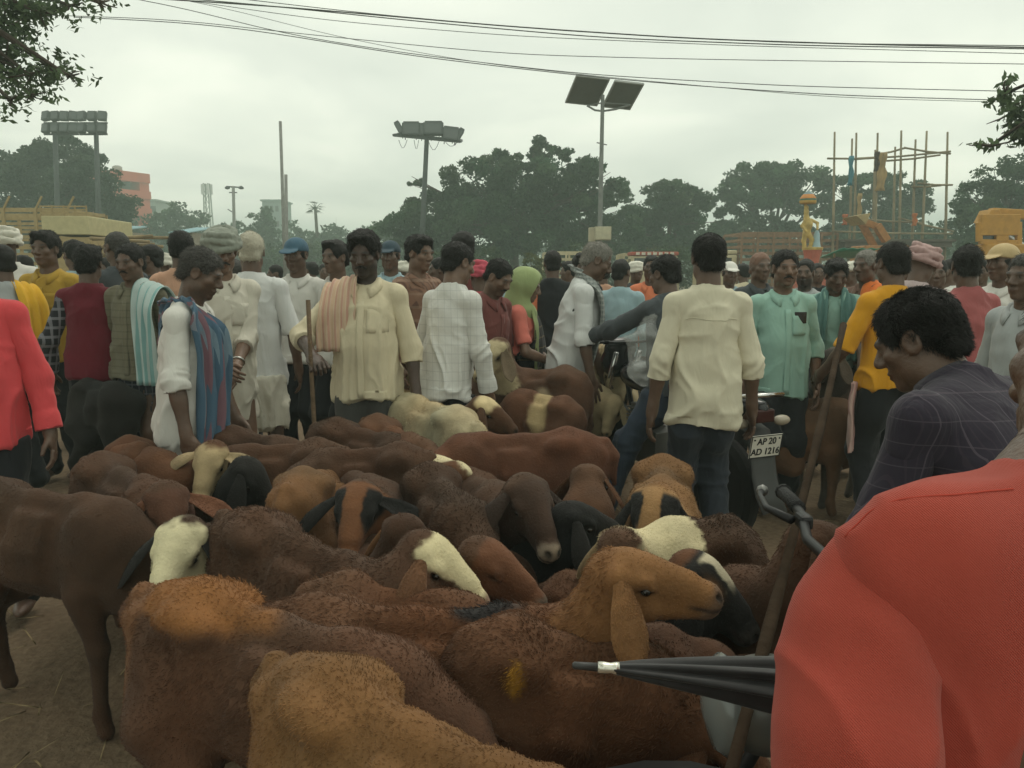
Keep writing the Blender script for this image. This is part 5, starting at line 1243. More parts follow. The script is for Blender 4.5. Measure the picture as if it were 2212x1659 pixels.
    S.cone(hp(0, .084, .012), .011 * kk, hp(0, .108, -.027), .0145 * kk, .010)
    he((0, .086, -.061), (.024, .012, .0075), .007); he((0, .083, -.074), (.021, .012, .008), .007)
    he((0, .10, -.0672), (.020, .010, .0022), .003, True)
    hf = []
    for i, g in enumerate((-1, 1)):
        a, e_, w_ = arms[i]
        d = nrm(w_ - e_)
        if palm[i] is not None:
            pn = V(*palm[i][:3]); td = V(*palm[i][3:6]); d = nrm(d + (V(*palm[i][6:9]) if len(palm[i]) > 6 else 0))
        else:
            pn = V(-g, 0, 0) if abs(d[0]) < .8 else V(0, -1, 0); td = V(0, 1, .2) if abs(d[1]) < .8 else V(-g * .7, 0, 1)
        F = add_hand(S, w_, d, pn, td, k, curl=hands[i])
        hf.append((w_, F))
    v, q = S.mesh(vb)
    parts = []
    if build_head:
        lh = (v - hc) @ HF.T / kk
        inb = (np.abs(lh[:, 0]) < .095) & (np.abs(lh[:, 1]) < .125) & (lh[:, 2] > -.105) & (lh[:, 2] < .13)
        v, q = cutq(v, q, ~inb)
        parts.append(S.mesh(vh, lo=V(-.11, -.14, -.122) * kk, hi=V(.11, .14, .14) * kk, fr=HF, org=hc))
    if det < 3:
        for i, (w_, F) in enumerate(hf):
            if not fine[i]: continue
            lw = (v - w_) @ F.T / k
            inb = (lw[:, 0] > .0) & (lw[:, 0] < .21) & (np.abs(lw[:, 1]) < .10) & (np.abs(lw[:, 2]) < .09)
            v, q = cutq(v, q, ~inb)
            parts.append(S.mesh(vhand, lo=V(-.014, -.10, -.09) * k, hi=V(.21, .10, .10) * k, fr=F, org=w_))
    v, q = join([(v, q)] + [p for p in parts if len(p[0])])
    col = np.tile(C, (len(v), 1)) * (1 + .10 * fbm(v, 9, seed, 2)[:, None])
    l = (v - hc) @ HF.T / kk
    isf = (np.linalg.norm(l - V(0, .03, -.02), axis=1) < .14)[:, None].astype(float)
    def tint(c, r, cc, st=1.0):
        nonlocal col
        for g in ((-1, 1) if c[0] else (1,)):
            dd = ((l - V(c[0] * g, c[1], c[2])) / np.array(r)); m = (np.exp(-(dd ** 2).sum(1)) * st)[:, None] * isf
            m = np.clip(m, 0, 1); col = col * (1 - m) + np.array(cc) * m
    tint((0, .095, -.067), (.024, .02, .010), C * V(.75, .55, .55), .8)
    tint((.034, .088, .027), (.020, .02, .006), (.012, .010, .009), 1.2)
    tint((.0325, .088, .003), (.012, .014, .006), (.35, .32, .28), .9)
    tint((.0325, .090, .003), (.0055, .014, .0055), (.010, .008, .007), 1.3)
    tint((.0325, .088, .0115), (.015, .014, .003), (.015, .012, .01), .8)
    if stubble:
        m = (isf[:, 0] * sstep(-.035, -.06, l[:, 2]) * sstep(-.03, .01, l[:, 1]) * stubble)[:, None]; col = col * (1 - m) + V(.018, .016, .015) * m
    if lower is not True and pid < 0: pass
    link_mesh("body", mesh_np("body", v, q, col=col), M_SKIN, root)
    # ---------- hair or head covering
    hm = hmat or M_HAIR
    if hair in ("short", "bushy", "thin", "receding"):
        G = SDF(); gr = dict(short=.008, bushy=.015, thin=.005, receding=.006)[hair]
        G.ell(hp(0, -.016, .038), V(.0745 + gr, .096 + gr, .083 + gr) * kk, HF, .02)
        G.cone(hp(-.035, -.075, -.035), .03 * kk, hp(.035, -.075, -.035), .03 * kk, .03)
        if hair == "bushy": G.ell(hp(.01, .05, .10), V(.065, .045, .028) * kk, HF, .02)
        rc = .0 if hair != "receding" else .02
        G.ell(hp(0, .125, -.030 + rc), V(.098, .088, .116) * kk, HF, .014, True)
        for g in (-1, 1): G.ell(hp(g * .095, .012, -.028), V(.040, .046, .050) * kk, HF, .012, True)
        G.plane(hp(0, 0, -.055), HR @ V(0, .25, -1), .01)
        hv, hq = G.mesh(vh * 1.15)
        if len(hv):
            nn = vnormals(hv, hq)
            hv = hv + nn * (.0035 * fbm(hv, 70, seed, 2) + .003 * vnoise(hv, 28, seed + 1))[:, None] * (1.5 if hair == "bushy" else 1)
            ho = link_mesh("hair", mesh_np("hair", hv, hq), hm, root)
            if hn:
                base = {"black_hair": (.014, .013, .012), "grey_hair": (.27, .255, .22), "salt_pepper_hair": (.075, .07, .064)}.get(hm.name.split(".")[0], (.45, .42, .34))
                hcol = np.tile(np.array(base), (len(hv), 1))
                lhv = (hv - hc) @ HF.T
                fl_ = np.stack([lhv[:, 0] * 4, np.where(lhv[:, 1] > .02, .3, -1.0), -np.ones(len(hv)) * .8], 1) @ HF
                fur("hair_strands", hv, hq, hcol, np.full(len(hv), hlen), fl_, hn, ho, rad=(.0006, .0009, .001, .001)[det], seed=seed, mat_=M_HSTR, lift=.6)
    elif hair == "turban":
        G = SDF(); G.ell(hp(0, -.012, .055), V(.088, .108, .085) * kk, HF, .02)
        rng = np.random.default_rng(seed)
        for b in range(6):
            tl = (-.35 + .14 * b) * (1 if b % 2 else -1) + rng.uniform(-.1, .1); zz = .028 + .014 * b; R_ = roty(tl * .7) @ rotx(.25 * math.sin(b * 2.1))
            sc = 1.06 - .055 * b
            pts = [hp(*(V(0, -.012, zz) + R_ @ V(.098 * sc * math.cos(a), .120 * sc * math.sin(a), 0))) for a in np.linspace(0, 2 * math.pi, 15)]
            G.chain(pts, [.0195 * kk] * 15, .006)
        hv, hq = G.mesh(max(.007, vh)); hv = hv + vnormals(hv, hq) * (.004 * fbm(hv, 40, seed, 2))[:, None]
        link_mesh("turban", mesh_np("turban", hv, hq), hm, root)
    elif hair == "cap":
        G = SDF(); G.ell(hp(0, -.014, .045), V(.088, .112, .090) * kk, HF, .02); G.plane(hp(0, -.01, .028), HR @ V(0, .1, -1), .006)
        G.ell(hp(0, .125, .040), V(.072, .075, .008) * kk, (rotx(.25) @ HF), .012)
        hv, hq = G.mesh(vh); link_mesh("cap", mesh_np("cap", hv, hq), hm, root)
        G = SDF(); G.ell(hp(0, -.02, .01), V(.083, .10, .06) * kk, HF, .02); G.ell(hp(0, .125, -.03), V(.09, .085, .11) * kk, HF, .012, True); G.plane(hp(0, 0, -.05), HR @ V(0, .2, -1), .01); G.plane(hp(0, 0, .035), HR @ V(0, 0, 1), .01)
        hv, hq = G.mesh(vh * 1.3)
        if len(hv): link_mesh("hair", mesh_np("hair", hv, hq), M_HAIR, root)
    if moustache:
        G = SDF()
        for g in (-1, 1): G.cone(hp(g * .004, .098, -.049), .0075 * kk, hp(g * .030, .086, -.062), .0045 * kk, .005)
        hv, hq = G.mesh(.004); hv = hv + vnormals(hv, hq) * (.0015 * fbm(hv, 120, seed, 2))[:, None]
        link_mesh("moustache", mesh_np("moustache", hv, hq), M_HAIR if hm is not M_HAIRG else M_HAIRS, root)
    # ---------- lower garment
    def folds(v, q, amp, sx=11, sz=3.0, sd=0, grow=None):
        nn = vnormals(v, q)
        p = v * V(sx, sx, sz)
        wv = np.stack([vnoise(v, 3.5, sd + 40), vnoise(v, 3.5, sd + 41), .5 * vnoise(v, 3, sd + 42)], 1) * 1.1
        r1 = 1 - np.abs(vnoise(p + wv, 1, sd)); r2 = 1 - np.abs(vnoise(p * 2.1 + wv, 1, sd + 3))
        d = amp * ((r1 ** 4 - .25) + .38 * (r2 ** 4 - .25))
        if grow is not None: d = d * grow
        return v + nn * d[:, None]
    if bottom is not None and lower:
        G = SDF()
        G.ell(pel + V(0, -.005, .0) * k, V(.147, .110, .13) * k, None, .05); G.ell(T(0, 0, .12), V(.134, .102, .08) * k, TF, .05)
        if bstyle == "trousers":
            for h_, kn, an in lg:
                G.chain([h_ + V(0, 0, .0), kn, an + V(0, -.008, .0)], [.078 * k, .074 * k, .066 * k], .05)
                G.ell(h_ + (kn - h_) * .3 + V(0, -.01, 0), V(.088, .10, .16) * k, None, .05)
            if shirt is not None: G.plane(pel + V(0, 0, min(hem + .025, .10)) * k, V(0, 0, 1), .02)
            hv, hq = G.mesh(vc)
            hv = folds(hv, hq, .012 * k, 7, 2.6, seed + 5)
            kz = np.minimum(np.abs(hv[:, 2] - lg[0][1][2]), np.abs(hv[:, 2] - lg[0][2][2]) * .8)
            hv = hv + vnormals(hv, hq) * (.006 * np.exp(-(kz / .09) ** 2) * (1 - 2 * np.abs(vnoise(hv * V(5, 5, 22), 1, seed + 8))))[:, None]
            tp = sstep(-.10, .02, hv[:, 2] - pel[2])[:, None]; hv = np.concatenate([pel[:2] + (hv[:, :2] - pel[:2]) * (1 - .09 * tp), hv[:, 2:]], 1)
            link_mesh("trousers", mesh_np("trousers", hv, hq), bottom, root)
        else:
            zb = {"long": .10, "knee": .50, "mid": .30}[bstyle] * k
            kc = (lg[0][1] + lg[1][1]) / 2; ac = (lg[0][2] + lg[1][2]) / 2
            zs = np.linspace(pel[2] - .02, zb - .03, 7)
            for i, z_ in enumerate(zs):
                t_ = i / 6
                G.ell(V(ac[0] * t_, ac[1] * t_ - .01, z_), V(.150 + .045 * t_, .118 + .042 * t_, .12), None, .06)
            G.plane(V(0, 0, zb), V(0, .05, -1), .006)
            if shirt is not None: G.plane(pel + V(0, 0, min(hem + .05, .10)) * k, V(0, 0, 1), .02)
            hv, hq = G.mesh(vc)
            gr = np.clip((pel[2] + .15 - hv[:, 2]) / .35, .2, 1.4)
            hv = folds(hv, hq, .026 * k, 14, 1.6, seed + 6, gr)
            link_mesh("dhoti" if bstyle != "long" or True else "lungi", mesh_np("dhoti", hv, hq), bottom, root)
    if shoes and lower:
        for h_, kn, an in lg:
            G = SDF(); G.ell(an + V(0, .065, -.042), V(.048, .14, .040), None, .02); G.ell(an + V(0, -.01, -.02), V(.045, .055, .055), None, .03); G.plane(V(0, 0, .001), V(0, 0, -1), .004)
            hv, hq = G.mesh(.012); link_mesh("shoe", mesh_np("shoe", hv, hq), M_SHOE, root)
    # ---------- shirt
    if shirt is not None:
        G = SDF()
        w_ = wide
        G.ell(T(0, .004, .345), V(.150 * w_, .118, .150) * k, TF, .05)
        for g in (-1, 1): G.cone(T(0, -.018, .475), .058 * k, T(g * .140 * w_, -.004, .427), .052 * k, .04)
        G.ell(T(0, .012 + belly * .35, .20), V(.150 * w_, .120 + belly * .6, .17) * k, TF, .07)
        nst = 5
        for i in range(nst):
            z_ = .12 + (hem - .10 - .12) * i / (nst - 1)
            if lean > 12 and z_ < 0: c_ = pel + V(0, 0, z_) * k
            else: c_ = T(0, .008 + belly * .25, z_)
            G.ell(c_, V(.154 * w_ + .004 * i, .122 + belly * .4 + .004 * i, .12) * k, TF if z_ > 0 else None, .06)
        hz = T(0, 0, hem) if lean <= 12 else pel + V(0, 0, hem) * k
        G.plane(hz, V(0, .0, -1), .005)
        # neck opening
        G.cone(nb + V(0, .02, .03) * k, .058 * k, nb + (nb - pel) * .25 + V(0, .03, 0), .062 * k, .012, True)
        if collar: G.cone(T(0, .10, .50), .040 * k, T(0, .165, .385), .006, .008, True)
        for i in (0, 1) if armhole else ():   # arm hole: let the sleeve meet the body smoothly
            a, e_, wr = arms[i]; G.cone(a, .046 * k, a + (e_ - a) * .22, .042 * k, .05)
        hv, hq = G.mesh(vc)
        lz = (hv - pel) @ Rl / k
        gr = .55 + .9 * sstep(.35, -.05, lz[:, 2])
        armm = np.minimum(sstep(.055, .12, np.linalg.norm(hv - arms[0][0] - (arms[0][1] - arms[0][0]) * .15, axis=1)), sstep(.055, .12, np.linalg.norm(hv - arms[1][0] - (arms[1][1] - arms[1][0]) * .15, axis=1)))
        gr = gr * armm
        hv = folds(hv, hq, .019 * k, 6.0, 2.0, seed, gr)
        nn = vnormals(hv, hq)   # drag lines from the armpits, hem wave
        ap = np.minimum(np.linalg.norm(lz - V(-.16, 0, .34), axis=1), np.linalg.norm(lz - V(.16, 0, .34), axis=1))
        hv = hv + nn * (.010 * k * armm * np.exp(-(ap / .19) ** 2) * (1 - 2 * np.abs(vnoise(np.stack([lz[:, 0] * 7 + lz[:, 2] * 12 * np.sign(lz[:, 0]), lz[:, 1] * 5, lz[:, 2] * 9], 1), 1, seed + 2))))[:, None]
        hv[:, 2] += np.where(lz[:, 2] < hem + .05, .010 * np.sin(np.arctan2(lz[:, 0], lz[:, 1]) * 2 + seed) * k, 0)
        so = link_mesh("shirt", mesh_np("shirt", hv, hq), shirt, root)
        if vest is not None: pass
        # sleeves
        if sleeve != "none":
            fr = dict(short=.78, half=1.0, elbow=1.12, rolled=1.30, long=1.93)[sleeve]
            for i, g in enumerate((-1, 1)):
                a, e_, wr = arms[i]
                Q = SDF(); a0 = a + (T(0, 0, .42) - a) * .12
                r0, r1, r2 = .057 * k, .052 * k, .041 * k
                if fr <= 1:
                    en = a + (e_ - a) * fr; dn = nrm(e_ - a)
                    Q.cone(a0, r0, a + (e_ - a) * (fr + .2), r1 * 1.08, .03)
                else:
                    f2 = fr - 1; en = e_ + (wr - e_) * f2; dn = nrm(wr - e_)
                    re = r1 + (r2 - r1) * f2
                    Q.cone(a0, r0, e_, r1, .03); Q.cone(e_, r1, en + dn * .05, re, .03)
                Q.ell(a + (T(0, 0, .40) - a) * .06, V(.056, .057, .055) * k, TF, .03)
                if cuff or sleeve == "rolled":
                    rr = (r1 * 1.02 if fr > 1 else r1 * 1.1)
                    Q.cone(en - dn * .055 * k, rr, en + dn * .02, rr * 1.02, .006)
                # open end, cut across the arm only
                hv, hq = Q.mesh(vc)
                ax = (hv - en) @ dn; near = np.linalg.norm(hv - en, axis=1) < .16
                segd = hv - a; tt_ = np.clip((segd @ (e_ - a)) / ((e_ - a) @ (e_ - a)), 0, 1); dup_ = np.linalg.norm(segd - tt_[:, None] * (e_ - a), axis=1)
                over = (ax > 0) & near & ((dup_ > r1 * 1.35) if fr > 1 else True)
                hv[over] -= dn * ax[over][:, None] * .985
                t0 = a; axd = (hv - e_) @ nrm(wr - a)
                nn = vnormals(hv, hq)
                wq = 1.3 * vnoise(hv, 9, seed + 21)
                wr_ = 1 - 2 * np.abs(vnoise(np.stack([axd * 13 + 14 * hv[:, 0] * g + wq, hv[:, 0] * 9 + wq, hv[:, 1] * 9], 1), 1, seed + 11 + i))
                w2 = 1 - 2 * np.abs(vnoise(hv * V(12, 12, 5), 1, seed + 15 + i))
                hv = hv + nn * ((.0012 + .0060 * np.exp(-(axd / .09) ** 2)) * k * wr_ + .0030 * k * w2 * sstep(.10, .22, np.linalg.norm(hv - a, axis=1)))[:, None] * np.where(over, .3, 1)[:, None]
                link_mesh("sleeve", mesh_np("sleeve", hv, hq), slmat or shirt, so)
        if collar:
            rows = []
            for th_ in np.linspace(.32, 2 * math.pi - .32, 26):
                sx, cy = math.sin(th_), math.cos(th_)
                fr_ = max(0, cy) ** 1.5
                drop = .055 * fr_
                rows.append([T(.066 * sx, .066 * cy + .012, .478 - drop * 1.2), T(.068 * sx, .068 * cy + .010, .520 - .006 * sx * sx - drop), T(.076 * sx, .076 * cy + .012, .522 - drop), T(.097 * sx + .012 * fr_ * np.sign(sx), .092 * cy + .014 + .012 * fr_, .484 - drop * 1.35)])
            gv, gq = grid_solid(np.array(rows), .004)
            link_mesh("collar", mesh_np("collar", gv, gq), shirt, so)
        if placket:
            # button strip on the front, following the cloth
            ys = []
            zz = np.linspace(hem + .02, .40, 18)
            front = lz[:, 1] > 0
            for z_ in zz:
                m = front & (np.abs(lz[:, 2] - z_) < .03) & (np.abs(lz[:, 0]) < .03)
                ys.append(np.percentile(lz[m, 1], 80) + .001 if m.any() else .13)
            ys = np.array(ys); ys[1:-1] = (ys[:-2] + ys[1:-1] + ys[2:]) / 3
            Gd = [[T(x, y_ + .0005, z_) for x in (-.018, -.009, 0, .009, .018)] for y_, z_ in zip(ys, zz)]
            gv, gq = grid_solid(np.array(Gd), .002); link_mesh("button_placket", mesh_np("placket", gv, gq, smooth=False), shirt, so)
        if pocket is not None:
            px_ = pocket[0]; zt = .36
            Gd = []
            for z_ in np.linspace(zt, zt - .12, 6):
                row = []
                for x in np.linspace(px_ - .052, px_ + .052, 6):
                    m = (lz[:, 1] > 0) & (np.abs(lz[:, 2] - z_) < .025) & (np.abs(lz[:, 0] - x) < .025)
                    row.append(T(x, (np.percentile(lz[m, 1], 72) if m.any() else .125) + .0025, z_))
                Gd.append(row)
            gv, gq = grid_solid(np.array(Gd)[:, ::-1], .0022); link_mesh("pocket", mesh_np("pocket", gv, gq, smooth=False), shirt, so)
            if len(pocket) > 1:
                c_ = (np.array(Gd)[0, 2] + np.array(Gd)[0, 3]) / 2
                mb = MB(); mb.box(c_ + V(0, .002, -.012), (.074, .012, .07), rotz(0)); tg = mb.build("phone", M_PHONE, None, bevel=.004)
                tg.matrix_basis = Matrix.Translation(Vector(pos)) @ Matrix.Rotation(ry, 4, "Z")
                tag(tg, pocket[1], "phone")
    P_ = dict(shirt=so if shirt is not None else None, root=root, T=T, hc=hc, HR=HR, hp=hp, arms=arms, k=k, pos=pos, yaw=ry, nb=nb, pel=pel, seed=seed, lg=lg, Rz=Rz)
    return P_

def add_part(P, name, vq, m, col=None):
    return link_mesh(name, mesh_np(name, vq[0], vq[1], col=col), m, P["root"])
def shoulder_cloth(P, side, m, front=.45, backl=.35, width=.16, folds=3, amp=.012, name="shoulder_towel", neck=.10, off=.0, taper=None):
    """cloth over one shoulder, hanging in front and behind; side -1 is the wearer's left"""
    T = P["T"]; g = side; x = g * neck
    f = lambda zz: .150 + off + .02 * zz
    path = [T(x * 1.15, .150 + off, .42 - front), T(x * 1.1, .155 + off, .42 - front * .6), T(x, .148 + off, .36), T(x, .085, .485), T(x, .0, .528), T(x, -.085, .49), T(x * 1.1, -.140, .38), T(x * 1.2, -.150, .42 - backl)]
    wd = [V(1, .15 * g, 0)] * 2 + [V(1, .3 * g, -.15 * g)] + [V(1, 0, -.3 * g)] * 3 + [V(1, 0, 0)] * 2
    return add_part(P, name, ribbon(path, wd, width * P["k"], folds, amp, P["seed"], taper=taper), m)
def neck_cloth(P, m, front=(.4, .4), width=.13, folds=2.5, amp=.012, name="neck_scarf"):
    """scarf round the back of the neck with both ends hanging in front"""
    T = P["T"]
    path = [T(-.115, .150, .42 - front[0]), T(-.115, .155, .30), T(-.105, .115, .435), T(-.095, .03, .515), T(-.06, -.06, .535), T(0, -.085, .54), T(.06, -.06, .535), T(.095, .03, .515), T(.105, .115, .435), T(.115, .155, .30), T(.115, .150, .42 - front[1])]
    wd = [V(1, 0, 0), V(1, 0, 0), V(1, 0, .3), V(.8, -.2, .6), V(.3, -.6, .7), V(0, -.6, .8), V(-.3, -.6, .7), V(-.8, -.2, .6), V(-1, 0, .3), V(-1, 0, 0), V(-1, 0, 0)]
    return add_part(P, name, ribbon(path, wd, width * P["k"], folds, amp, P["seed"], nu=60), m)

from mathutils.bvhtree import BVHTree
def seam(P, objs, pts, m, r=.0016, name="seam", n=30, lift=.0005):
    """raised stitched seam laid on cloth, through local points dropped to the nearest surface"""
    trees = [BVHTree.FromPolygons([v.co for v in o.data.vertices], [p.vertices[:] for p in o.data.polygons]) for o in objs]
    pts = np.array(pts, float); d = np.r_[0, np.cumsum(np.linalg.norm(np.diff(pts, axis=0), axis=1))]; t = np.linspace(0, d[-1], n); path = []
    for x in np.stack([np.interp(t, d, pts[:, k]) for k in range(3)], 1):
        best = min((tr.find_nearest(Vector(x)) for tr in trees), key=lambda h_: h_[3]); path.append(np.array(best[0]) + np.array(best[1]) * lift)
    path = np.array(path)
    for _ in range(2): path[1:-1] = (path[:-2] + 2 * path[1:-1] + path[2:]) / 4
    mb = MB(); mb.tube(path, r, 6); return mb.build(name, m, P["shirt"], smooth=True)
def crowd():
    P = person
    wh = cloth("white_cotton", (.67, .655, .61)); wh2 = cloth("off_white_cotton", (.56, .53, .45)); wh3 = cloth("bluish_white_cotton", (.63, .64, .63))
    cream = cloth("cream_shirting", (.60, .53, .375)); cream2 = cloth("pale_cream_shirting", (.62, .575, .44))
    chk = cloth("white_checked_shirting", (.63, .625, .59), pattern=stripes(None, [(3, .05, .08, (.42, .42, .41), .5), (2, .05, .08, (.42, .42, .41), .5)]))
    red = cloth("pink_red_cotton", (.62, .072, .080)); yel = cloth("mustard_yellow_cotton", (.42, .27, .045)); maroon = cloth("dark_red_felt", (.12, .012, .022))
    plaid = cloth("black_white_plaid", (.02, .02, .025), pattern=stripes(None, [(3, .06, .3, (.20, .20, .22), .7), (2, .06, .3, (.20, .20, .22), .7)]))
    olive = cloth("olive_jersey", (.155, .145, .10), pattern=stripes(None, [(2, .045, .2, (.12, .112, .075), .8)])); lungi = cloth("blue_check_lungi", (.035, .042, .055), pattern=stripes(None, [(3, .05, .18, (.16, .17, .19), .7), (2, .06, .18, (.16, .17, .19), .7)]))
    dark = cloth("dark_trousering", (.020, .021, .024)); grey = cloth("grey_trousering", (.065, .064, .06)); navy = cloth("navy_trousering", (.030, .036, .047)); jeans = cloth("blue_denim", (.038, .052, .078), var=.3)
    brplaid = cloth("brown_striped_shirting", (.23, .13, .09), pattern=stripes(None, [(3, .045, .3, (.10, .055, .045), .7), (2, .09, .2, (.32, .22, .16), .5)]))
    mrn = cloth("maroon_jersey", (.17, .058, .052)); coral = cloth("coral_blouse", (.66, .19, .15)); black = cloth("black_sari", (.012, .012, .014), pattern=None)
    lblue = cloth("light_blue_cotton", (.30, .42, .46)); slate = cloth("dark_grey_jersey", (.060, .068, .075)); mint = cloth("mint_shirting", (.29, .47, .40))
    must = cloth("mustard_jersey", (.60, .285, .018)); rose = cloth("rose_cotton", (.34, .10, .10)); peach = cloth("peach_cotton", (.55, .32, .22)); orange = cloth("orange_cotton", (.65, .20, .10))
    gblue = cloth("pale_grey_blue_cotton", (.36, .38, .38)); brown = cloth("brown_felt", (.17, .10, .075)); pinkw = cloth("pinkish_white_cotton", (.52, .42, .42))
    teal = cloth("teal_cotton", (.12, .24, .22))
    purp = cloth("purple_plaid_shirting", (.032, .027, .040), pattern=stripes(None, [(0, .046, .06, (.12, .10, .125), .55), (2, .05, .05, (.11, .09, .11), .4), (0, .0115, .2, (.06, .045, .06), .4)]))
    blue_sc = cloth("blue_striped_towelling", (.075, .135, .20), pattern=stripes(None, [(0, .06, .28, (.28, .09, .09), .6), (0, .045, .15, (.22, .30, .36), .7)]))
    teal_sc = cloth("teal_striped_towelling", (.42, .52, .50), pattern=stripes(None, [(0, .05, .4, (.16, .36, .36), .8)]))
    peach_sc = cloth("peach_striped_towelling", (.60, .43, .30), pattern=stripes(None, [(0, .032, .4, (.52, .26, .22), .6), (0, .016, .2, (.66, .56, .44), .5)]))
    grey_sc = cloth("grey_checked_towelling", (.30, .32, .31), pattern=stripes(None, [(3, .03, .4, (.15, .17, .17), .7), (2, .03, .4, (.45, .47, .45), .6)]))
    turb_g = cloth("grey_green_turban", (.24, .26, .22)); turb_p = cloth("dusty_pink_turban", (.40, .27, .26)); capb = cloth("blue_cap", (.06, .12, .17)); capt = cloth("tan_cap", (.46, .35, .19)); capd = cloth("navy_cap", (.04, .065, .085))
    green_sc = cloth("lime_green_scarf", (.30, .36, .17)); turb_w = cloth("white_turban", (.62, .60, .52))
    # ---- left side
    p = P("man in a pink red shirt and dark trousers cut off by the left edge", -62, 508, 3.25, 200, shirt=red, sleeve="long", bottom=dark, cuff=True, det=0, placket=True, hem=-.13, belly=.04, shoes=False, armL=(-.27, .06, .80), armR="hang", legs=[(-.10, -.02, .075), (.14, .10, .075)])
    P("man in a yellow shirt facing the camera behind the red shirt", 112, 500, 5.6, 178, shirt=yel, bottom=dark, det=1, pocket=(-.07,), placket=True, hair="bushy")
    P("man seen from behind in a dark red vest with black plaid sleeves", 202, 530, 5.1, 8, shirt=maroon, slmat=plaid, bottom=dark, det=1, hair="bushy", armL=(-.30, .06, .84))
    p = P("man in an olive polo shirt with a teal striped towel on one shoulder", 290, 526, 5.0, 172, shirt=olive, sleeve="half", bottom=lungi, bstyle="long", det=1, placket=True, moustache=True, hpitch=8)
    shoulder_cloth(p, -1, teal_sc, .55, .3, .17, neck=.125)
    p = P("man in white with a blue striped towel, looking down at the flock", 442, 536, 3.55, -88, lean=6, hpitch=20, shirt=wh, sleeve="elbow", cuff=True, bottom=wh, bstyle="long", hmat=M_HAIRS, hair="short", det=0, hem=-.16, hn=2500, armR=(.25, .10, .62), armL=(-.2, .2, .72), belly=.03, stubble=.3)
    T = p["T"]
    path = [T(-.06, -.150, .30), T(-.03, -.135, .42), T(.02, -.095, .50), T(.080, -.03, .520), T(.110, .055, .490), T(.112, .135, .40), T(.105, .160, .28), T(.10, .170, .10), T(.10, .175, -.04), T(.10, .175, -.17)]
    add_part(p, "shoulder_towel", ribbon(path, [V(.8, .3, -.2), V(.8, .3, -.2), V(.6, .7, 0), V(.3, .9, .1), V(.8, .4, -.1), V(.8, -.55, 0)] + [V(.8, -.6, 0)] * 4, .17, 3.2, .013, 3, nu=60, nv=17), blue_sc)
    p = P("old man in a grey green turban and cream tunic with clasped hands", 487, 496, 4.5, -150, hpitch=12, shirt=wh2, sleeve="rolled", bottom=wh2, bstyle="long", hair="turban", hmat=turb_g, det=0, hem=-.30, placket=True, skin="mid", moustache=True,
      armL=(.00, .27, .93), armR=(.07, .25, .95), palm=((.3, -.9, 0, 0, 0, 1), (-.3, -.9, 0, 0, 0, 1)), hands=(.6, .6), pocket=(-.07,))
    mb = MB(); w_ = p["arms"][0][2]; e_ = p["arms"][0][1]; d = nrm(e_ - w_); fr = np.stack([nrm(np.cross(d, V(0, 0, 1))), np.cross(d, nrm(np.cross(d, V(0, 0, 1)))), d])
    mb.lathe([(.034, -.006), (.038, -.006), (.040, 0), (.038, .006), (.034, .006)], w_ + d * .06, 16, fr); mb.build("bangle", mat("steel_bangle", (.5, .5, .48), rough=.25, metal=1.0, var=0), p["root"], smooth=True)
    P("white haired man from behind, bare calves under a tucked up loincloth", 550, 501, 5.0, 12, shirt=wh3, sleeve="half", bottom=wh2, bstyle="knee", hair="short", hmat=cloth("white_hair", (.52, .49, .40), var=.2, bump=.6, bs=160), det=0, hem=-.16, hn=0, wide=1.02, collar=True)
    P("man in a blue cap and white shirt with a phone in the chest pocket", 645, 515, 5.7, 172, shirt=wh, sleeve="half", bottom=dark, hair="cap", hmat=capb, det=1, pocket=(.06, "dark phone sticking out of the white shirt under the blue cap"), hpitch=4)
    p = P("stout man in a cream shirt holding a thin cane, towel on his shoulder", 790, 499, 4.2, 176, shirt=cream, sleeve="rolled", bottom=grey, det=0, hem=-.12, wide=1.06, belly=.05, hair="bushy", skin="deep", stubble=.7, placket=True, hpitch=14, pocket=(-.085,), hn=2500,
      armR=(.20, .33, 1.05, 1, -.6, -.2), armL=(-.27, .06, .80), palm=((1, 0, 0, 0, 1, 0), (-.3, .2, -1, -1, .3, 0)), hands=(.35, 1.0), moustache=True)
    shoulder_cloth(p, 1, peach_sc, .28, .35, .19, neck=.12, folds=4)
    w_ = p["arms"][1][2] + V(-.02, .085, -.01); wd = p["Rz"] @ w_ + p["pos"]
    mb = MB(); bt = V(wd[0] + .02, wd[1] - .05, 0.0); tp = wd + (wd - bt) * .28; mb.tube([bt, (bt + wd) / 2 + V(.006, 0, 0), wd, tp], [.012, .012, .011, .012], 8)
    c = mb.build("cane", M_WOOD, None, smooth=True); tag(c, "thin brown cane gripped by the stout man in cream", "cane")
    P("young man in a brown striped shirt looking right", 910, 509, 5.4, -130, shirt=brplaid, sleeve="long", bottom=dark, hair="bushy", det=1, skin="mid", hpitch=6, placket=True)
    P("man with a crossed back shirt in white check, leaning towards the goats", 992, 524, 4.5, -38, lean=9, hyaw=-15, hpitch=10, shirt=chk, sleeve="long", cuff=True, bottom=dark, det=0, hem=-.13, skin="mid", armR=(.20, .16, .80), armL=(-.22, .12, .82), wide=.98, hn=2000)
    P("man in a maroon polo shirt looking down", 1078, 561, 5.0, -128, lean=8, hpitch=26, shirt=mrn, sleeve="half", bottom=dark, det=0, placket=True, skin="mid", hn=1500, stubble=.4, moustache=True)
    # ---- woman
    p = P("woman in a lime green head scarf, coral blouse and black sari", 1140, 584, 5.35, -98, lean=4, hpitch=16, shirt=coral, sleeve="short", bottom=black, bstyle="long", det=0, collar=False, hem=.12, wide=.90, hair="none", armR=(.10, .30, .98, 1, -1, -.4), armL=(-.06, .30, .95), skin="mid", hands=(.7, .7))
    hp, T, HR = p["hp"], p["T"], p["HR"]
    G = SDF(); HF = HR.T
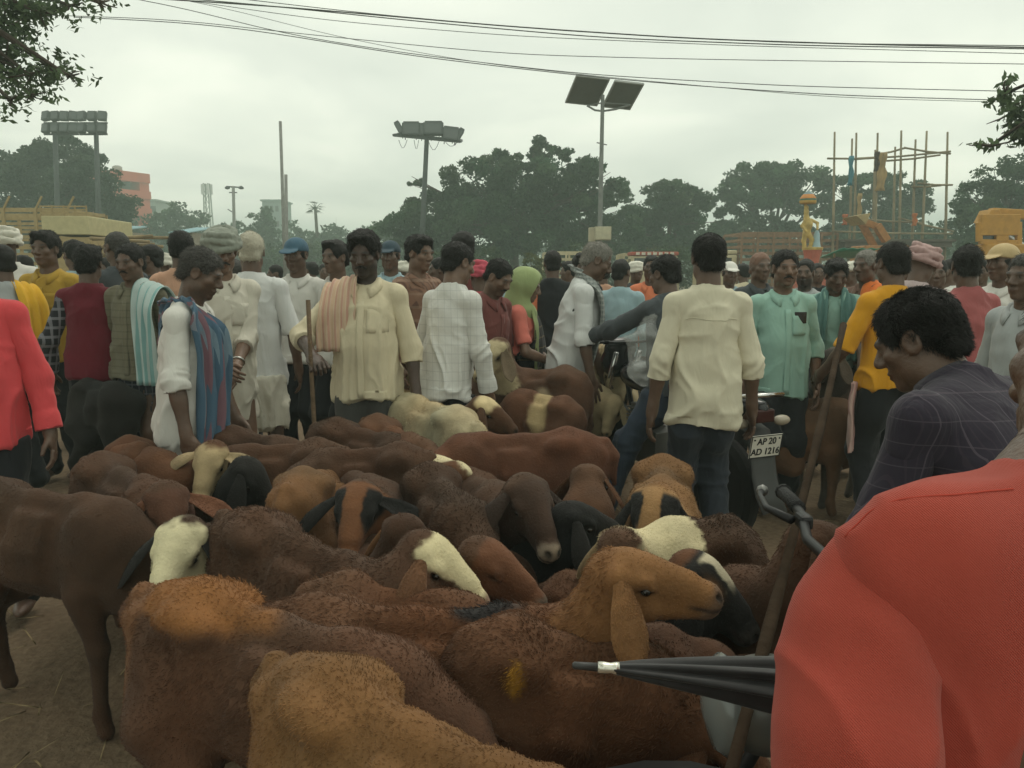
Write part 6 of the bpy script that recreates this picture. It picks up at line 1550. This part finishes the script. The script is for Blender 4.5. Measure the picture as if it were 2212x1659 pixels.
    G.ell(hp(0, -.025, .03), V(.094, .118, .108), HF, .02); G.cone(hp(0, -.055, -.02), .088, T(0, -.05, .50), .078, .05); G.cone(T(0, -.04, .52), .075, T(0, .01, .44), .105, .05)
    G.ell(hp(0, .125, -.03), V(.070, .075, .120), HF, .012, True)
    hv, hq = G.mesh(.011); hv = hv + vnormals(hv, hq) * (.006 * (1 - 2 * np.abs(vnoise(hv * V(14, 14, 6), 1, 4))))[:, None]
    add_part(p, "head_scarf", (hv, hq), green_sc)
    add_part(p, "scarf_end", ribbon([T(.04, .10, .47), T(.07, .14, .36), T(.07, .155, .2), T(.06, .16, .02)], [V(1, 0, 0)] * 4, .09, 2, .008, 2), green_sc)
    path = [T(.17, .06, -.02), T(.10, .155, .10), T(-.02, .165, .25), T(-.10, .125, .40), T(-.12, .02, .50), T(-.12, -.09, .44), T(-.12, -.145, .25), T(-.12, -.16, .0)]
    sari_p = cloth("black_gold_sari_print", (.016, .015, .016), var=.3, pattern=stripes(None, [(2, .07, .12, (.22, .17, .08), .5)]))
    add_part(p, "sari_drape", ribbon(path, [V(0, -.2, 1), V(.3, 0, 1), V(.7, -.2, .7), V(1, 0, .1), V(1, 0, 0), V(1, 0, 0), V(1, 0, 0), V(1, 0, 0)], .30, 3, .008, 5, nu=60, nv=17), sari_p)
    # ---- middle
    p = P("grey haired man in white with a grey scarf round his neck, looking down", 1288, 524, 5.15, -92, lean=13, hpitch=22, shirt=wh3, sleeve="elbow", cuff=True, bottom=wh2, bstyle="long", hair="receding", hmat=M_HAIRG, det=0, hem=-.16, moustache=True, armR=(.23, .15, .70), armL=(-.2, .25, .75), hn=2500, belly=.03)
    neck_cloth(p, grey_sc, (.32, .40), .15, 3, .012)
    P("man in a light blue shirt with his back turned, beyond the goats", 1340, 560, 6.6, -12, shirt=lblue, bottom=dark, det=2, hyaw=-25)
    P("man in an orange shirt half hidden behind the motorcycle rider", 1404, 551, 7.2, 165, shirt=orange, bottom=dark, det=2)
    q = P("man in a cream shirt with his back to the camera beside the motorcycle", 1524, 505, 3.8, 3, shirt=cream2, sleeve="rolled", cuff=True, bottom=navy, det=0, hem=-.16, wide=1.05, armL=(-.27, .02, .73), armR=(.27, .04, .73), hair="short", hn=3500, hlen=.012, shoes=True, fine=(True, True))
    T = q["T"]; ym = cloth("pale_cream_seam", (.54, .50, .38)); seam(q, [q["shirt"]], [T(-.15, -.1, .36), T(-.07, -.15, .365), T(.07, -.15, .365), T(.15, -.1, .36)], ym, .0022)
    P("moustached man in a mint shirt facing the camera", 1690, 540, 4.8, 178, shirt=mint, sleeve="rolled", cuff=True, bottom=dark, det=0, hem=-.15, wide=1.04, belly=.03, moustache=True, placket=True, pocket=(-.08, "dark phone in the pocket of the mint shirt"), skin="mid", hn=2000, stubble=.2)
    P("bald man in a dark shirt looking over the mint shirt", 1637, 545, 6.2, 190, shirt=slate, bottom=dark, det=2, hair="thin", hmat=cloth("brown_cap_cloth", (.20, .12, .09)))
    P("man with a dark beard between the mint shirted men", 1733, 560, 6.4, 150, shirt=gblue, bottom=dark, det=2, stubble=.8)
    p = P("bending man in a striped mint shirt with a teal scarf", 1800, 560, 5.6, 160, lean=16, hpitch=14, hyaw=15, shirt=mint, sleeve="elbow", bottom=dark, det=1, hair="bushy", armL=(-.2, .35, .85), armR=(.1, .4, .95))
    neck_cloth(p, teal, (.4, .45), .13)
    p = P("white haired man in a brown vest with an orange cloth on his shoulder", 1862, 540, 5.7, 120, shirt=brown, slmat=pinkw, sleeve="half", bottom=dark, hmat=M_HAIRG, det=1, lean=5)
    shoulder_cloth(p, -1, cloth("saffron_cloth", (.75, .20, .05)), .3, .35, .2, neck=.11)
    p = P("man in a mustard yellow polo shirt seen from behind", 1916, 524, 4.4, 14, shirt=must, sleeve="half", bottom=dark, det=0, hem=-.05, wide=1.03, armL=(-.26, .26, .92), armR=(.25, .25, .95), hn=2500, hair="short", lean=3)
    T = p["T"]
    add_part(p, "waist_towel", ribbon([T(-.20, .04, -.02), T(-.21, .05, -.15), T(-.21, .05, -.30), T(-.22, .04, -.42)], [V(.6, .6, 0)] * 4, .13, 2.5, .012, 2), peach_sc if False else cloth("pink_striped_towel", (.48, .33, .29), pattern=stripes(None, [(0, .03, .4, (.40, .18, .17), .6)])))
    P("man in a dusty pink turban at the right of the mustard shirt", 1984, 532, 5.2, -70, hpitch=14, lean=6, shirt=pinkw, bottom=dark, hair="turban", hmat=turb_p, det=1)
    P("man in a rose coloured shirt with his back to the camera", 2078, 530, 4.5, 12, shirt=rose, bottom=dark, det=1, hair="short", hyaw=-30, hn=1500)
    P("man in a tan cap and white shirt at the right edge", 2152, 528, 5.0, 110, shirt=wh, bottom=dark, hair="cap", hmat=capt, det=1)
    P("grey haired man in a pale blue grey shirt cut off by the right edge", 2206, 548, 3.7, 110, shirt=gblue, bottom=dark, hair="short", hmat=M_HAIRS, det=1, lean=4)
    # ---- foreground right: bent man in purple plaid, red shirt close to the camera
    P("man in a dark purple checked shirt bending forward, black hair towards the camera", 1985, 626, 1.80, 36, lean=42, hpitch=10, hyaw=14, hshift=(0, -.01, -.035), headw=.90, shirt=purp, sleeve="long", bottom=dark, det=0, hem=-.16, wide=1.32, limb=.75, hair="short", hn=12000, hlen=.014, armL=(-.24, .46, .66), armR=(.16, .50, .74), pelvis=.875, legs=[(-.12, .02, .075), (.14, .05, .075)], belly=.02)
    # ---- crowd beyond
    mats = [wh, wh2, wh3, lblue, gblue, mrn, peach, slate, pinkw, cream, dark, orange]
    P("man in a peach shirt with his back turned behind the blue towel", 402, 499, 5.6, 10, shirt=peach, bottom=dark, det=1, hair="short")
    P("grey shaven man behind the olive polo shirt", 263, 500, 6.0, 60, shirt=slate, bottom=dark, det=2, hair="thin", hmat=M_HAIRS)
    P("dark haired man close behind the olive polo shirt's shoulder", 332, 528, 6.4, 100, shirt=dark, bottom=dark, det=2)
    P("man with bushy hair between the yellow shirt and the dark red vest", 172, 520, 6.8, 60, shirt=lblue, bottom=dark, det=2, hair="bushy")
    P("man in a white head cloth with a yellow wrap at the left edge", 28, 492, 6.3, 40, shirt=wh, bottom=dark, det=2, hair="turban", hmat=turb_w)
    p = P("man in a grey shirt partly hidden behind the pink red shirt", 14, 528, 5.2, 60, shirt=gblue, bottom=dark, det=2)
    shoulder_cloth(p, 1, cloth("bright_yellow_cloth", (.72, .42, .04)), .35, .3, .18)
    P("dark haired man in white right behind the stout man in cream", 728, 520, 5.6, 150, shirt=wh, bottom=dark, det=2, hair="bushy")
    P("man in a navy cap and pale blue shirt behind the stout man", 846, 521, 6.6, 175, shirt=lblue, bottom=dark, det=2, hair="cap", hmat=capd)
    P("man in a red shirt between the checked shirt and the maroon polo", 1036, 566, 6.2, 20, shirt=cloth("crimson_cotton", (.48, .07, .09)), bottom=dark, det=2, hair="turban", hmat=cloth("crimson_head_cloth", (.55, .10, .14)))
    P("man in black with an orange collar beyond the woman", 1192, 541, 7.0, 5, shirt=dark, bottom=dark, det=2, hmat=M_HAIR, slmat=orange)
    P("tall dark haired man beyond the checked white shirt", 998, 500, 6.6, 60, shirt=mrn, bottom=dark, det=2, hair="short")
    P("dark haired man beyond the brown striped shirt", 950, 556, 7.0, 100, shirt=rose, bottom=dark, det=2)
    P("white haired man behind the white haired man in the loincloth", 512, 560, 6.4, 20, shirt=wh, bottom=dark, det=2, hmat=M_HAIRS)
    P("man in a white cap and pale blue beyond the cream shirt", 1572, 566, 7.6, 180, shirt=lblue, bottom=dark, det=2, hair="cap", hmat=wh)
    P("dark haired man right of the dusty pink turban", 2016, 560, 6.2, 150, shirt=pinkw, bottom=dark, det=2)
    P("dark haired man below the tan cap", 2182, 556, 5.9, 130, shirt=wh3, bottom=dark, det=2, hair="bushy")
    P("grey bearded man by the woman's scarf", 1255, 548, 7.2, 190, shirt=dark, bottom=dark, det=2, hair="bushy", stubble=.8)
    far = [(598, 572, 9.5, 120), (676, 566, 10.5, 60), (704, 570, 11.5, 200), (1084, 572, 9, 30), (1118, 574, 11, 150), (1226, 566, 9.2, 90), (1300, 572, 9.5, 30), (1372, 566, 9, 200), (1430, 566, 9.8, 90), (1600, 570, 10, 20), (1760, 568, 8.6, 170), (1830, 566, 8.0, 100), (2040, 560, 7.4, 60), (2110, 562, 7.6, 140), (1952, 566, 7.8, 200), (870, 566, 8.5, 100), (470, 566, 8.4, 20), (60, 552, 8.6, 80), (236, 556, 8.0, 160), (360, 548, 8.2, 40)]
    lab = ["in white beyond the blue cap", "in off white far behind the crowd by the bare poles", "in pale clothes far behind the crowd near the stout man", "in pale blue far beyond the maroon polo", "in grey far beyond the woman's scarf", "in maroon far beyond the black shirt with an orange collar", "in peach far behind the grey haired man",
           "in dark grey far beyond the light blue shirt", "in pinkish white far beyond the orange shirt", "in cream far beside the cab of the slatted lorry", "in dark clothes far behind the bearded man", "in orange far behind the brown vest", "in white far beyond the rose shirt", "in off white far beyond the tan cap",
           "in bluish white far beyond the pink turban", "in light blue far beyond the navy cap", "in grey far behind the grey green turban", "in maroon far by the wooden lorry at the left", "in peach far behind the shaven man", "in dark grey far behind the peach shirt"]
    for i, (u, v_, y_, yw) in enumerate(far):
        P("small figure of a person " + lab[i], u, v_, y_, yw, shirt=mats[i % 12], bottom=dark, det=3, collar=False, hair=("short", "bushy", "short", "turban")[i % 4], hmat=(M_HAIR, M_HAIR, M_HAIR, turb_w)[i % 4])
    # ---- red shirt, an arm's length from the camera
    pique = red_pique()
    k = .93
    p = P("man in an orange red shirt close to the camera, seen from behind", 0, 0, 0, 14, k=k, pos=V(.432, .600, 0), bottom=dark, det=0, hem=-.14, wide=1.10, lean=2, hroll=24, hshift=(.150, .01, -.03), armL=(-.13, .20, .84, -.6, -1, -.2), armR=(.24, .24, 1.245, 1, -.3, -.9),
          palm=((.5, 0, -.6, 0, 1, .3), (-1, -.2, 0, -.3, -.3, 1, 0, 0, 1.6)), hands=(.7, 1.1), hpitch=12, hn=2000, limb=.55)
    G = SDF(); R_ = p["Rz"].T; w = lambda u, v, y: R_ @ (pix(u, v, y) - p["pos"]); up = V(0, 0, 1)
    tip = w(1872, 1236, .585)
    G.chain([tip, w(1858, 1310, .58), w(1848, 1420, .565), w(1846, 1600, .53)], [.030, .043, .051, .053], .03)
    G.cone(w(1846, 1600, .53), .053, w(1856, 1950, .50), .053, .03)
    S2 = SDF(); S2.chain([tip + V(.006, 0, -.002), w(2060, 1186, .60), w(2330, 1128, .62)], [.031, .045, .066], .03)
    S2.ell(w(2120, 1340, .605), (.105, .062, .10), None, .05); S2.ell(w(2260, 1560, .625), (.150, .085, .20), None, .06); S2.ell(w(2300, 2000, .64), (.165, .10, .30), None, .06); S2.ell(w(2480, 1300, .63), (.13, .07, .14), None, .05)
    a1 = p["arms"][1][0]; S2.cone(a1, .06, a1 + (p["arms"][1][1] - a1), .056, .04); S2.cone(p["arms"][1][1], .056, p["arms"][1][1] + (p["arms"][1][2] - p["arms"][1][1]) * .3, .05, .03)
    # soft drag folds running from the armpit over the back
    for (u0, v0, u1, v1, r) in ((1900, 1440, 1950, 1680, .006), (1930, 1420, 2090, 1640, .006)):
        q0 = w(u0, v0, .545); q1 = w(u1, v1, .545); S2.cone(q0, r * .5, q1, r, .04)
    S2.ell(w(1975, 1330, .572), (.055, .034, .10), None, .05); S2.ell(w(2420, 1750, .63), (.14, .085, .30), None, .06); S2.ell(w(2050, 1650, .60), (.07, .05, .20), None, .06)
    parts = []
    for g_ in (S2, G):
        v, q = g_.mesh(.0055)
        nn = vnormals(v, q); wv = np.stack([vnoise(v, 6, 4), vnoise(v, 6, 5), vnoise(v, 6, 6)], 1)
        r1 = 1 - np.abs(vnoise(v * V(8, 8, 4) + wv, 1, 31)); r2 = 1 - np.abs(vnoise(np.stack([v[:, 0] * 14 + v[:, 2] * 9, v[:, 1] * 10, v[:, 2] * 8 - v[:, 0] * 6], 1) + wv, 1, 33))
        parts.append((v + nn * (.0065 * (r1 ** 3 - .3) + .0048 * (r2 ** 5 - .2))[:, None], q))
    so = link_mesh("shirt", mesh_np("shirt", *parts[0]), pique, p["root"]); sl_ = link_mesh("sleeve", mesh_np("sleeve", *parts[1]), pique, so); p["shirt"] = so
    sm = mat("orange_red_seam", (.42, .056, .036), rough=.9)
    seam(p, [so, sl_], [w(1795, 1152, .57), w(1900, 1118, .57), w(2060, 1085, .56), w(2220, 1022, .56)], sm, .0009, lift=.0002)
    return p
def red_pique():
    m = mat("orange_red_pique", (.385, .066, .046), rough=.92, var=.12, vscale=7, sheen=.12, spec=.08)
    t = m.node_tree; b = t.nodes["Principled BSDF"]; tcn = t.nodes.new("ShaderNodeTexCoord")
    mp = t.nodes.new("ShaderNodeMapping"); mp.inputs["Rotation"].default_value = (.2, .75, .3); t.links.new(tcn.outputs["Object"], mp.inputs[0])
    wv = t.nodes.new("ShaderNodeTexWave"); wv.inputs["Scale"].default_value = 210; wv.inputs["Distortion"].default_value = 1.2; wv.inputs["Detail"].default_value = 2; wv.inputs["Detail Scale"].default_value = 3; t.links.new(mp.outputs[0], wv.inputs[0])
    vo = t.nodes.new("ShaderNodeTexVoronoi"); vo.inputs["Scale"].default_value = 700; t.links.new(tcn.outputs["Object"], vo.inputs["Vector"])
    ad = t.nodes.new("ShaderNodeMath"); ad.operation = "MULTIPLY_ADD"; ad.inputs[1].default_value = .6; t.links.new(vo.outputs["Distance"], ad.inputs[0]); t.links.new(wv.outputs["Fac"], ad.inputs[2])
    bp = t.nodes.new("ShaderNodeBump"); bp.inputs["Strength"].default_value = .6; bp.inputs["Distance"].default_value = .0007
    t.links.new(ad.outputs[0], bp.inputs["Height"]); t.links.new(bp.outputs[0], b.inputs["Normal"])
    # the weave colour also goes faintly darker between its ribs
    src = b.inputs["Base Color"].links[0].from_socket; mr = t.nodes.new("ShaderNodeMapRange"); mr.inputs[3].default_value = .90; mr.inputs[4].default_value = 1.05; t.links.new(wv.outputs["Fac"], mr.inputs[0])
    sc_ = t.nodes.new("ShaderNodeVectorMath"); sc_.operation = "SCALE"; t.links.new(src, sc_.inputs[0]); t.links.new(mr.outputs[0], sc_.inputs["Scale"]); t.links.new(sc_.outputs[0], b.inputs["Base Color"])
    return m
RED = crowd()
# ================================================================== motorcycles, umbrella, staff, bag
def motorcycle(label, base, yaw, paint, seat_m, plate=None, mirror=True, cowl=True):
    root = empty("motorcycle", base, yaw); tag(root, label, "motorcycle")
    blk = mat("black_plastic", (.014, .014, .015), rough=.45, var=.15); chrome = mat("chrome", (.55, .55, .54), rough=.18, metal=1.0, var=.05); tyre = mat("tyre_rubber", (.02, .02, .02), rough=.85); alu = mat("cast_alloy", (.22, .22, .21), rough=.45, metal=.7, var=.15); rub = mat("grip_rubber", (.016, .016, .016), rough=.7, bump=.6, bscale=200)
    AX = np.array([[0, 1, 0], [0, 0, 1], [1, 0, 0]], float)
    for y, r in ((-.63, .30), (.63, .30)):
        mb = MB(); prof = [(r - .075, -.035), (r - .03, -.05), (r, -.028), (r + .004, 0), (r, .028), (r - .03, .05), (r - .075, .035)]
        mb.lathe(prof, (0, 0, 0), 32, AX); wo = mb.build("tyre", tyre, root, loc=(0, y, .304))
        mb = MB(); mb.lathe([(r - .078, -.03), (r - .06, -.036), (r - .06, .036), (r - .078, .03), (r - .085, 0)], (0, 0, 0), 32, AX); mb.build("rim", chrome, wo, smooth=True)
        mb = MB(); mb.lathe([(.02, -.06), (.06, -.05), (.075, 0), (.06, .05), (.02, .06)], (0, 0, 0), 18, AX); mb.build("hub", alu, wo)
        mb = MB()
        for k_ in range(18):
            a = 2 * math.pi * k_ / 18; b_ = a + (.35 if k_ % 2 else -.35); mb.tube([V(.03 * (1 if k_ % 2 else -1), .06 * math.cos(b_), .06 * math.sin(b_)), V(0, (r - .08) * math.cos(a), (r - .08) * math.sin(a))], .0025, 4)
        mb.build("spokes", chrome, wo)
    mb = MB(); mb.tube([V(0, .42, .92 if cowl else .74), V(0, .30, .62), V(0, .05, .36), V(0, -.25, .36), V(0, -.35, .55), V(0, -.62, .72), V(0, -.88, .78)], .018, 8); mb.tube([V(0, .40, .88 if cowl else .72), V(0, .1, .78 if cowl else .70), V(0, -.35, .72)], .018, 8)
    for s in (-1, 1): mb.tube([V(.07 * s, -.63, .30), V(.06 * s, -.25, .38)], .02, 8); mb.tube([V(.10 * s, -.60, .32), V(.10 * s, -.48, .68)], .02, 8)
    mb.build("frame", blk, root, smooth=True)
    mb = MB(); mb.box((0, .02, .42), (.22, .34, .22)); mb.box((0, .12, .58), (.15, .15, .18)); mb.box((.13, -.02, .40), (.05, .2, .16))
    for k_ in range(6): mb.box((0, .12, .52 + k_ * .024), (.20, .19, .008))
    mb.build("engine", alu, root, bevel=.012)
    mb = MB(); mb.tube([V(.10, .16, .5), V(.13, .22, .34), V(.14, 0, .26), V(.15, -.35, .30), V(.16, -.75, .38)], [.022, .022, .026, .042, .040], 10); mb.build("exhaust", chrome, root, smooth=True)
    S = SDF(); S.ell((0, .14, .84), (.135, .24, .10), None, .04); S.ell((0, -.02, .80), (.10, .16, .07), None, .04); v, q = S.mesh(.014); link_mesh("fuel_tank", mesh_np("tank", v, q), paint, root)
    S = SDF(); S.chain([(0, -.10, .80), (0, -.35, .81), (0, -.66, .86)], [.085, .105, .085], .06); S.ell((0, -.4, .84), (.13, .32, .05), None, .03); S.plane((0, 0, .77), (0, 0, -1), .02); v, q = S.mesh(.014); link_mesh("seat", mesh_np("seat", v, q), seat_m, root)
    S = SDF(); S.chain([(0, -.50, .74), (0, -.85, .80), (0, -.93, .80)], [.08, .06, .05], .04); v, q = S.mesh(.014); link_mesh("tail_cowl", mesh_np("tail", v, q), paint, root)
    mb = MB(); mb.tube([V(-.10, -.72, .84), V(-.10, -.98, .88), V(.10, -.98, .88), V(.10, -.72, .84)], .012, 8); mb.build("grab_rail", chrome, root, smooth=True)
    mb = MB(); mb.box((0, -.955, .77), (.12, .05, .07)); mb.build("tail_light", mat("tail_light_red", (.045, .012, .011), rough=.2), root, bevel=.01)
    # rear mudguard hanging behind the wheel
    G = np.array([[V((i / 6 - .5) * .16, y, z + .012 * math.cos((i - 3) * .5)) for (y, z) in ((-.80, .72), (-.92, .68), (-.96, .58), (-.985, .46), (-1.02, .36), (-1.08, .28))] for i in range(7)]); v, q = grid_solid_early(G, .006); link_mesh("mudguard", mesh_np("mudguard", v, q), mat("grey_black_plastic", (.055, .056, .055), rough=.6), root)
    G = np.array([[V((i / 4 - .5) * .11, .63 + .345 * math.cos(a), .30 + .345 * math.sin(a)) for a in np.linspace(.3, 2.4, 10)] for i in range(5)]); v, q = grid_solid_early(G, .005); link_mesh("front_mudguard", mesh_np("front_mudguard", v, q), blk, root)
    for s in (-1, 1):
        mb = MB(); mb.tube([V(.0, -.93, .735), V(s * .09, -.94, .735)], .010, 6); mb.build("indicator_stem", blk, root); S = SDF(); S.ell((s * .135, -.945, .735), (.052, .032, .028), None, .02); v, q = S.mesh(.008); link_mesh("indicator", mesh_np("indicator", v, q), mat("indicator_lens", (.36, .31, .24), rough=.25, var=.05, spec=.5), root)
        mb = MB(); mb.tube([V(.09 * s, .36, .98 if cowl else .76), V(.09 * s, .44, .80 if cowl else .68), V(.09 * s, .63, .30)], [.018, .020, .026] if cowl else [.010, .012, .02], 10); mb.build("fork", chrome if cowl else blk, root, smooth=True)
    mb = MB(); mb.tube([V(-.36, .33, 1.045), V(-.20, .355, 1.05), V(-.09, .385, 1.04), V(.09, .385, 1.04), V(.20, .355, 1.05), V(.36, .33, 1.045)], .0095, 8); mb.build("handlebar", blk, root, smooth=True)
    for s in (-1, 1):
        mb = MB(); mb.tube([V(s * .24, .346, 1.050), V(s * .30, .338, 1.048), V(s * .365, .332, 1.045)], [.0145, .0138, .0138], 10); mb.lathe([(.017, -.004), (.017, .004)], V(s * .368, .33, 1.045), 10, AX); mb.build("grip", rub, root, smooth=True)
        mb = MB(); mb.tube([V(s * .17, .385, 1.05), V(s * .25, .405, 1.048), V(s * .36, .382, 1.040), V(s * .385, .370, 1.042)], [.009, .007, .0065, .007], 8); mb.build("lever", alu if cowl else blk, root, smooth=True)
        mb = MB(); mb.lathe([(.001, -.013), (.010, -.008), (.013, 0), (.010, .008), (.001, .013)], V(s * .390, .367, 1.042), 10); mb.build("lever_ball", alu, root, smooth=True)
        mb = MB(); mb.box((s * .17, .362, 1.048), (.04, .026, .028)); mb.build("switch_gear", blk, root, bevel=.008)
        if mirror:
            mb = MB(); mb.tube([V(s * .18, .41, 1.04), V(s * .24, .42, 1.16), V(s * .30, .41, 1.23)], .007, 6); mo = mb.build("mirror_stem", blk, root, smooth=True); S = SDF(); S.ell((s * .335, .40, 1.25), (.075, .02, .045), None, .02); v, q = S.mesh(.009); link_mesh("mirror", mesh_np("mirror", v, q), blk, mo)
    S = SDF(); hz = .90 if cowl else .785
    if cowl: S.ell((0, .50, .90), (.115, .11, .11), None, .03); S.ell((0, .46, 1.0), (.12, .07, .07), None, .05)
    else: S.ell((0, .47, hz), (.080, .10, .082), None, .03)
    v, q = S.mesh(.012); link_mesh("headlight_shell", mesh_np("cowl", v, q), paint, root)
    mb = MB(); mb.lathe([(.078, 0), (.084, .01), (.07, .03), (.02, .045)], V(0, .565 if cowl else .535, hz), 20, np.array([[1, 0, 0], [0, 0, -1], [0, 1, 0]], float)); mb.build("headlight", mat("headlight_glass", (.16, .17, .165), rough=.12, spec=.6), root, smooth=True)
    if plate:
        c = V(0, -.985, .615); R_ = rotx(.18)
        mb = MB(); mb.box((0, 0, 0), (.20, .006, .125), R_); po = mb.build("number_plate", mat("plate_white", (.62, .60, .53), rough=.4, var=.05), root, bevel=.004, loc=c)
        mb = MB()
        for (x, z, w, h_) in ((0, .059, .196, .004), (0, -.059, .196, .004), (-.097, 0, .004, .12), (.097, 0, .004, .12)): mb.box(R_ @ V(x, -.0042, z), (w, .002, h_), R_)
        for x in (-.08, .08): mb.lathe([(.005, -.003), (.004, .003)], R_ @ V(x, -.005, .040), 8, np.array([[1, 0, 0], [0, 0, 1], [0, -1, 0]], float))
        mb.build("plate_border", blk, po)
        for line, z in ((plate[0], .012), (plate[1], -.044)):
            cu = bpy.data.curves.new("plate_lettering", "FONT"); cu.body = line; cu.size = .050; cu.align_x = "CENTER"; cu.extrude = .0008; cu.materials.append(blk); cu.offset = .0009
            tmp = bpy.data.objects.new("tmp_text", cu); SC.collection.objects.link(tmp); bpy.context.view_layer.update()
            me = bpy.data.meshes.new_from_object(tmp.evaluated_get(bpy.context.evaluated_depsgraph_get())); bpy.data.objects.remove(tmp)
            to = bpy.data.objects.new("plate_lettering", me); SC.collection.objects.link(to); to.parent = po; to.matrix_local = Matrix.Translation(Vector(R_ @ V(0, -.0048, z))) @ Matrix.Rotation(math.pi / 2 + .18, 4, "X")
    return root

def near_things():
    P = person
    seat1 = mat("reddish_brown_seat", (.12, .045, .035), rough=.6, var=.2); blkp = mat("black_paint_gloss", (.014, .014, .016), rough=.2, var=.05, spec=.5); slv = mat("silver_grey_paint", (.13, .133, .125), rough=.3, var=.08, spec=.5, metal=.3)
    rw = V(1.17, 4.22, 0); yaw = math.atan2(.50, 1.16); fwd = V(-math.sin(yaw), math.cos(yaw), 0)
    motorcycle("parked motorcycle with a white number plate, its rider reaching for the handlebar", rw + fwd * .63, yaw, blkp, seat1, plate=("AP 20", "AD 1216"))
    slate = cloth("dark_grey_jersey", (.060, .068, .075)); jeans = cloth("blue_denim", (.038, .052, .078), var=.3)
    c = rw + fwd * .63
    p = P("motorcycle rider in a dark grey jersey with his arm stretched to the handlebar", 0, 0, 0, math.degrees(yaw), lean=14, hpitch=4, hyaw=20, shirt=slate, sleeve="long", bottom=jeans, det=0, hem=-.08, pelvis=.86, pos=c + fwd * -.20, armL=(-.35, .58, 1.07, -.4, -.2, -.9), armR=(.28, .52, 1.07, .5, -.3, -.8),
          legs=[(-.40, .16, .075, -.2, 1, .2), (.34, .14, .075, .2, 1, .2)], hn=2000, shoes=False)
    # clear plastic bag hung at the handlebar
    S = SDF(); c0 = pix(1396, 758, 4.62); S.ell((0, 0, 0), (.12, .09, .16), None, .03); S.ell((.03, 0, .13), (.06, .05, .09), None, .05); S.ell((-.02, 0, -.12), (.11, .08, .08), None, .04); v, q = S.mesh(.011); n = vnormals(v, q)
    v = v + n * (.030 * (1 - 2 * np.abs(vnoise(v * V(9, 9, 7), 1, 3))) + .010 * (1 - 2 * np.abs(vnoise(v, 22, 5))))[:, None]
    m = bpy.data.materials.new("clear_plastic_film"); m.use_nodes = True; t = m.node_tree; b = t.nodes["Principled BSDF"]; b.inputs["Base Color"].default_value = (.75, .77, .75, 1); b.inputs["Roughness"].default_value = .12; b.inputs["Alpha"].default_value = .24; b.inputs["Specular IOR Level"].default_value = .8
    o = link_mesh("plastic_bag", mesh_np("plastic_bag", v, q), m); o.location = c0; tag(o, "crumpled clear plastic bag hanging by the motorcycle rider", "bag")
    # second motorcycle, under the red shirt
    motorcycle("motorcycle partly hidden by the red shirt, black brake lever and grip showing", V(.90, 1.20, 0), math.pi / 2, slv, blkp, mirror=False, cowl=False)
    # bamboo staff
    a = pix(1822, 702, 2.55); bt = pix(1600, 1600, 1.06); d = bt - a; t = a[2] / -d[2]; e_ = a + d * t
    mb = MB(); rng = np.random.default_rng(2); pts = []; rs = []
    for k_ in range(25):
        f = k_ / 24; pts.append(a + (e_ - a) * f + V(.006 * math.sin(f * 9), 0, 0)); rs.append(.0088 + .002 * f + (.0025 if k_ % 4 == 0 else 0))
    base = V(e_[0], e_[1], 0); mb.tube([p_ - base for p_ in pts], rs, 10); o = mb.build("bamboo_staff", mat("staff_bamboo", (.042, .028, .018), rough=.9, var=.35, vscale=14, bump=.3, bscale=40, spec=.08), None, smooth=True, loc=base); tag(o, "long bamboo staff slanting up beside the red shirt", "staff")
    # folded umbrella
    A = pix(1236, 1437, 1.02); B = pix(1800, 1478, 1.0); ax = nrm(B - A); L = np.linalg.norm(B - A); side = nrm(np.cross(ax, V(0, 0, 1))); up = np.cross(side, ax); root = empty("umbrella", A); tag(root, "folded black umbrella lying level beside the red shirt, silver band at its tip", "umbrella")
    bu = mat("umbrella_fabric", (.017, .017, .018), rough=.55, var=.25, vscale=30, sheen=.2); ch = mat("silver_foil", (.72, .70, .62), rough=.25, metal=.7, var=.1); dk = mat("umbrella_tip_grey", (.05, .05, .05), rough=.4)
    mb = MB(); mb.tube([V(0, 0, 0), ax * .003, ax * .04], [.003, .0052, .006], 12); mb.build("ferrule", dk, root, smooth=True); mb = MB(); mb.tube([ax * .036, ax * .045, ax * .054, ax * .060, ax * .066], [.0078, .0082, .0072, .0086, .0095], 12); bo = mb.build("silver_band", ch, root, smooth=True)
    rows = []; nr, na = 40, 64
    for i in range(nr):
        f = i / (nr - 1); x = .058 + (L - .058) * f; r = .008 + .033 * f ** .75; row = []
        for j in range(na):
            g = 2 * math.pi * j / na; fold = 1 + (.30 * f ** .4) * math.sin(g * 7 + f * 1.5) + .10 * f * math.sin(g * 15 + 2)
            row.append(ax * x + (side * math.cos(g) + up * math.sin(g) * .8 - up * .25 * f * (math.sin(g) < 0) * abs(math.sin(g))) * r * fold - up * .006 * f * f)
        rows.append(row)
    Gv = np.array(rows).reshape(-1, 3); qs = []
    for i in range(nr - 1):
        for j in range(na): qs.append((i * na + j, i * na + (j + 1) % na, (i + 1) * na + (j + 1) % na, (i + 1) * na + j))
    link_mesh("canopy", mesh_np("canopy", Gv, np.array(qs)), bu, root); mb = MB(); mb.tube([ax * .05, ax * (L + .25)], .005, 8); mb.build("shaft", ch, root, smooth=True)
near_things()
if True:
    pass
